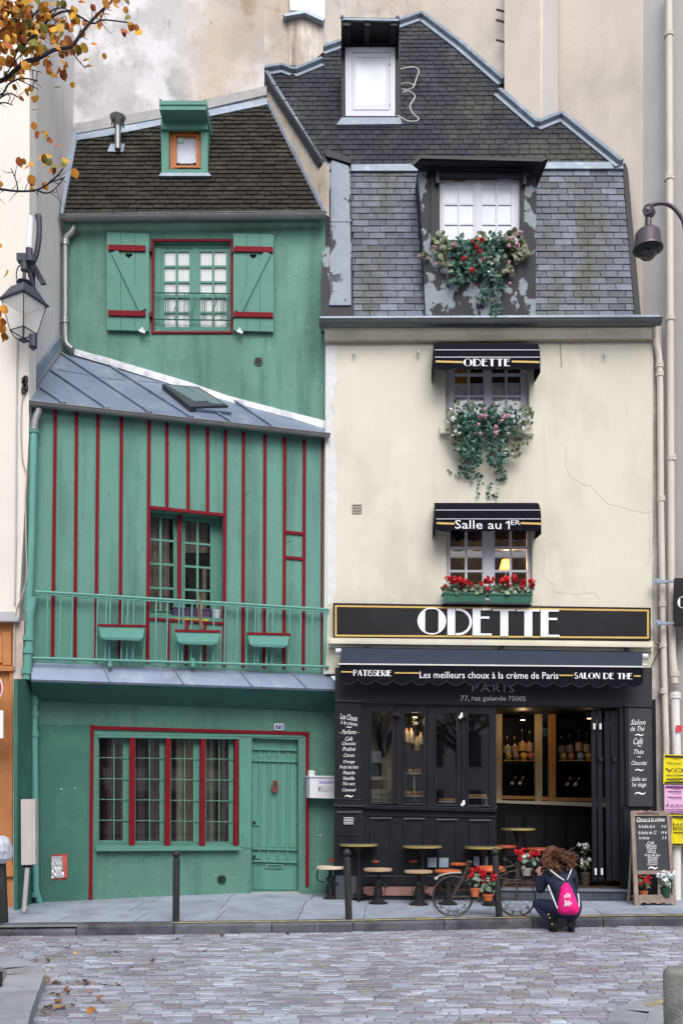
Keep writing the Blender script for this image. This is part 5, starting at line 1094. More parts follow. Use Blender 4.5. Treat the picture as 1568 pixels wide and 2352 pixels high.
for s_, x0, x1, y0, y1 in (('Salon', 725, 875, 335, 388), ('de Thé', 726, 866, 402, 450), ('~', 770, 858, 478, 500), ('Café', 755, 850, 520, 584), ('~', 795, 835, 594, 606), ('Thés', 760, 860, 634, 680), ('~', 792, 830, 701, 713), ('Chocolat', 735, 890, 748, 790), ('~', 768, 858, 828, 850), ('Salle au', 735, 886, 908, 948), ('1er étage', 740, 880, 962, 1020), ('~', 766, 878, 1058, 1086)):
    words(MB(), PX, s_, Q('rt', x0, y0, x1, y0, x1, y1, x0, y1), .060, .35).build('chalk_line', m_chalk, rp)
# step under the open front
PSt = PX.shift(.10)
m_stp = M('dark step tile', (.060, .068, .082), .5, .15, 4, .1, 40, rnd=.15)
sx = [(1140 + 44 * i, 1140 + 44 * (i + 1) - 2) for i in range(7)]
st_ = MB().plate(PSt, [(1138, 2046), (1449, 2050), (1449, 2082), (1138, 2078)], -.012, .5).build('door_step', m_stp, cf)
for x0, x1 in sx: MB().plate(PSt, [(x0, 2051), (x1, 2051), (x1, 2076), (x0, 2076)], 0, .03).build('step_tile', m_stp, st_)
MB().plate(PSt, [(1138, 2040), (1449, 2044), (1449, 2050), (1138, 2046)], .02, .6).build('step_nosing', M('grey step edge', (.15, .165, .19), .5), st_)
# ================================================================== inside of the cafe
rm = thing('cafe_room', 'dark interior of the cafe seen through the open shopfront', 'room', (2.3, 15, .25))
m_in = M('black interior panelling', (.006, .006, .007), .5, .2, 3, spec=.2)
m_flr = M('dark wood floor', (.05, .035, .025), .5, .2, 4)
x0, x1, z0, z1 = -.02, 4.72, .26, 3.05
MB().box(((x0 + x1) / 2, 15.2, z0 - .04), (x1 - x0, 2.6, .06)).build('room_floor', m_flr, rm)
MB().box(((x0 + x1) / 2, 15.2, z1 + .04), (x1 - x0, 2.6, .06)).build('room_ceiling', m_in, rm)
MB().box((x0 - .04, 15.2, 1.6), (.06, 2.6, 3.0)).box((x1 + .04, 15.2, 1.6), (.06, 2.6, 3.0)).build('side_walls', m_in, rm)
MB().box(((x0 + x1) / 2, 16.45, 1.6), (x1 - x0, .06, 3.0)).build('room_back', m_in, rm)
PI = Pl((0, 15.7, 0), (0, -1, 0)); PI2 = PI.shift(-.3)
m_crf = M('cream gilt frame', (.42, .34, .20), .5, .1, 4)
m_amb = M('amber wood', (.40, .20, .06), .45, .1, 6)
cab = thing('wall_cabinet', 'cream framed wall cabinet with shelves at the back of the cafe', 'cabinet', tuple(PI.at(q('op', 640, 1240))))
for r in ((80, 60, 148, 1190), (530, 60, 608, 1190), (690, 60, 762, 1190)):
    MB().plate(PI, Q('op', r[0], r[1], r[2], r[1], r[2], r[3], r[0], r[3]), 0, .10).build('post', m_amb if r[0] == 690 else m_crf, cab)
MB().plate(PI, Q('op', 80, 1160, 1480, 1192, 1480, 1245, 80, 1190), .02, .14).build('rail', M('pale cream rail', (.55, .52, .40), .5), cab)
for r in ((130, 1105, 540), (605, 1118, 700), (750, 1128, 1480)): MB().plate(PI, Q('op', r[0], r[1], r[2], r[1] + 10, r[2], r[1] + 45, r[0], r[1] + 40), -.01, .2).build('sill', m_amb, cab)
MB().plate(PI, Q('op', 600, 60, 700, 60, 700, 1150, 600, 1150), -.06, .01).build('mirror', M('mirror', (.55, .6, .66), .04, 0, 1, metal=1), cab)
for r in ((80, 1200, 1500, 2300),): MB().plate(PI, Q('op', r[0], r[1], r[2], r[1], r[2], r[3], r[0], r[3]), -.02, .1).build('dado', m_in, cab)
for a in (180, 420, 660, 900): MB().plate(PI, Q('op', a, 1330, a + 200, 1330, a + 200, 1800, a, 1800), .0, .03).build('dado_panel', M('black gloss panel', (.02, .02, .022), .25), cab)
for r in ((140, 728, 540), (756, 735, 1480)): MB().plate(PI2, Q('op', r[0], r[1], r[2], r[1], r[2], r[1] + 14, r[0], r[1] + 14), .14, .2).build('shelf', M('dark shelf', (.03, .025, .02), .5), cab)
mcol = [(.34, .29, .20), (.60, .34, .12), (.30, .20, .15), (.36, .36, .28), (.42, .30, .22)]
BT = ((205, 420, 600, .10, 3), (290, 420, 600, .09, 2), (380, 352, 604, .16, 1), (465, 370, 600, .13, 4), (825, 420, 585, .13, 0), (920, 405, 590, .12, 3), (1025, 358, 600, .13, 4), (1115, 390, 590, .13, 0))
for i, (x_, y0, y1, r, ci) in enumerate(BT):
    a, b = PI2.at(q('op', x_, 718), .05), PI2.at(q('op', x_, y0), .05); h = b.z - a.z; rr_ = .065
    nm_ = ('first', 'second', 'third', 'fourth')[i % 4] + ' from the left in the ' + ('left' if i < 4 else 'right') + ' cabinet bay'
    t = thing('bottle', 'tall bottle with a pale label, ' + nm_, 'bottle', tuple(a), 'bottles on the cafe shelf')
    MB().lathe(a, [(rr_, 0), (rr_, h * .62), (rr_ * .45, h * .78), (.018, h * .84), (.018, h)], 12).build('glass_body', M('dark bottle glass', (.02, .02, .018), .1, spec=.8), t, True)
    MB().lathe(a, [(rr_ * 1.03, h * .33), (rr_ * 1.03, h * .60)], 12).build('bottle_label', M('bottle label %d' % ci, mcol[ci], .6, .2, 20), t, True)
    c = a + V((0, -.13, 0)); cc = ((.40, .30, .12), (.25, .18, .12), (.55, .36, .06), (.35, .15, .08), (.45, .38, .14), (.40, .19, .10), (.25, .42, .40), (.50, .28, .10))[i]
    b_ = MB().box(c + V((0, 0, .012)), (.16, .06, .024)).ball(c + V((0, 0, .09)), .062, 9, 6, 1.05)
    tag(b_.build('sweet_bag', M('sweet bag %d' % i, cc, .4, .35, 30)), 'small wrapped bag of sweets, ' + nm_, 'sweet bag', 'wrapped sweets on the cafe shelf')
for x_, y_, lb_ in ((275, 940, 'left one of the pair in the left bay'), (365, 940, 'right one of the pair in the left bay'), (905, 950, 'left one of the pair in the right bay'), (1000, 955, 'right one of the pair in the right bay')):
    a, b = PI2.at(q('op', x_ - 28, y_ + 55), .15), PI2.at(q('op', x_ + 30, y_ - 50), .15); t = thing('wine_bottle', 'wine bottle lying aslant, ' + lb_, 'bottle', tuple(a), 'wine bottles in the cafe rack')
    MB().tube([a, a.lerp(b, .55), a.lerp(b, .68), b], [.03, .03, .012, .012], 9).build('glass_body', M('dark bottle glass', (.02, .02, .018)), t, True)
    MB().tube([a.lerp(b, .15), a.lerp(b, .42)], [.031, .031], 9).build('bottle_label', M('pale label', (.50, .52, .50), .5, .4, 30), t, True)
    MB().tube([a.lerp(b, .8), b.lerp(a, -.02)], [.0135, .0135], 9).build('foil', M('gold foil', (.5, .36, .12), .3, metal=.5), t, True)
# warm ceiling spots of the cafe
for x_, y_, e_ in ((3.05, 15.35, 2.8), (1.2, 14.9, 5), (4.1, 15.1, .9)):
    s_ = thing('ceiling_spot', 'warm ceiling spotlight of the cafe ' + {2.9: 'above', 3.05: 'above the cabinet mirror', 1.2: 'behind the left folding windows', 4.1: 'beside the folded doors'}[x_], 'light', (x_, y_, z1), 'cafe ceiling spots')
    MB().lathe((x_, y_, z1 - .12), [(.05, 0), (.05, .10), (.03, .12)], 12).build('lamp_housing', m_black, s_, True)
    MB().lathe((x_, y_, z1 - .125), [(.035, 0), (.035, .004)], 12).build('bulb', M('warm bulb', (1, .62, .28), emit=6), s_)
    l = bpy.data.lights.new('spot_light', 'POINT'); l.energy = e_; l.color = (1, .66, .34); l.shadow_soft_size = .05
    o = bpy.data.objects.new('spot_light', l); COL.objects.link(o); o.location = (x_, y_, z1 - .2)
# folded door leaves at the right of the opening
for k, (x_, sw_, dp) in enumerate(((1364, 0, .40), (1378, .05, .42), (1396, -.05, .40), (1409, .04, .40), (1420, -.02, .36))):
    F0 = PX.at((x_, 1850), -.06); zb0, zt0 = .34, PX.at((x_, 1632), -.06).z
    d = V((F0.x, F0.y, 0)).normalized(); d = Matrix.Rotation(sw_, 3, 'Z') @ d; s = V((-d.y, d.x, 0)) * -.025
    t = MB(); A0 = V((F0.x, F0.y, 0))
    def beam(u0, u1, za, zc, wd=1.0):
        P = [A0 + d * u0 * dp - s * wd, A0 + d * u0 * dp + s * wd, A0 + d * u1 * dp + s * wd, A0 + d * u1 * dp - s * wd]
        t.hexa([p + V((0, 0, za)) for p in P], [p + V((0, 0, zc)) for p in P])
    beam(0, .16, zb0, zt0, 1.4); beam(.84, 1, zb0, zt0); beam(.16, .84, zt0 - .12, zt0); beam(.16, .84, zb0, zb0 + .9, .7); beam(.16, .84, zb0 + .9, zb0 + 1.0)
    o = t.build('folded_door_leaf', m_shop, cf)
    if k in (0, 1): MB().box(A0 + V((.0, -.04, zb0 + .14)), (.03, .04, .10)).box(A0 + V((0, -.04, zt0 - .25)), (.03, .03, .09)).build('door_bolt', m_alu, o)
    if k in (1, 3): MB().box(A0 + V((0, -.04, zt0 - .75)), (.05, .05, .07)).build('door_hinge', m_black, o)
# display behind the folding windows
PDi = Pl((0, 14.75, 0), (0, -1, 0)); PDj = Pl((0, 14.25, 0), (0, -1, 0))
m_dbk = M('ochre display wall', (.55, .47, .30), .8, .1, 3)
dsp = thing('display_partition', 'ochre partition with dark painted curves behind the left shop window', 'partition', tuple(PDi.at((880, 1900))))
MB().plate(PDi, Q('8', 60, 290, 270, 290, 270, 745, 60, 745), 0, .03).build('board', m_dbk, dsp)
MB().tube([PDi.at(p, .02) for p in Q('fl', 450, 120, 430, 300, 440, 450, 470, 560)], [.03, .045, .05, .03], 6).build('painted_curve', M('brown curve', (.05, .035, .02), .8), dsp)
MB().tube([PDi.at(p, .02) for p in Q('fl', 560, 260, 520, 420, 480, 560)], [.02, .05, .02], 6).build('painted_curve', M('brown curve', (.05, .035, .02)), dsp)
ct = thing('display_counter', 'display shelves with cake boxes inside the shop window', 'counter', tuple(PDj.at((980, 1860))))
MB().plate(PDj, Q('8', 100, 728, 716, 740, 716, 760, 100, 750), .0, .5).build('worktop', M('pale counter', (.45, .42, .37), .5), ct)
MB().plate(PDj, Q('8', 100, 610, 240, 612, 240, 628, 100, 626), 0, .3).build('shelf', M('cream shelf', (.48, .44, .34), .5), ct)
for j, (a, b, c, d) in enumerate(((100, 668, 238, 690), (100, 692, 238, 712), (100, 714, 238, 730))): tag(MB().plate(PDj, Q('8', a, b, c, b, c, d, a, d), .03, .25).build('cake_box', M('beige cake box', (.40, .36, .29), .6, rnd=.1)), 'long beige cake box, %s of the stack in the left shop window' % ('topmost', 'middle', 'lowest')[j], 'box', 'cake boxes in the shop window')
tag(MB().plate(PDj, Q('8', 100, 495, 188, 495, 188, 545, 100, 545), -.15, .02).build('notice_card', M('grey card', (.42, .41, .45), .6)), 'pale grey card standing in the left shop window', 'card')
tag(MB().plate(PDj, Q('8', 100, 548, 192, 548, 192, 605, 100, 605), -.18, .2).build('storage_crate', M('dark green crate', (.02, .05, .05), .6)), 'dark green crate above the shelf in the left shop window', 'crate')
c = PDj.at(q('8', 340, 722), .12); cs = thing('cake_stand', 'white two tier cake stand in the second shop window', 'cake stand', tuple(c))
m_crk2 = M('cream china', (.66, .60, .48), .35)
MB().lathe(c, [(.10, 0), (.02, .02), (.018, .06), (.19, .07), (.19, .085), (.02, .09)], 18).build('lower_tier', m_crk2, cs, True)
MB().lathe(c + V((0, 0, .09)), [(.012, 0), (.012, .38)], 8).build('stem', m_crk2, cs, True)
MB().lathe(c + V((0, 0, .40)), [(.02, 0), (.13, .015), (.13, .03), (.02, .035)], 18).build('upper_tier', m_crk2, cs, True)
rr = random.Random(2); mch = M('choux pastry', (.45, .25, .09), .6, .3, 20, isl=.25)
for z_, R_, n in ((.10, .13, 8), (.445, .08, 5)):
    for k in range(n):
        p = c + V((R_ * math.cos(k * 6.28 / n), R_ * math.sin(k * 6.28 / n), z_ + .02)); tag(MB().ball(p, .034, 8, 6).build('choux_bun', mch, None, True), 'small golden choux bun on the %s tier of the cake stand' % ('lower' if R_ > .1 else 'upper'), 'pastry', 'choux buns on the cake stand')
for x_, par in ((500, 0), (625, 1)):
    c = PDj.at(q('8', x_, 727 if par == 0 else 708), .10); t = thing('pastry_tray', 'small tray of pastries in the third shop window' if par == 0 else 'pastry tray on a wire foot in the fourth shop window', 'tray', tuple(c))
    MB().box(c, (.36, .2, .015)).build('tray', m_crk2, t)
    if par: MB().box(c + V((.15, 0, -.07)), (.012, .012, .14)).box(c + V((-.15, 0, -.07)), (.012, .012, .14)).build('foot', m_alu, t)
    for k in range(8):
        tag(MB().ball(c + V((-.14 + .04 * k, rr.uniform(-.05, .05), .03)), .03, 8, 5).build('choux_bun', mch, None, True), 'small golden choux bun on the tray in the %s shop window' % ('third' if par == 0 else 'fourth'), 'pastry', 'choux buns on the window trays')
# glass tubes and lamps deep in the second and third window
for i, (x_, y0, y1) in enumerate(((735, 300, 430), (830, 340, 440), (690, 300, 420), (790, 380, 500))):
    a, b = PDi.at(q('fl', x_, y1), -.3), PDi.at(q('fl', x_, y0), -.3)
    t = thing('glass_jar', 'tall pale glass jar deep behind the second shop window', 'jar', tuple(a), 'glass jars behind the second window')
    MB().lathe(a, [(.045, 0), (.045, b.z - a.z - .05), (.02, b.z - a.z)], 10).build('jar_body', M('pale jar', (.34, .33, .30), .2, .2, 9), t, True)
    MB().lathe(b, [(.025, 0), (.025, .03)], 8).build('jar_lid', m_amb, t)
# ================================================================== terrace furniture
m_brass = M('brass rim', (.46, .36, .12), .35, .1, 6, metal=.5)
m_ttop = M('dark table top', (.10, .09, .085), .4, .1)
m_cast = M('black cast iron', (.018, .018, .02), .5, .15, 8, .1, 40)
m_lea = M('orange leather', (.46, .11, .035), .45, .12, 8, .1, 60)
m_lea2 = M('dark red leather', (.30, .06, .03), .45, .12, 8, .1, 60)
m_wood = M('pale worn wood', (.42, .31, .19), .6, .15, 10, stains=[((.22, .15, .09), 8, .55, .7, (1, 1, 1), .6)])
m_cwood = M('cream painted seat', (.62, .53, .42), .55, .08, 8, stains=[((.42, .20, .10), 9, .64, .72, (1, 1, 1), .7)])
def table(x, yb, ytop, w, lab, zf=None, Y=None):
    c = onpave((x, yb)) if zf is None else V((ray(x, yb).x * Y / ray(x, yb).y, Y, zf))
    d = c.y; top = Pl((0, d, 0), (0, 1, 0)).at((x, ytop)).z; h = top - c.z; r = w / 2 * d / FPX
    t = thing('bistro_table', lab, 'table', tuple(c), 'high bistro tables of the cafe')
    MB().lathe(c + V((0, 0, h - .035)), [(r * .9, 0), (r, .004), (r, .030), (r * .97, .035), (r * .96, .0345)], 28).build('brass_edge', m_brass, t, True)
    MB().lathe(c + V((0, 0, h)), [(r * .955, -.01), (r * .955, .003)], 28).build('table_top', m_ttop, t)
    MB().lathe(c, [(.10, .05), (.05, .09), (.032, .14), (.030, .3), (.026, h - .18), (.05, h - .12), (.085, h - .04)], 14).build('column', m_cast, t, True)
    for k in range(3):
        a = k * 2.094 + .5; e = V((math.cos(a), math.sin(a), 0)); MB().tube([c + V((0, 0, .10)), c + e * .10 + V((0, 0, .085)), c + e * .19 + V((0, 0, .02))], [.03, .024, .02], 7).ball(c + e * .195 + V((0, 0, .018)), .022, 7, 5).build('foot', m_cast, t, True)
    return t
table(824, 2070, 1939, 88, 'high brass rimmed bistro table in front of the left pilaster')
table(970, 2071, 1943, 90, 'high brass rimmed bistro table before the middle of the folding windows')
table(1111, 2071, 1945, 86, 'high brass rimmed bistro table beside the open doorway')
table(1190, 2045, 1903, 78, 'high bistro table with brass rim inside the dark doorway', .26, 14.35)
def stool(x, yb, ys, w, mat, lab, thick=.055, zf=None, Y=None, lever=1):
    c = onpave((x, yb)) if zf is None else V((ray(x, yb).x * Y / ray(x, yb).y, Y, zf))
    d = c.y; top = Pl((0, d, 0), (0, 1, 0)).at((x, ys)).z; h = top - c.z; r = w / 2 * d / FPX
    t = thing('bar_stool', lab, 'stool', tuple(c), 'cast iron stools of the cafe terrace')
    if thick > .05: pr = [(r * .75, 0), (r * .97, .012), (r, .03), (r * .96, .048), (r * .8, thick), (r * .3, thick + .006)]
    else: pr = [(r * .97, 0), (r, .004), (r, thick - .004), (r * .97, thick)]
    MB().lathe(c + V((0, 0, h - thick)), pr, 24).build('seat', mat, t, True)
    MB().lathe(c, [(.145, 0), (.145, .012), (.12, .025), (.05, .06), (.035, .10)], 18).build('base', m_cast, t, True)
    MB().lathe(c, [(.04, .08), (.05, .14), (.032, .2), (.045, h * .55), (.065, h * .62), (.05, h * .68), (.024, h * .72), (.024, h - thick - .03), (.09, h - thick)], 12).build('column', m_cast, t, True)
    mb = MB()
    for a in (.6, 2.5, 4.6): e = V((math.cos(a), math.sin(a), 0)); mb.tube([c + e * .05 + V((0, 0, .05)), c + e * .075 + V((0, 0, .16)), c + e * .04 + V((0, 0, .24))], .014, 6)
    mb.build('brace', m_cast, t, True)
    if lever: MB().tube([c + V((.03, -.03, h * .62)), c + V((.10, -.08, h * .55)), c + V((.11, -.09, h * .5))], .012, 6).ball(c + V((.11, -.09, h * .49)), .02, 7, 5).build('lever', m_cast, t, True)
    return t, c
s0, c0 = stool(758, 2068, 1990, 64, m_cwood, 'cream painted wooden stool, leftmost of the terrace by the green house', .045)
MB().tube(smooth_line([c0 + V(p) for p in ((-.18, -.02, .46), (-.2, -.02, .36), (-.17, -.02, .29), (-.08, -.02, .27))]), .012, 6).build('curled_bracket', m_cast, s0, True)
stool(868, 2076, 1995, 65, m_wood, 'pale round wooden stool in front of the first bistro table', .04)
stool(961, 2079, 2000, 65, m_wood, 'pale round wooden stool in front of the second bistro table', .035)
stool(1028, 2078, 1998, 62, m_lea, 'orange leather stool behind the front wheel of the bicycle')
stool(1128, 2080, 1990, 66, m_lea, 'large orange leather stool just behind the middle bollard', .085)
stool(781, 2064, 1973, 56, m_lea2, 'dark red leather stool half hidden behind the cream stool')
stool(861, 2065, 1975, 50, m_lea2, 'dark red stool against the wall between the first two tables')
stool(948, 2065, 1974, 52, m_lea2, 'dark red stool against the wall just left of the second table column')
stool(1053, 2066, 1981, 50, m_lea, 'orange leather stool against the wall between second and third tables')
stool(1158, 2046, 1942, 56, m_lea2, 'dark red stool inside the doorway left of the inner table', .055, .26, 14.3)
stool(1236, 2046, 1948, 60, m_lea2, 'dark red stool inside the doorway behind the crouching person', .055, .26, 14.3)
# ================================================================== leaves and flowers
m_ivy = M('teal ivy leaf', (.035, .105, .085), .5, .2, 9, isl=.35, alt=[((.11, .21, .19), .72), ((.03, .085, .05), .6)])
m_ger = M('olive geranium leaf', (.135, .16, .085), .6, .2, 9, isl=.3, alt=[((.20, .21, .14), .7), ((.08, .10, .05), .65)])
m_sil = M('silvery green leaf', (.20, .26, .19), .6, .15, 9, isl=.25, alt=[((.36, .42, .36), .75), ((.08, .14, .08), .6)])
m_fr = M('red petal', (.48, .012, .018), .5, .1, 9, isl=.4)
m_fp = M('pink petal', (.62, .32, .42), .6, .1, 9, isl=.25)
m_fw = M('white petal', (.72, .75, .76), .6, .05, 9, isl=.15)
IVY = [(0, -.5), (.28, -.38), (.5, -.15), (.28, 0), (.42, .22), (.16, .2), (0, .55), (-.16, .2), (-.42, .22), (-.28, 0), (-.5, -.15), (-.28, -.38)]
RND = [(.5 * math.cos(t), .5 * math.sin(t)) for t in [k * math.pi / 4 for k in range(8)]]
def leaf(mb, c, n, size, R, shape=IVY):
    n = n.normalized(); x = V((0, 0, 1)).cross(n); x = x.normalized() if x.length > .01 else V((1, 0, 0)); y = n.cross(x)
    a = R.uniform(-.9, .9) + math.pi; x, y = x * math.cos(a) + y * math.sin(a), y * math.cos(a) - x * math.sin(a)
    k = len(shape); b = R.uniform(.05, .3) * size
    mb.add([c] + [c + x * (p[0] * size) + y * (p[1] * size) - n * (b * abs(p[0]) * 1.6) for p in shape], [(0, 1 + i, 1 + (i + 1) % k) for i in range(k)])
def foliage(par, pl, k, blobs, m, size, name='foliage', shape=IVY, seed=1, d0=.05, d1=.22):
    R = random.Random(seed); mb = MB()
    for (x, y, rx, ry, n) in blobs:
        for _ in range(n):
            t, r = R.uniform(0, 6.283), math.sqrt(R.random()); off = d0 + (d1 - d0) * R.random() * (1 - .6 * r * r)
            c = pl.at(q(k, x + rx * r * math.cos(t), y + ry * r * math.sin(t)), off)
            leaf(mb, c, V((R.gauss(0, .5), -1, R.gauss(.25, .5))), size * R.uniform(.7, 1.2), R, shape)
    return mb.build(name, m, par, kind='stuff')
def bloom(c, r, R, n=14, flat=1.0):
    mb = MB()
    for i in range(n):
        d = V((R.gauss(0, 1), R.gauss(-.5, 1), R.gauss(.1, 1))).normalized(); p = c + V((d.x, d.y, d.z * flat)) * r * R.uniform(.55, 1)
        leaf(mb, p, d + V((R.gauss(0, .3), R.gauss(0, .3), R.gauss(0, .3))), r * R.uniform(.7, 1.0), R, RND)
    return mb
def blooms(par, pl, k, L, m, r, off=.2, seed=3, n=14, name='flower'):
    R = random.Random(seed)
    for e in L: bloom(pl.at(q(k, e[0], e[1]), off + R.uniform(-.03, .05)), r * (e[2] if len(e) > 2 else 1), R, n).build(name, m, par)
iv = thing('hanging_ivy', 'teal ivy with pink and red flowers trailing below the slate dormer window', 'plant', tuple(PDm.at(q('dm', 780, 1010))))
MB().plate(PDm, Q('dm', 350, 960, 1110, 970, 1110, 1050, 350, 1040), .05, .10).build('window_box', M('green window box', (.03, .10, .065), .5), iv)
foliage(iv, PDm, 'dm', [(560, 1010, 120, 110, 60), (900, 950, 110, 80, 50), (520, 1150, 140, 110, 60), (650, 1080, 110, 100, 40), (840, 1110, 150, 120, 60), (560, 1310, 160, 120, 60), (850, 1300, 130, 120, 55), (870, 1470, 130, 110, 50), (790, 1570, 110, 70, 26), (910, 1660, 55, 100, 26), (880, 1760, 40, 60, 12), (480, 1420, 90, 50, 18), (700, 1250, 160, 90, 40)], m_ivy, .068, seed=11)
foliage(iv, PDm, 'dm', [(300, 940, 75, 80, 16), (320, 1100, 80, 110, 22), (420, 1030, 80, 40, 9), (1080, 930, 100, 85, 22), (1090, 1100, 110, 120, 26), (1220, 1100, 60, 40, 8), (150, 1125, 60, 25, 6), (1050, 1300, 60, 60, 10), (390, 1260, 50, 50, 8), (720, 940, 90, 60, 14), (1200, 990, 40, 90, 8)], m_ger, .082, 'geranium_leaves', RND, 12)
foliage(iv, PDm, 'dm', [(860, 1170, 90, 70, 20), (880, 1340, 70, 60, 14), (750, 1210, 50, 40, 6)], m_sil, .058, 'pale_ivy', IVY, 13, .15, .26)
blooms(iv, PDm, 'dm', [(222, 1050), (455, 1015), (1075, 955), (1045, 1030, .8), (1135, 1020), (75, 1135, .6), (255, 1225, .7), (1175, 885, .8), (1055, 1430, .6), (1045, 1210, .6)], m_fp, .045)
blooms(iv, PDm, 'dm', [(745, 970, 1.2), (650, 985, .7), (700, 1040), (735, 1090), (560, 1160), (655, 1290, 1.1), (760, 1180, .6), (675, 1437, .5)], m_fr, .043, seed=5)
iv2 = thing('hanging_ivy', 'teal ivy with pale pink flowers trailing far down below the second floor window', 'plant', tuple(PC.at(q('4', 680, 1010))))
MB().plate(PC, Q('4', 560, 965, 810, 968, 810, 1000, 560, 998), .10, .10).build('window_box', M('green window box', (.03, .10, .065)), iv2)
foliage(iv2, PC, '4', [(620, 950, 90, 50, 110), (740, 960, 90, 50, 110), (600, 1010, 80, 50, 110), (720, 1010, 90, 50, 120), (590, 1060, 70, 70, 110), (690, 1050, 90, 70, 120), (600, 1130, 60, 70, 95), (720, 1130, 55, 70, 80), (560, 1000, 50, 60, 50)], m_ivy, .062, seed=21, d0=.12, d1=.34)
foliage(iv2, PC, '6', [(605, 230, 45, 60, 55), (580, 300, 35, 40, 26), (620, 340, 30, 40, 18), (640, 390, 22, 28, 6), (575, 350, 14, 28, 4), (715, 240, 38, 60, 48), (735, 310, 32, 50, 30), (745, 350, 22, 24, 7), (700, 385, 26, 24, 7), (680, 415, 30, 14, 5), (712, 430, 10, 10, 2), (540, 325, 28, 8, 5), (505, 312, 14, 5, 2), (560, 240, 20, 40, 8)], m_ivy, .052, 'ivy_trails', IVY, 22, .02, .12)
foliage(iv2, PC, '4', [(528, 945, 45, 55, 30), (525, 1025, 34, 60, 26), (850, 965, 40, 55, 30), (830, 1040, 48, 60, 36), (790, 1110, 45, 50, 22), (545, 1085, 28, 40, 12), (690, 920, 150, 25, 24)], m_ger, .062, 'geranium_leaves', RND, 23, .12, .3)
foliage(iv2, PC, '4', [(520, 980, 30, 50, 8), (845, 1000, 40, 60, 14), (800, 1060, 60, 50, 10), (780, 1125, 25, 20, 5)], m_sil, .055, 'pale_leaves', RND, 24, .18, .3)
blooms(iv2, PC, '4', [(640, 960, .9), (663, 962), (660, 930, .7), (738, 945, .7), (752, 968), (768, 962, .8), (637, 1000, .7), (713, 1013, .9), (714, 1038), (740, 985, .7), (640, 1040, .6)], m_fp, .046, .34, seed=7)
blooms(iv2, PC, '4', [(508, 930, .8), (517, 975, .9), (530, 1030, .8), (545, 1040, .6), (822, 985, .8), (838, 1020, 1.1), (865, 972, .8), (798, 985, .7), (825, 955, .6), (515, 1050, .6), (858, 1010, .7), (770, 1040, .6)], m_fw, .042, .33, seed=8)
for x0, x1, y0, lab in ((472, 669, 868, 'left green window box with red geraniums under the first floor window'), (680, 879, 872, 'right green window box with red geraniums under the first floor window')):
    gb = thing('geranium_box', lab, 'planter', tuple(PC.at(q('6', (x0 + x1) / 2, y0 + 45), .1)), 'geranium boxes of the first floor window')
    F_ = PC.shift(.24)
    MB().hexa([F_.at(p) for p in Q('6', x0, y0, x1, y0, x1 - 5, y0 + 41, x0 + 5, y0 + 40)], [PC.at(p, .05) for p in Q('6', x0, y0, x1, y0, x1 - 5, y0 + 41, x0 + 5, y0 + 40)]).build('box', M('dark green plastic', (.025, .115, .075), .45), gb)
    MB().plate(F_, Q('6', x0 - 3, y0 - 3, x1 + 3, y0 - 2, x1 + 3, y0 + 6, x0 - 3, y0 + 5), .012, .20).build('rim', M('dark green plastic', (.025, .115, .075)), gb)
    mx = (x0 + x1) / 2
    foliage(gb, PC, '6', [(mx - 60, 850, 50, 20, 24), (mx, 850, 50, 20, 24), (mx + 60, 852, 50, 20, 24), (mx, 868, 100, 10, 24)], m_sil, .068, 'geranium_leaves', RND, int(x0), .12, .30)
    foliage(gb, PC, '6', [(mx, 845, 95, 18, 30)], m_ger, .06, 'dark_leaves', RND, int(x0) + 1, .1, .24)
    blooms(gb, PC, '6', ([(495, 803, .9), (520, 808, 1.1), (550, 812, 1.2), (572, 818, 1.1), (480, 838, .7), (600, 828, .6), (645, 828, .8), (510, 825, .6), (565, 835, .6)] if x0 < 600 else [(672, 810, 1.1), (690, 818, .8), (702, 803, .6), (740, 815, .9), (762, 806, 1.1), (796, 803, 1.2), (770, 832, .7), (835, 818, 1.0), (832, 842, .7), (876, 822, 1.1), (880, 835, .7), (675, 852, .7)]), m_fr, .058, .25, int(x0), 20)
def potted(name, lab, c, r0, r1, h, mpot, mleaf, mfl, R, nl=40, nf=9, rf=.13, hf=.16, fr=.035, cat='flower pot', lsz=.06, grp=None):
    t = thing(name, lab, cat, tuple(c), grp)
    MB().lathe(c, [(r0, 0), (r1, h * .8), (r1 * 1.08, h * .8), (r1 * 1.1, h), (r1 * .92, h), (r1 * .85, h * .9)], 16).build('pot', mpot, t, True)
    mb = MB()
    for _ in range(nl):
        d = V((R.gauss(0, 1), R.gauss(0, 1), R.gauss(.2, .8))).normalized(); p = c + V((0, 0, h + hf * .45)) + V((d.x * rf, d.y * rf, d.z * hf * .6)) * R.uniform(.3, 1)
        leaf(mb, p, d + V((0, -.4, .5)), lsz * R.uniform(.7, 1.2), R, RND)
    mb.build('leaves', mleaf, t, kind='stuff')
    for i in range(nf):
        a = R.uniform(0, 6.283); p = c + V((rf * .9 * math.cos(a) * R.uniform(.3, 1.1), rf * .8 * math.sin(a) - .02, h + hf * R.uniform(.45, 1.1)))
        bloom(p, fr * R.uniform(.8, 1.2), R, 12).build('flower', mfl, t)
    return t
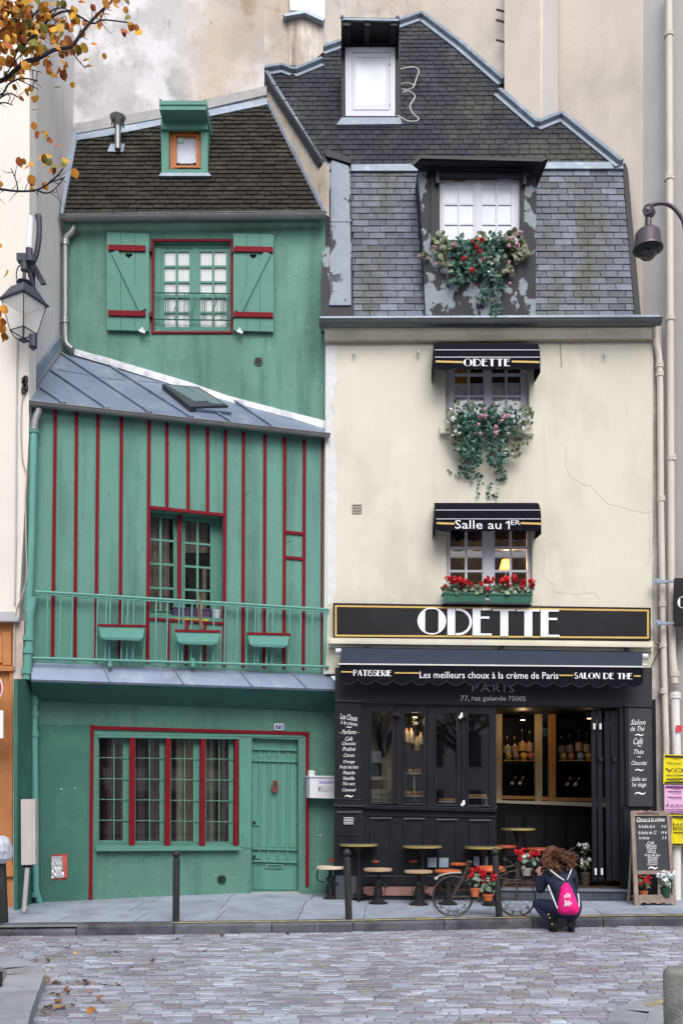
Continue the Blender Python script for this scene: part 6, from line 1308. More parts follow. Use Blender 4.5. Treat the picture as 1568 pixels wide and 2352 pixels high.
# ================================================================== iron bicycle with flowers
BY = 12.16; PBI = Pl((0, BY, 0), (0, 1, 0)); W_ = lambda x, y, d=0.0: PBI.at(q('pe', x, y)) + V((0, d, 0))
m_rust = M('rusty dark iron', (.06, .048, .04), .6, .2, 8, .1, 40, stains=[((.17, .13, .10), 7, .55, .7, (1, 1, 1), .7)])
bc = thing('bicycle_planter', 'decorative old iron bicycle carrying flower pots on the pavement', 'bicycle', tuple(W_(600, 850)))
def wheel(cx, cy, R_):
    c = W_(cx, cy); r = R_ / (3.564 * 1.01531) * BY / FPX
    w = MB().torus(c, r, .011, 'Y', 40, 6).build('wheel', m_rust, bc, True)
    MB().tube([c + V((0, -.05, 0)), c + V((0, .05, 0))], .022, 8).build('hub', m_rust, w, True)
    mb = MB()
    for k in range(10): a = k * .628; mb.tube([c, c + V((r * math.cos(a), 0, r * math.sin(a)))], .0025, 4)
    mb.build('spokes', m_rust, w)
    mb = MB()
    for k in range(5):
        a = -math.pi / 2 + (k - 2) * .55; e = V((math.cos(a), 0, math.sin(a))); s = V((-e.z, 0, e.x))
        for sg_ in (-1, 1): mb.tube(smooth_line([c + e * r * .95 + s * sg_ * .0, c + e * r * .9 + s * sg_ * .05, c + e * r * .78 + s * sg_ * .06, c + e * r * .7 + s * sg_ * .03, c + e * r * .76 + s * sg_ * .015], 3), .005, 4)
    mb.build('scrollwork', m_rust, w); return w
wheel(340, 682, 165); wheel(872, 695, 153)
def btube(P, r, name='frame_tube', m=m_rust): return MB().tube(smooth_line([W_(*p) for p in P], 4) if len(P) > 2 else [W_(*p) for p in P], r, 7).build(name, m, bc, True)
btube([(340, 682), (420, 535), (480, 395)], .016); btube([(470, 440), (500, 510), (545, 690)], .014); btube([(340, 686), (450, 684), (550, 690)], .013); btube([(545, 690), (700, 700), (872, 695)], .013)
btube([(500, 500), (690, 520), (872, 560)], .012); btube([(872, 410), (872, 560), (872, 695)], .013); btube([(550, 690), (546, 725)], .016, 'pedal_crank')
btube([(468, 400), (478, 385), (480, 420)], .018, 'saddle_post'); MB().ball(W_(478, 398), .045, 8, 5, .5).build('saddle', m_rust, bc, True)
for R0, R1 in ((265, 262), (222, 220)): btube([(872 - R1 * math.cos(t), 690 - R0 * math.sin(t)) for t in [.65 + i * (math.pi - 1.3) / 8 for i in range(9)]], .011, 'mudguard')
btube([(205, 530), (240, 505), (330, 487), (410, 485)], .012, 'handlebar', M('grey steel', (.35, .35, .34), .4)); btube([(195, 522), (205, 540)], .022, 'grip', M('pale grip', (.5, .49, .45), .5))
btube([(760, 560), (900, 545), (1030, 575)], .012, 'carrier'); btube([(760, 575), (900, 570), (1030, 585)], .01, 'carrier'); btube([(900, 570), (1010, 575)], .018, 'carrier')
btube([(580, 620), (690, 620)], .012, 'basket_rail'); btube([(590, 700), (680, 715)], .010, 'basket_rail'); btube([(585, 615), (592, 705)], .008, 'basket_rail'); btube([(688, 615), (680, 715)], .008, 'basket_rail')
for y_ in (640, 660): btube([(585, y_), (690, y_)], .006, 'basket_rail')
m_terra = M('terracotta', (.48, .135, .055), .7, .12, 8)
R = random.Random(31)
potted('geranium_pot', 'terracotta pot of red begonias hanging left in the bicycle frame', W_(522, 682, -.03), .045, .062, .115, m_terra, m_sil, m_fr, R, 30, 18, .125, .26, .034, grp='red flower pots of the bicycle')
potted('geranium_pot', 'terracotta pot of red begonias in the bicycle basket by the middle bollard', W_(630, 716, -.03), .055, .075, .09, m_terra, m_sil, m_fr, R, 36, 13, .125, .26, .034, grp='red flower pots of the bicycle')
potted('geranium_pot', 'pale pot of red begonias on the rear bicycle carrier', W_(948, 508, -.04), .05, .068, .105, M('grey white pot', (.34, .34, .33), .6, .15, 8), m_sil, m_fr, R, 44, 24, .165, .22, .036, grp='red flower pots of the bicycle')
# white flowers in the doorway
PV = Pl((0, 14.15, 0), (0, 1, 0)); R = random.Random(37)
m_vase = M('brown grey vase', (.06, .05, .045), .4, .2, 6)
for x_, y_, yt, lab in ((1445, 590, 480, 'tall dark vase of white flowers standing low in the doorway'), (1440, 420, 350, 'dark pot of white flowers standing high at the back of the doorway')):
    pl_ = PV if y_ > 500 else PV.shift(-.25); c = pl_.at(q('pe', x_, y_)); h = pl_.at(q('pe', x_, yt)).z - c.z
    potted('flower_vase', lab, c, .06, .085, h, m_vase, m_ger, m_fw, R, 26, 6, .12, .20, .032, 'vase', .05)
ps = PV.shift(-.25); c = ps.at(q('pe', 1440, 420)); tag(MB().lathe(V((c.x, c.y, .26)), [(.14, 0), (.14, .02), (.03, .04), (.03, c.z - .30), (.12, c.z - .28), (.12, c.z - .262)], 14).build('flower_stand', m_cast, None, True), 'black pedestal stand carrying a pot of white flowers in the doorway', 'stand')
# ================================================================== menu board
PE = Pl(PX.at((1500, 2000), .55), V((.05, -1, .10))); e0 = q('rt', 0, 0)
m_ew = M('weathered board wood', (.25, .195, .165), .75, .2, 12, .15, 40, stains=[((.36, .31, .27), 7, .52, .68, (1, 1, .3), .7)])
me_ = thing('menu_board', 'standing wooden menu blackboard with chalk prices right of the shopfront', 'menu board', tuple(PE.at(q('rt', 970, 2210))))
O_ = Q('rt', 728, 1252, 760, 1243, 800, 1246, 840, 1240, 880, 1252, 920, 1240, 960, 1252, 1000, 1246, 1060, 1246, 1115, 1252, 1186, 2214, 1150, 2214, 1145, 2180, 1120, 2170, 1085, 2180, 1060, 2160, 1000, 2178, 960, 2162, 900, 2176, 860, 2160, 830, 2172, 812, 2212, 770, 2212)
MB().plate(PE, O_, 0, .04, [Q('rt', 768, 1298, 1088, 1298, 1122, 1842, 790, 1844), Q('rt', 796, 1880, 1136, 1880, 1146, 2112, 806, 2114)]).build('frame', m_ew, me_)
MB().plate(PE, Q('rt', 800, 1262, 850, 1268, 900, 1255, 960, 1262, 1010, 1270, 1010, 1278, 900, 1272, 800, 1280), .012, .02).build('carved_crest', M('dark carving', (.12, .085, .07), .7), me_)
brd = MB().plate(PE, Q('rt', 764, 1294, 1092, 1294, 1126, 1846, 786, 1848), -.02, .015).build('blackboard', M('blackboard', (.045, .048, .055), .75, .2, 3), me_)
MB().plate(PE, Q('rt', 800, 2085, 1146, 2085, 1150, 2116, 800, 2116), -.0, .26).build('shelf', m_ew, me_)
for a, b in ((740, 1190), (1120, 1190)):
    P0, P1 = PE.at(q('rt', a + 10, 1300), -.05), None; P1 = onpave((0, 0)) if False else V((PE.at(q('rt', a + (30 if a < 900 else 50), 2210)).x, PE.at(q('rt', a, 2210)).y + .30, .06))
    MB().tube([P0, P1], .018, 6).build('rear_leg', m_ew, me_)
for s_, x0, x1, y0, y1 in (('Choux à la crème', 785, 1066, 1312, 1352), ('la boîte de 6', 806, 968, 1384, 1418), ('9 €', 1034, 1086, 1388, 1418), ('la boîte de 12', 802, 982, 1446, 1480), ('19 €', 1030, 1096, 1448, 1480), ('le choux', 808, 914, 1500, 1530), ('2 €', 1036, 1090, 1500, 1530), ('Café', 892, 962, 1552, 1582), ('Chocolat', 874, 986, 1580, 1606), ('Praliné', 884, 984, 1606, 1630), ('Citron', 894, 976, 1630, 1654), ('Orange', 896, 980, 1654, 1676), ('Fruits des bois', 866, 1020, 1676, 1700), ('Pistache', 896, 1000, 1700, 1722), ('Vanille', 900, 990, 1722, 1744), ('Thé vert', 898, 995, 1744, 1766), ('Caramel', 894, 995, 1766, 1790), ('~', 900, 998, 1802, 1830)):
    words(MB(), PE, s_, Q('rt', x0, y0, x1, y0, x1 + 2, y1, x0 + 2, y1), -.016, .35).build('chalk_line', m_chalk, brd)
MB().plate(PE, Q('rt', 785, 1354, 1062, 1346, 1062, 1350, 785, 1358), -.016, .002).build('chalk_line', m_chalk, brd)
R = random.Random(41); c = PE.at(q('rt', 858, 2116), -.10); sh = V((0, 0, PE.at(q('rt', 858, 2085), -.1).z - c.z))
potted('geranium_pot', 'small terracotta pot of red flowers on the shelf of the menu board', PE.at(q('rt', 858, 2100), -.08), .045, .06, .08, m_terra, m_ger, m_fr, R, 44, 18, .125, .22, .030)
potted('hydrangea_pot', 'dark green pot of white hydrangea on the shelf of the menu board', PE.at(q('rt', 1078, 2104), -.02), .055, .075, .13, M('dark green pot', (.025, .07, .045), .5), m_sil, m_fw, R, 50, 16, .135, .22, .042, lsz=.075)
# ================================================================== bollards
def bollard(xb, yb, yt, lab, lean=0.0, r=.045):
    c = onpave((xb, yb)); h = Pl((0, c.y, 0), (0, 1, 0)).at((xb, yt)).z - c.z
    t = thing('bollard', lab, 'bollard', tuple(c), 'black ball topped bollards along the kerb')
    top = c + V((lean, 0, h)); ax = (top - c).normalized()
    MB().tube([c - ax * .03, c + ax * (h - .13), c + ax * (h - .105), c + ax * (h - .10)], [r, r, r * .85, r * .55], 16).build('post', m_bol, t, True)
    MB().tube([c + ax * .27, c + ax * .275], [r * 1.02, r * 1.02], 16).build('band', m_bol, t)
    MB().ball(c + ax * (h - .052), .052, 14, 9).build('ball', m_bol, t, True); return t
m_bol = M('grey black bollard paint', (.028, .026, .028), .45, .15, 5, stains=[((.10, .085, .08), 5, .55, .75, (1, 1, .4), .6)])
bollard(404, 2117, 1953, 'black ball topped bollard in front of the green shop window')
bollard(801, 2113, 1950, 'black ball topped bollard before the first cafe table', -.028)
bollard(1146, 2107, 1948, 'black ball topped bollard in front of the bicycle', -.055)
bl = bollard(9, 2119, 1952, 'black bollard with a pale plastic bag over its top at the left edge', -.05, .055)
PBG = Pl((0, bl.location.y - .05, 0), (0, 1, 0)); mb = MB(); c = PBG.at(q('ll', 2, 1700)); rr = random.Random(4)
mb.lathe(c + V((0, 0, -.19)), [(.07, 0), (.13, .06), (.15, .16), (.13, .24), (.09, .30), (.04, .34)], 12)
mb.v = [p + V((rr.uniform(-.015, .015), rr.uniform(-.015, .015), rr.uniform(-.01, .01))) for p in mb.v]
tag(mb.build('plastic_bag', M('pale plastic bag', (.50, .53, .60), .35, .15, 10)), 'pale grey plastic bag pulled over the bollard at the left edge', 'bag')
c = V((ray(1569, 2352).x * 5.5, 5.5, -.06)); sb_ = thing('stone_bollard', 'short round grey stone bollard at the lower right corner', 'bollard', tuple(c))
zt = EYE.z + ray(1569, 2226).z / ray(1569, 2226).y * 5.5
MB().lathe(c, [(.13, 0), (.13, zt + .06 - .03), (.122, zt + .06 - .012), (.105, zt + .06)], 28).build('post', M('lichen grey stone', (.24, .24, .22), .9, .2, 14, .6, 50, stains=[((.09, .09, .075), 7, .52, .68, (1, 1, 1), .8), ((.45, .44, .38), 12, .6, .7, (1, 1, 1), .6)]), sb_, True)
# ================================================================== lantern and aerials on the left building
LX = V((PLF.at((53, 700)).x * .975 + .0, 12.38, 0)); PLn = Pl((0, 12.38, 0), (0, 1, 0)); lz = lambda y: PLn.at(q('la', 255, y)).z
lc = PLn.at(q('la', 262, 1150)); ln = thing('wall_lantern', 'old four sided street lantern on a bracket at the corner of the cream building', 'lantern', tuple(lc))
ROT = math.radians(-27)
def sq(a, z, rot=ROT): return [V((lc.x, lc.y, 0)) + Matrix.Rotation(rot, 3, 'Z') @ V((sx * a, sy * a, 0)) + V((0, 0, z)) for sx, sy in ((-1, -1), (1, -1), (1, 1), (-1, 1))]
m_lan = M('blue black lantern metal', (.05, .053, .075), .45, .1, 6)
z0, z1, z2, z3 = lz(890), lz(1055), lz(1385), lz(1475)
MB().hexa(sq(.125, z0 - .02), sq(.225, z1)).build('roof', m_lan, ln)
MB().hexa(sq(.235, z1 - .012), sq(.235, z1 + .012)).build('eave', m_lan, ln)
T_, B_ = sq(.205, z1 - .012), sq(.125, z2)
m_lgl = NT('milky lantern glass').m; m_lgl.node_tree.nodes['Principled BSDF'].inputs['Base Color'].default_value = (.82, .80, .74, 1); m_lgl.node_tree.nodes['Principled BSDF'].inputs['Alpha'].default_value = .42; m_lgl.node_tree.nodes['Principled BSDF'].inputs['Roughness'].default_value = .15
for i in range(4):
    j = (i + 1) % 4; MB().add([T_[i], T_[j], B_[j], B_[i]], [(0, 1, 2, 3)]).build('pane', m_lgl, ln); MB().tube([T_[i], B_[i]], .008, 5).build('bar', m_lan, ln); MB().tube([B_[i], B_[j]], .009, 5).build('bar', m_lan, ln)
    Cb = sq(.05, z3)[i]; MB().tube(smooth_line([B_[i], B_[i].lerp(Cb, .5) + V((0, 0, -.02)), Cb], 3), .009, 5).build('cradle', m_lan, ln)
MB().hexa(sq(.20, z1 - .022), sq(.20, z1 - .014)).build('reflector', M('white reflector', (.8, .8, .8), .5), ln)
MB().hexa(sq(.05, z3 - .01), sq(.055, z3 + .008)).build('finial', m_lan, ln)
cc_ = V((lc.x, lc.y, 0))
MB().lathe(cc_ + V((0, 0, z0 - .03)), [(.09, 0), (.10, .03), (.06, .05), (.11, .085), (.10, .10), (.03, .115), (.022, .24), (.05, .26), (.05, .40), (.02, .42)], 14).build('cap', m_lan, ln, True)
zt = lz(575); MB().box(cc_ + V((-.02, 0, zt)), (.15, .10, .10)).build('bracket_head', m_lan, ln)
wallp = V((-4.47, 12.85, 0))
MB().tube([cc_ + V((0, 0, zt - .02)), cc_ + V((.05, .2, zt - .12)), V((-4.46, 13.0, zt - .25))], .035, 8).tube([cc_ + V((.03, .05, zt - .1)), cc_ + V((.10, .12, zt - .36)), cc_ + V((.12, .15, z0 - .05))], .03, 7).build('bracket', m_lan, ln, True)
MB().tube(smooth_line([PLn.at(q('la', *p)) for p in ((240, 640), (200, 670), (180, 740), (185, 800))]), .009, 5).build('wire', m_lan, ln)
MB().tube([PLn.at(q('la', 362, 1420)), PLn.at(q('la', 362, 1550))], [.06, .06], 8).tube([PLn.at(q('la', 362, 1545)), PLn.at(q('la', 362, 1575))], [.04, .03], 8).build('junction_box', m_lan, ln)
an = thing('antenna', 'white stick antenna with dark bracket above the lantern', 'antenna', tuple(PLn.at(q('la', 330, 560))))
MB().tube([PLn.at(q('la', 318, 470)), PLn.at(q('la', 336, 118))], .042, 12).build('stick', M('white plastic', (.75, .76, .82)), an, True)
MB().tube([PLn.at(q('la', 322, 560)), PLn.at(q('la', 320, 470))], .05, 8).tube([PLn.at(q('la', 330, 560)), PLn.at(q('la', 335, 620))], .07, 10).build('holder', m_lan, an, True)
PLg = Pl((0, 12.55, 0), (0, 1, 0)); arm = thing('steel_bracket', 'dark curved steel arm on the flank wall beside the lantern', 'bracket', tuple(PLg.at(q('la', 430, 700))))
MB().tube(smooth_line([PLg.at(q('la', *p)) for p in ((412, 100), (428, 160), (428, 330), (405, 500), (370, 600))]), [.045] * 4 + [.04] * 13, 8).build('curved_arm', m_lan, arm, True)
MB().hexa([PLg.at(q('la', *p)) for p in ((320, 640), (385, 625), (494, 820), (494, 845), (440, 850))], [PLg.at(q('la', *p)) + V((0, .05, 0)) for p in ((320, 640), (385, 625), (494, 820), (494, 845), (440, 850))]).build('mount', m_lan, arm)
# ================================================================== dome camera, blade sign, posters, road sign
PCC = Pl((0, 12.9, 0), (0, 1, 0)); kc = lambda x, y: PCC.at(q('cc', x, y))
cm = thing('dome_camera', 'dark street dome camera hanging from a curved arm at the right edge', 'camera', tuple(kc(540, 900)))
m_cam = M('purple grey camera metal', (.10, .085, .095), .35, .1, 5, metal=.4)
c = kc(540, 750); sc = (kc(700, 750) - kc(380, 750)).x / 320
MB().lathe(V((c.x, c.y, 0)), [(170 * sc, kc(0, 792).z), (170 * sc, kc(0, 775).z), (152 * sc, kc(0, 752).z), (140 * sc, kc(0, 610).z), (110 * sc, kc(0, 575).z), (40 * sc, kc(0, 560).z)], 24).build('housing', m_cam, cm, True)
MB().lathe(V((c.x, c.y, 0)), [(110 * sc, kc(0, 840).z), (165 * sc, kc(0, 790).z)], 24).build('skirt', m_black, cm, True)
MB().lathe(V((c.x, c.y, 0)), [(8 * sc, kc(0, 918).z), (60 * sc, kc(0, 895).z), (95 * sc, kc(0, 860).z), (105 * sc, kc(0, 825).z), (105 * sc, kc(0, 810).z)], 20).build('dome', M('smoked dome', (.02, .02, .025), .06, spec=.8), cm, True)
MB().tube([kc(545, 570), kc(545, 440)], 36 * sc, 14).build('stem', m_cam, cm, True)
a, b = kc(525, 352) + V((0, -.05, 0)), kc(580, 352) + V((0, .05, 0)); MB().tube([a, b], 62 * sc, 18).tube([a + V((0, -.02, 0)), a], 18 * sc, 10).build('knuckle', m_cam, cm, True)
MB().tube(smooth_line([kc(*p) for p in ((560, 290), (640, 265), (740, 265), (840, 320), (940, 450), (1060, 700))] + [V((6.0, 13.0, kc(1100, 1100).z))], 4), 24 * sc, 10).build('arm', m_cam, cm, True)
PBL = Pl((0, 13.7, 0), (0, 1, 0)); kb = lambda *a_: Q('bl', *a_)
bs = thing('blade_sign', 'black blade sign lettered ODETTE on steel brackets at the right edge', 'sign', tuple(PBL.at(q('bl', 752, 1000))))
MB().plate(PBL, kb(752, 382, 1500, 382, 1500, 1000, 752, 1000), 0, .08).build('panel', M('black sign panel', (.022, .022, .026)), bs)
print_on(MB(), PBL, deco_word('ODETTE'), kb(780, 622, 1420, 622, 1420, 775, 780, 775), .004).build('lettering', m_wpr, bs)
for x0, x1, y0, y1, xe in ((462, 670, 385, 470, 752), (475, 690, 930, 1005, 755)):
    MB().plate(PBL, kb(x0, y0, x0 + 85, y0, x0 + 85, y1, x0, y1), -.15, .02).build('wall_plate', m_gp, bs)
    MB().plate(PBL, kb(x0 + 40, y0 + 22, x1, y0 + 22, x1, y0 + 58, x0 + 40, y0 + 58), -.05, .05).plate(PBL, kb(x1 - 4, y0 + 26, xe + 4, y0 + 26, xe + 4, y0 + 50, x1 - 4, y0 + 50), -.04, .04).build('bracket', m_gp, bs)
m_py, m_pp = M('yellow poster', (.74, .62, .015), .7, .04, 6), M('pink poster', (.72, .42, .62), .7, .04, 6)
m_ink, m_ink2 = M('black ink', (.04, .035, .03), .8), M('purple ink', (.16, .05, .2), .8)
PPo = PC.shift(.16)
def poster(P, m, ink, lab, lines, txt=()):
    t = thing('poster', lab, 'poster', tuple(PPo.at(q('8', *P[3]))), 'posters pasted on the pipes at the right edge')
    def L(u, v): a = [P[0][i] * (1 - u) + P[1][i] * u for i in (0, 1)]; b = [P[3][i] * (1 - u) + P[2][i] * u for i in (0, 1)]; return q('8', a[0] * (1 - v) + b[0] * v, a[1] * (1 - v) + b[1] * v)
    mb = MB(); n = 8
    for i in range(n + 1): mb.v += [PPo.at(L(i / n, 0), .012 * math.sin(i * 1.7)), PPo.at(L(i / n, 1), .012 * math.sin(i * 1.7 + .4))]
    mb.f = [(2 * i, 2 * i + 2, 2 * i + 3, 2 * i + 1) for i in range(n)]; mb.build('sheet', m, t)
    mb = MB()
    for u0, u1, v0, v1 in lines: mb.plate(PPo, [L(u0, v0), L(u1, v0), L(u1, v1), L(u0, v1)], .018, .002)
    mb.build('print', ink, t, kind='stuff')
    for s_, u0, u1, v0, v1 in txt: words(MB(), PPo, s_, [L(u0, v0), L(u1, v0), L(u1, v1), L(u0, v1)], .020).build('lettering', ink, t)
poster(((1480, 508), (1640, 516), (1640, 640), (1478, 645)), m_py, m_ink, 'upper yellow concert poster at the right edge', [(.04, .96, .03, .10), (.1, .5, .28, .30), (.1, .9, .82, .86), (.04, .96, .92, .98), (.1, .6, .70, .72)], [('VOIX', .06, .95, .46, .60)])
poster(((1483, 648), (1640, 652), (1640, 780), (1484, 778)), m_pp, m_ink2, 'pink concert poster reading Farinelli between two yellow posters', [(.04, .96, .03, .11), (.1, .5, .22, .25), (.1, .5, .42, .45), (.62, .9, .38, .62), (.04, .96, .86, .88), (.04, .96, .93, .96)], [('FARINELLI', .06, 1.1, .68, .78)])
poster(((1508, 785), (1640, 788), (1640, 932), (1516, 928)), m_py, m_ink, 'lower yellow concert poster behind the menu board', [(.04, .96, .03, .10), (.1, .6, .55, .58), (.6, .9, .52, .78), (.04, .96, .92, .98)], [('HOP', .1, .75, .26, .36), ('BSHR', .1, .85, .38, .48)])
mst = M('red sticker', (.62, .06, .08), .5, .4, 30); tag(MB().plate(PC, Q('rt', 1180, 392, 1236, 392, 1240, 455, 1178, 462), .115, .004).build('sticker', mst), 'torn red and white sticker on the white drainpipe', 'sticker')
PRS = Pl((0, 12.3, 0), (0, 1, 0)); rs = thing('road_sign', 'round red no entry sign above a white plate, cut by the left edge', 'sign', tuple(PRS.at((-34, 2100))))
c = PRS.at((-34, 1581)); r1 = (PRS.at((6, 1581)) - c).length; rot = Matrix.Rotation(math.pi / 2, 3, 'X')
def disc(r, y0, y1): return [c + V((r * math.cos(t), y0, r * math.sin(t))) for t in [k * math.pi / 16 for k in range(32)]], [c + V((r * math.cos(t), y1, r * math.sin(t))) for t in [k * math.pi / 16 for k in range(32)]]
MB().hexa(*disc(r1, 0, .02)).build('rim', m_wpr, rs); MB().hexa(*disc(r1 * .94, -.005, .0)).build('disc', M('sign red', (.45, .02, .03), .4), rs)
MB().box(c + V((0, -.008, 0)), (r1 * 1.3, .006, r1 * .32)).build('bar', m_wpr, rs)
MB().plate(PRS, [(-75, 1632), (7, 1632), (7, 1696), (-75, 1696)], 0, .02).build('plate', m_wpr, rs)
MB().tube([PRS.at((-34, 2140)) + V((0, .04, 0)), PRS.at((-34, 1540)) + V((0, .04, 0))], .03, 10).build('pole', m_galv, rs, True)
# ================================================================== crouching person
W0 = 11.45
def PW(x, y, dy=0.0): return Pl((0, W0 + dy, 0), (0, 1, 0)).at(q('pe', x, y))
m_jkt = M('navy jacket', (.022, .028, .055), .85, .12, 8, .9, 13, stains=[((.04, .05, .085), 7, .5, .7, (1, 1, 1), .6)])
m_trs = M('dark navy trousers', (.020, .026, .060), .8, .15, 8, .9, 14, stains=[((.045, .055, .10), 6, .52, .7, (1, 1, .5), .6)])
m_skin = M('skin', (.52, .30, .22), .55, .05, 8)
m_hair = M('auburn hair', (.075, .029, .015), .45, .15, 12, isl=.4, alt=[((.19, .062, .024), .66), ((.04, .018, .012), .7), ((.30, .12, .045), .9)], spec=.4)
m_boot = M('black boots', (.010, .010, .012), .45)
pers = thing('person', 'person in navy jacket crouching on the kerb, seen from behind with windblown auburn hair', 'person', tuple(PW(1240, 985)))
J = {'pel': (PW(1300, 775, .06), .150), 'sp1': (PW(1275, 690, .08), .150), 'sp2': (PW(1248, 600, .13), .160), 'ch': (PW(1228, 520, .18), .150), 'nk': (PW(1205, 440, .24), .060),
     'h0': (PW(1172, 395, .27), .085), 'h1': (PW(1160, 345, .28), .092), 'h2': (PW(1162, 312, .28), .070),
     'shL': (PW(1118, 498, .20), .072), 'elL': (PW(1062, 640, .32), .058), 'faL': (PW(1056, 580, .45), .045), 'wrL': (PW(1060, 525, .52), .032), 'haL': (PW(1064, 490, .55), .036),
     'shR': (PW(1336, 492, .20), .072), 'elR': (PW(1352, 640, .36), .056), 'wrR': (PW(1200, 520, .56), .032), 'haR': (PW(1160, 480, .60), .036),
     'hiL': (PW(1235, 800, .10), .118), 'knL': (PW(1022, 728, .44), .074), 'cfL': (PW(1100, 820, .30), .066), 'anL': (PW(1175, 895, .14), .045), 'ftL': (PW(1172, 950, .16), .040), 'toL': (PW(1150, 968, .28), .034),
     'hiR': (PW(1345, 805, .08), .118), 'knR': (PW(1362, 715, .50), .074), 'cfR': (PW(1345, 820, .30), .064), 'anR': (PW(1326, 895, .14), .045), 'ftR': (PW(1322, 950, .16), .040), 'toR': (PW(1322, 968, .28), .034)}
BE = [('pel', 'sp1', 1), ('sp1', 'sp2', 1), ('sp2', 'ch', 1), ('ch', 'nk', 1), ('nk', 'h0', 0), ('h0', 'h1', 0), ('h1', 'h2', 0), ('ch', 'shL', 1), ('shL', 'elL', 1), ('elL', 'faL', 1), ('faL', 'wrL', 1), ('wrL', 'haL', 0),
      ('ch', 'shR', 1), ('shR', 'elR', 1), ('elR', 'wrR', 1), ('wrR', 'haR', 0), ('pel', 'hiL', 2), ('hiL', 'knL', 2), ('knL', 'cfL', 2), ('cfL', 'anL', 2), ('anL', 'ftL', 2), ('ftL', 'toL', 2), ('pel', 'hiR', 2), ('hiR', 'knR', 2), ('knR', 'cfR', 2), ('cfR', 'anR', 2), ('anR', 'ftR', 2), ('ftR', 'toR', 2)]
names = list(J); me = bpy.data.meshes.new('skel'); me.from_pydata([tuple(J[n][0]) for n in names], [(names.index(a), names.index(b)) for a, b, _ in BE], [])
sk = bpy.data.objects.new('skel', me); COL.objects.link(sk); sk.modifiers.new('skin', 'SKIN')
for i, n in enumerate(names): sk.data.skin_vertices[0].data[i].radius = (J[n][1], J[n][1])
sk.data.skin_vertices[0].data[0].use_root = True
ss_ = sk.modifiers.new('sub', 'SUBSURF'); ss_.levels = 2; ss_.render_levels = 2
bme = bpy.data.meshes.new_from_object(sk.evaluated_get(bpy.context.evaluated_depsgraph_get()))
bpy.data.objects.remove(sk); bme.name = 'body'
def segd(p, a, b):
    d = b - a; t = max(0, min(1, (p - a).dot(d) / d.length_squared)); return (p - a - d * t).length
bme.materials.clear()
for m in (m_skin, m_jkt, m_trs): bme.materials.append(m)
for f in bme.polygons: c = f.center; f.material_index = min(BE, key=lambda e: segd(c, J[e[0]][0], J[e[1]][0]) - .5 * (J[e[0]][1] + J[e[1]][1]))[2]
for v in bme.vertices: v.co = v.co - pers.location
bme.shade_smooth(); link('body', bme, None, pers)
wr = J['haL'][0]
for k in range(5):
    a = -.03 + .015 * k; b = wr + V((a * .6, .02, .0))
    P = [b, b + V((a * .3 - .01, .01, .05 - .004 * abs(k - 2))), b + V((.015, .035, .085 - .008 * abs(k - 2)))] if k < 4 else [wr + V((.02, 0, -.01)), wr + V((.045, -.005, .02)), wr + V((.05, .01, .045))]
    MB().tube(P, [.011, .0095, .007], 7).build('finger', m_skin, pers, True)
MB().ball(J['h1'][0] + V((-.06, .075, -.03)), .02, 7, 5).build('nose', m_skin, pers, True)
cl = J['nk'][0]; MB().tube([cl + V((.0, -.02, -.05)), cl + V((-.01, .0, -.005))], [.085, .07], 14, cap=False).build('collar', m_jkt, pers, True)
for s, (a, t, hl) in {'L': (J['anL'][0], J['toL'][0], PW(1190, 945, .06)), 'R': (J['anR'][0], J['toR'][0], PW(1330, 945, .06))}.items():
    zg = -.118; mb = MB()
    mb.tube([a + V((0, .02, .10)), a + V((0, .01, .0)), V((hl.x, hl.y + .02, zg + .11))], [.060, .055, .050], 12)
    d = V((t.x - hl.x, t.y - hl.y, 0)).normalized(); h0 = V((hl.x, hl.y, zg))
    mb.tube([h0 + V((0, 0, .085)), h0 + d * .09 + V((0, 0, .065)), h0 + d * .17 + V((0, 0, .042)), h0 + d * .235 + V((0, 0, .032))], [.048, .048, .044, .026], 12)
    b_ = mb.build('boot', m_boot, pers, True)
    MB().tube([h0 + d * -.01 + V((0, 0, .0)), h0 + d * -.01 + V((0, 0, .07))], [.024, .034], 10).build('heel', m_boot, b_)
    sd = V((-d.y, d.x, 0)) * .04; S0 = [h0 + d * u + sd * w_ for u, w_ in ((.06, -1), (.16, -1.1), (.25, -.5), (.25, .5), (.16, 1.1), (.06, 1))]
    MB().hexa(S0, [p + V((0, 0, .014)) for p in S0]).build('sole', m_boot, b_)
    if s == 'L':
        for y_ in (832, 860, 912): MB().ball(PW(1135 + (y_ - 832) * .35, y_, .03), .011, 7, 5).build('boot_stud', m_gold, b_)
R = random.Random(17); hc = J['h1'][0]; mb = MB()
mb.ball(hc + V((.005, -.012, .01)), .112, 16, 10, 1.12); mb.build('hair_cap', m_hair, pers, True)
mb = MB()
for k in range(340):
    t = R.uniform(-1.9, 1.9); e = R.uniform(-.5, 1.3); s = hc + V((math.sin(t) * math.cos(e) * .11, -math.cos(t) * math.cos(e) * .11, math.sin(e) * .122))
    m = R.random()
    if m < .68: end = PW(R.gauss(1320, 22), R.gauss(372, 28), R.uniform(.0, .14)); mid = PW(R.gauss(1240, 16), R.gauss(345, 24), R.uniform(.0, .2)); dr = V((0, 0, R.uniform(-.03, .02)))
    else: end = PW(R.gauss(1180, 40), R.gauss(445, 22), R.uniform(.02, .12)); mid = PW(R.gauss(1150, 36), R.gauss(400, 18), R.uniform(.06, .16)); dr = V((0, 0, 0))
    curl = PW(R.gauss(1345, 14), R.gauss(400, 18), R.uniform(0, .15)) if m < .15 else end + V((R.uniform(-.03, .05), 0, R.uniform(-.05, .01)))
    r = R.uniform(.003, .007); mb.tube(smooth_line([s, mid, end + dr, curl], 4), [r * .7] * 3 + [r] * 4 + [r * .9] * 3 + [r * .6, r * .4, r * .15], 5, cap=False)
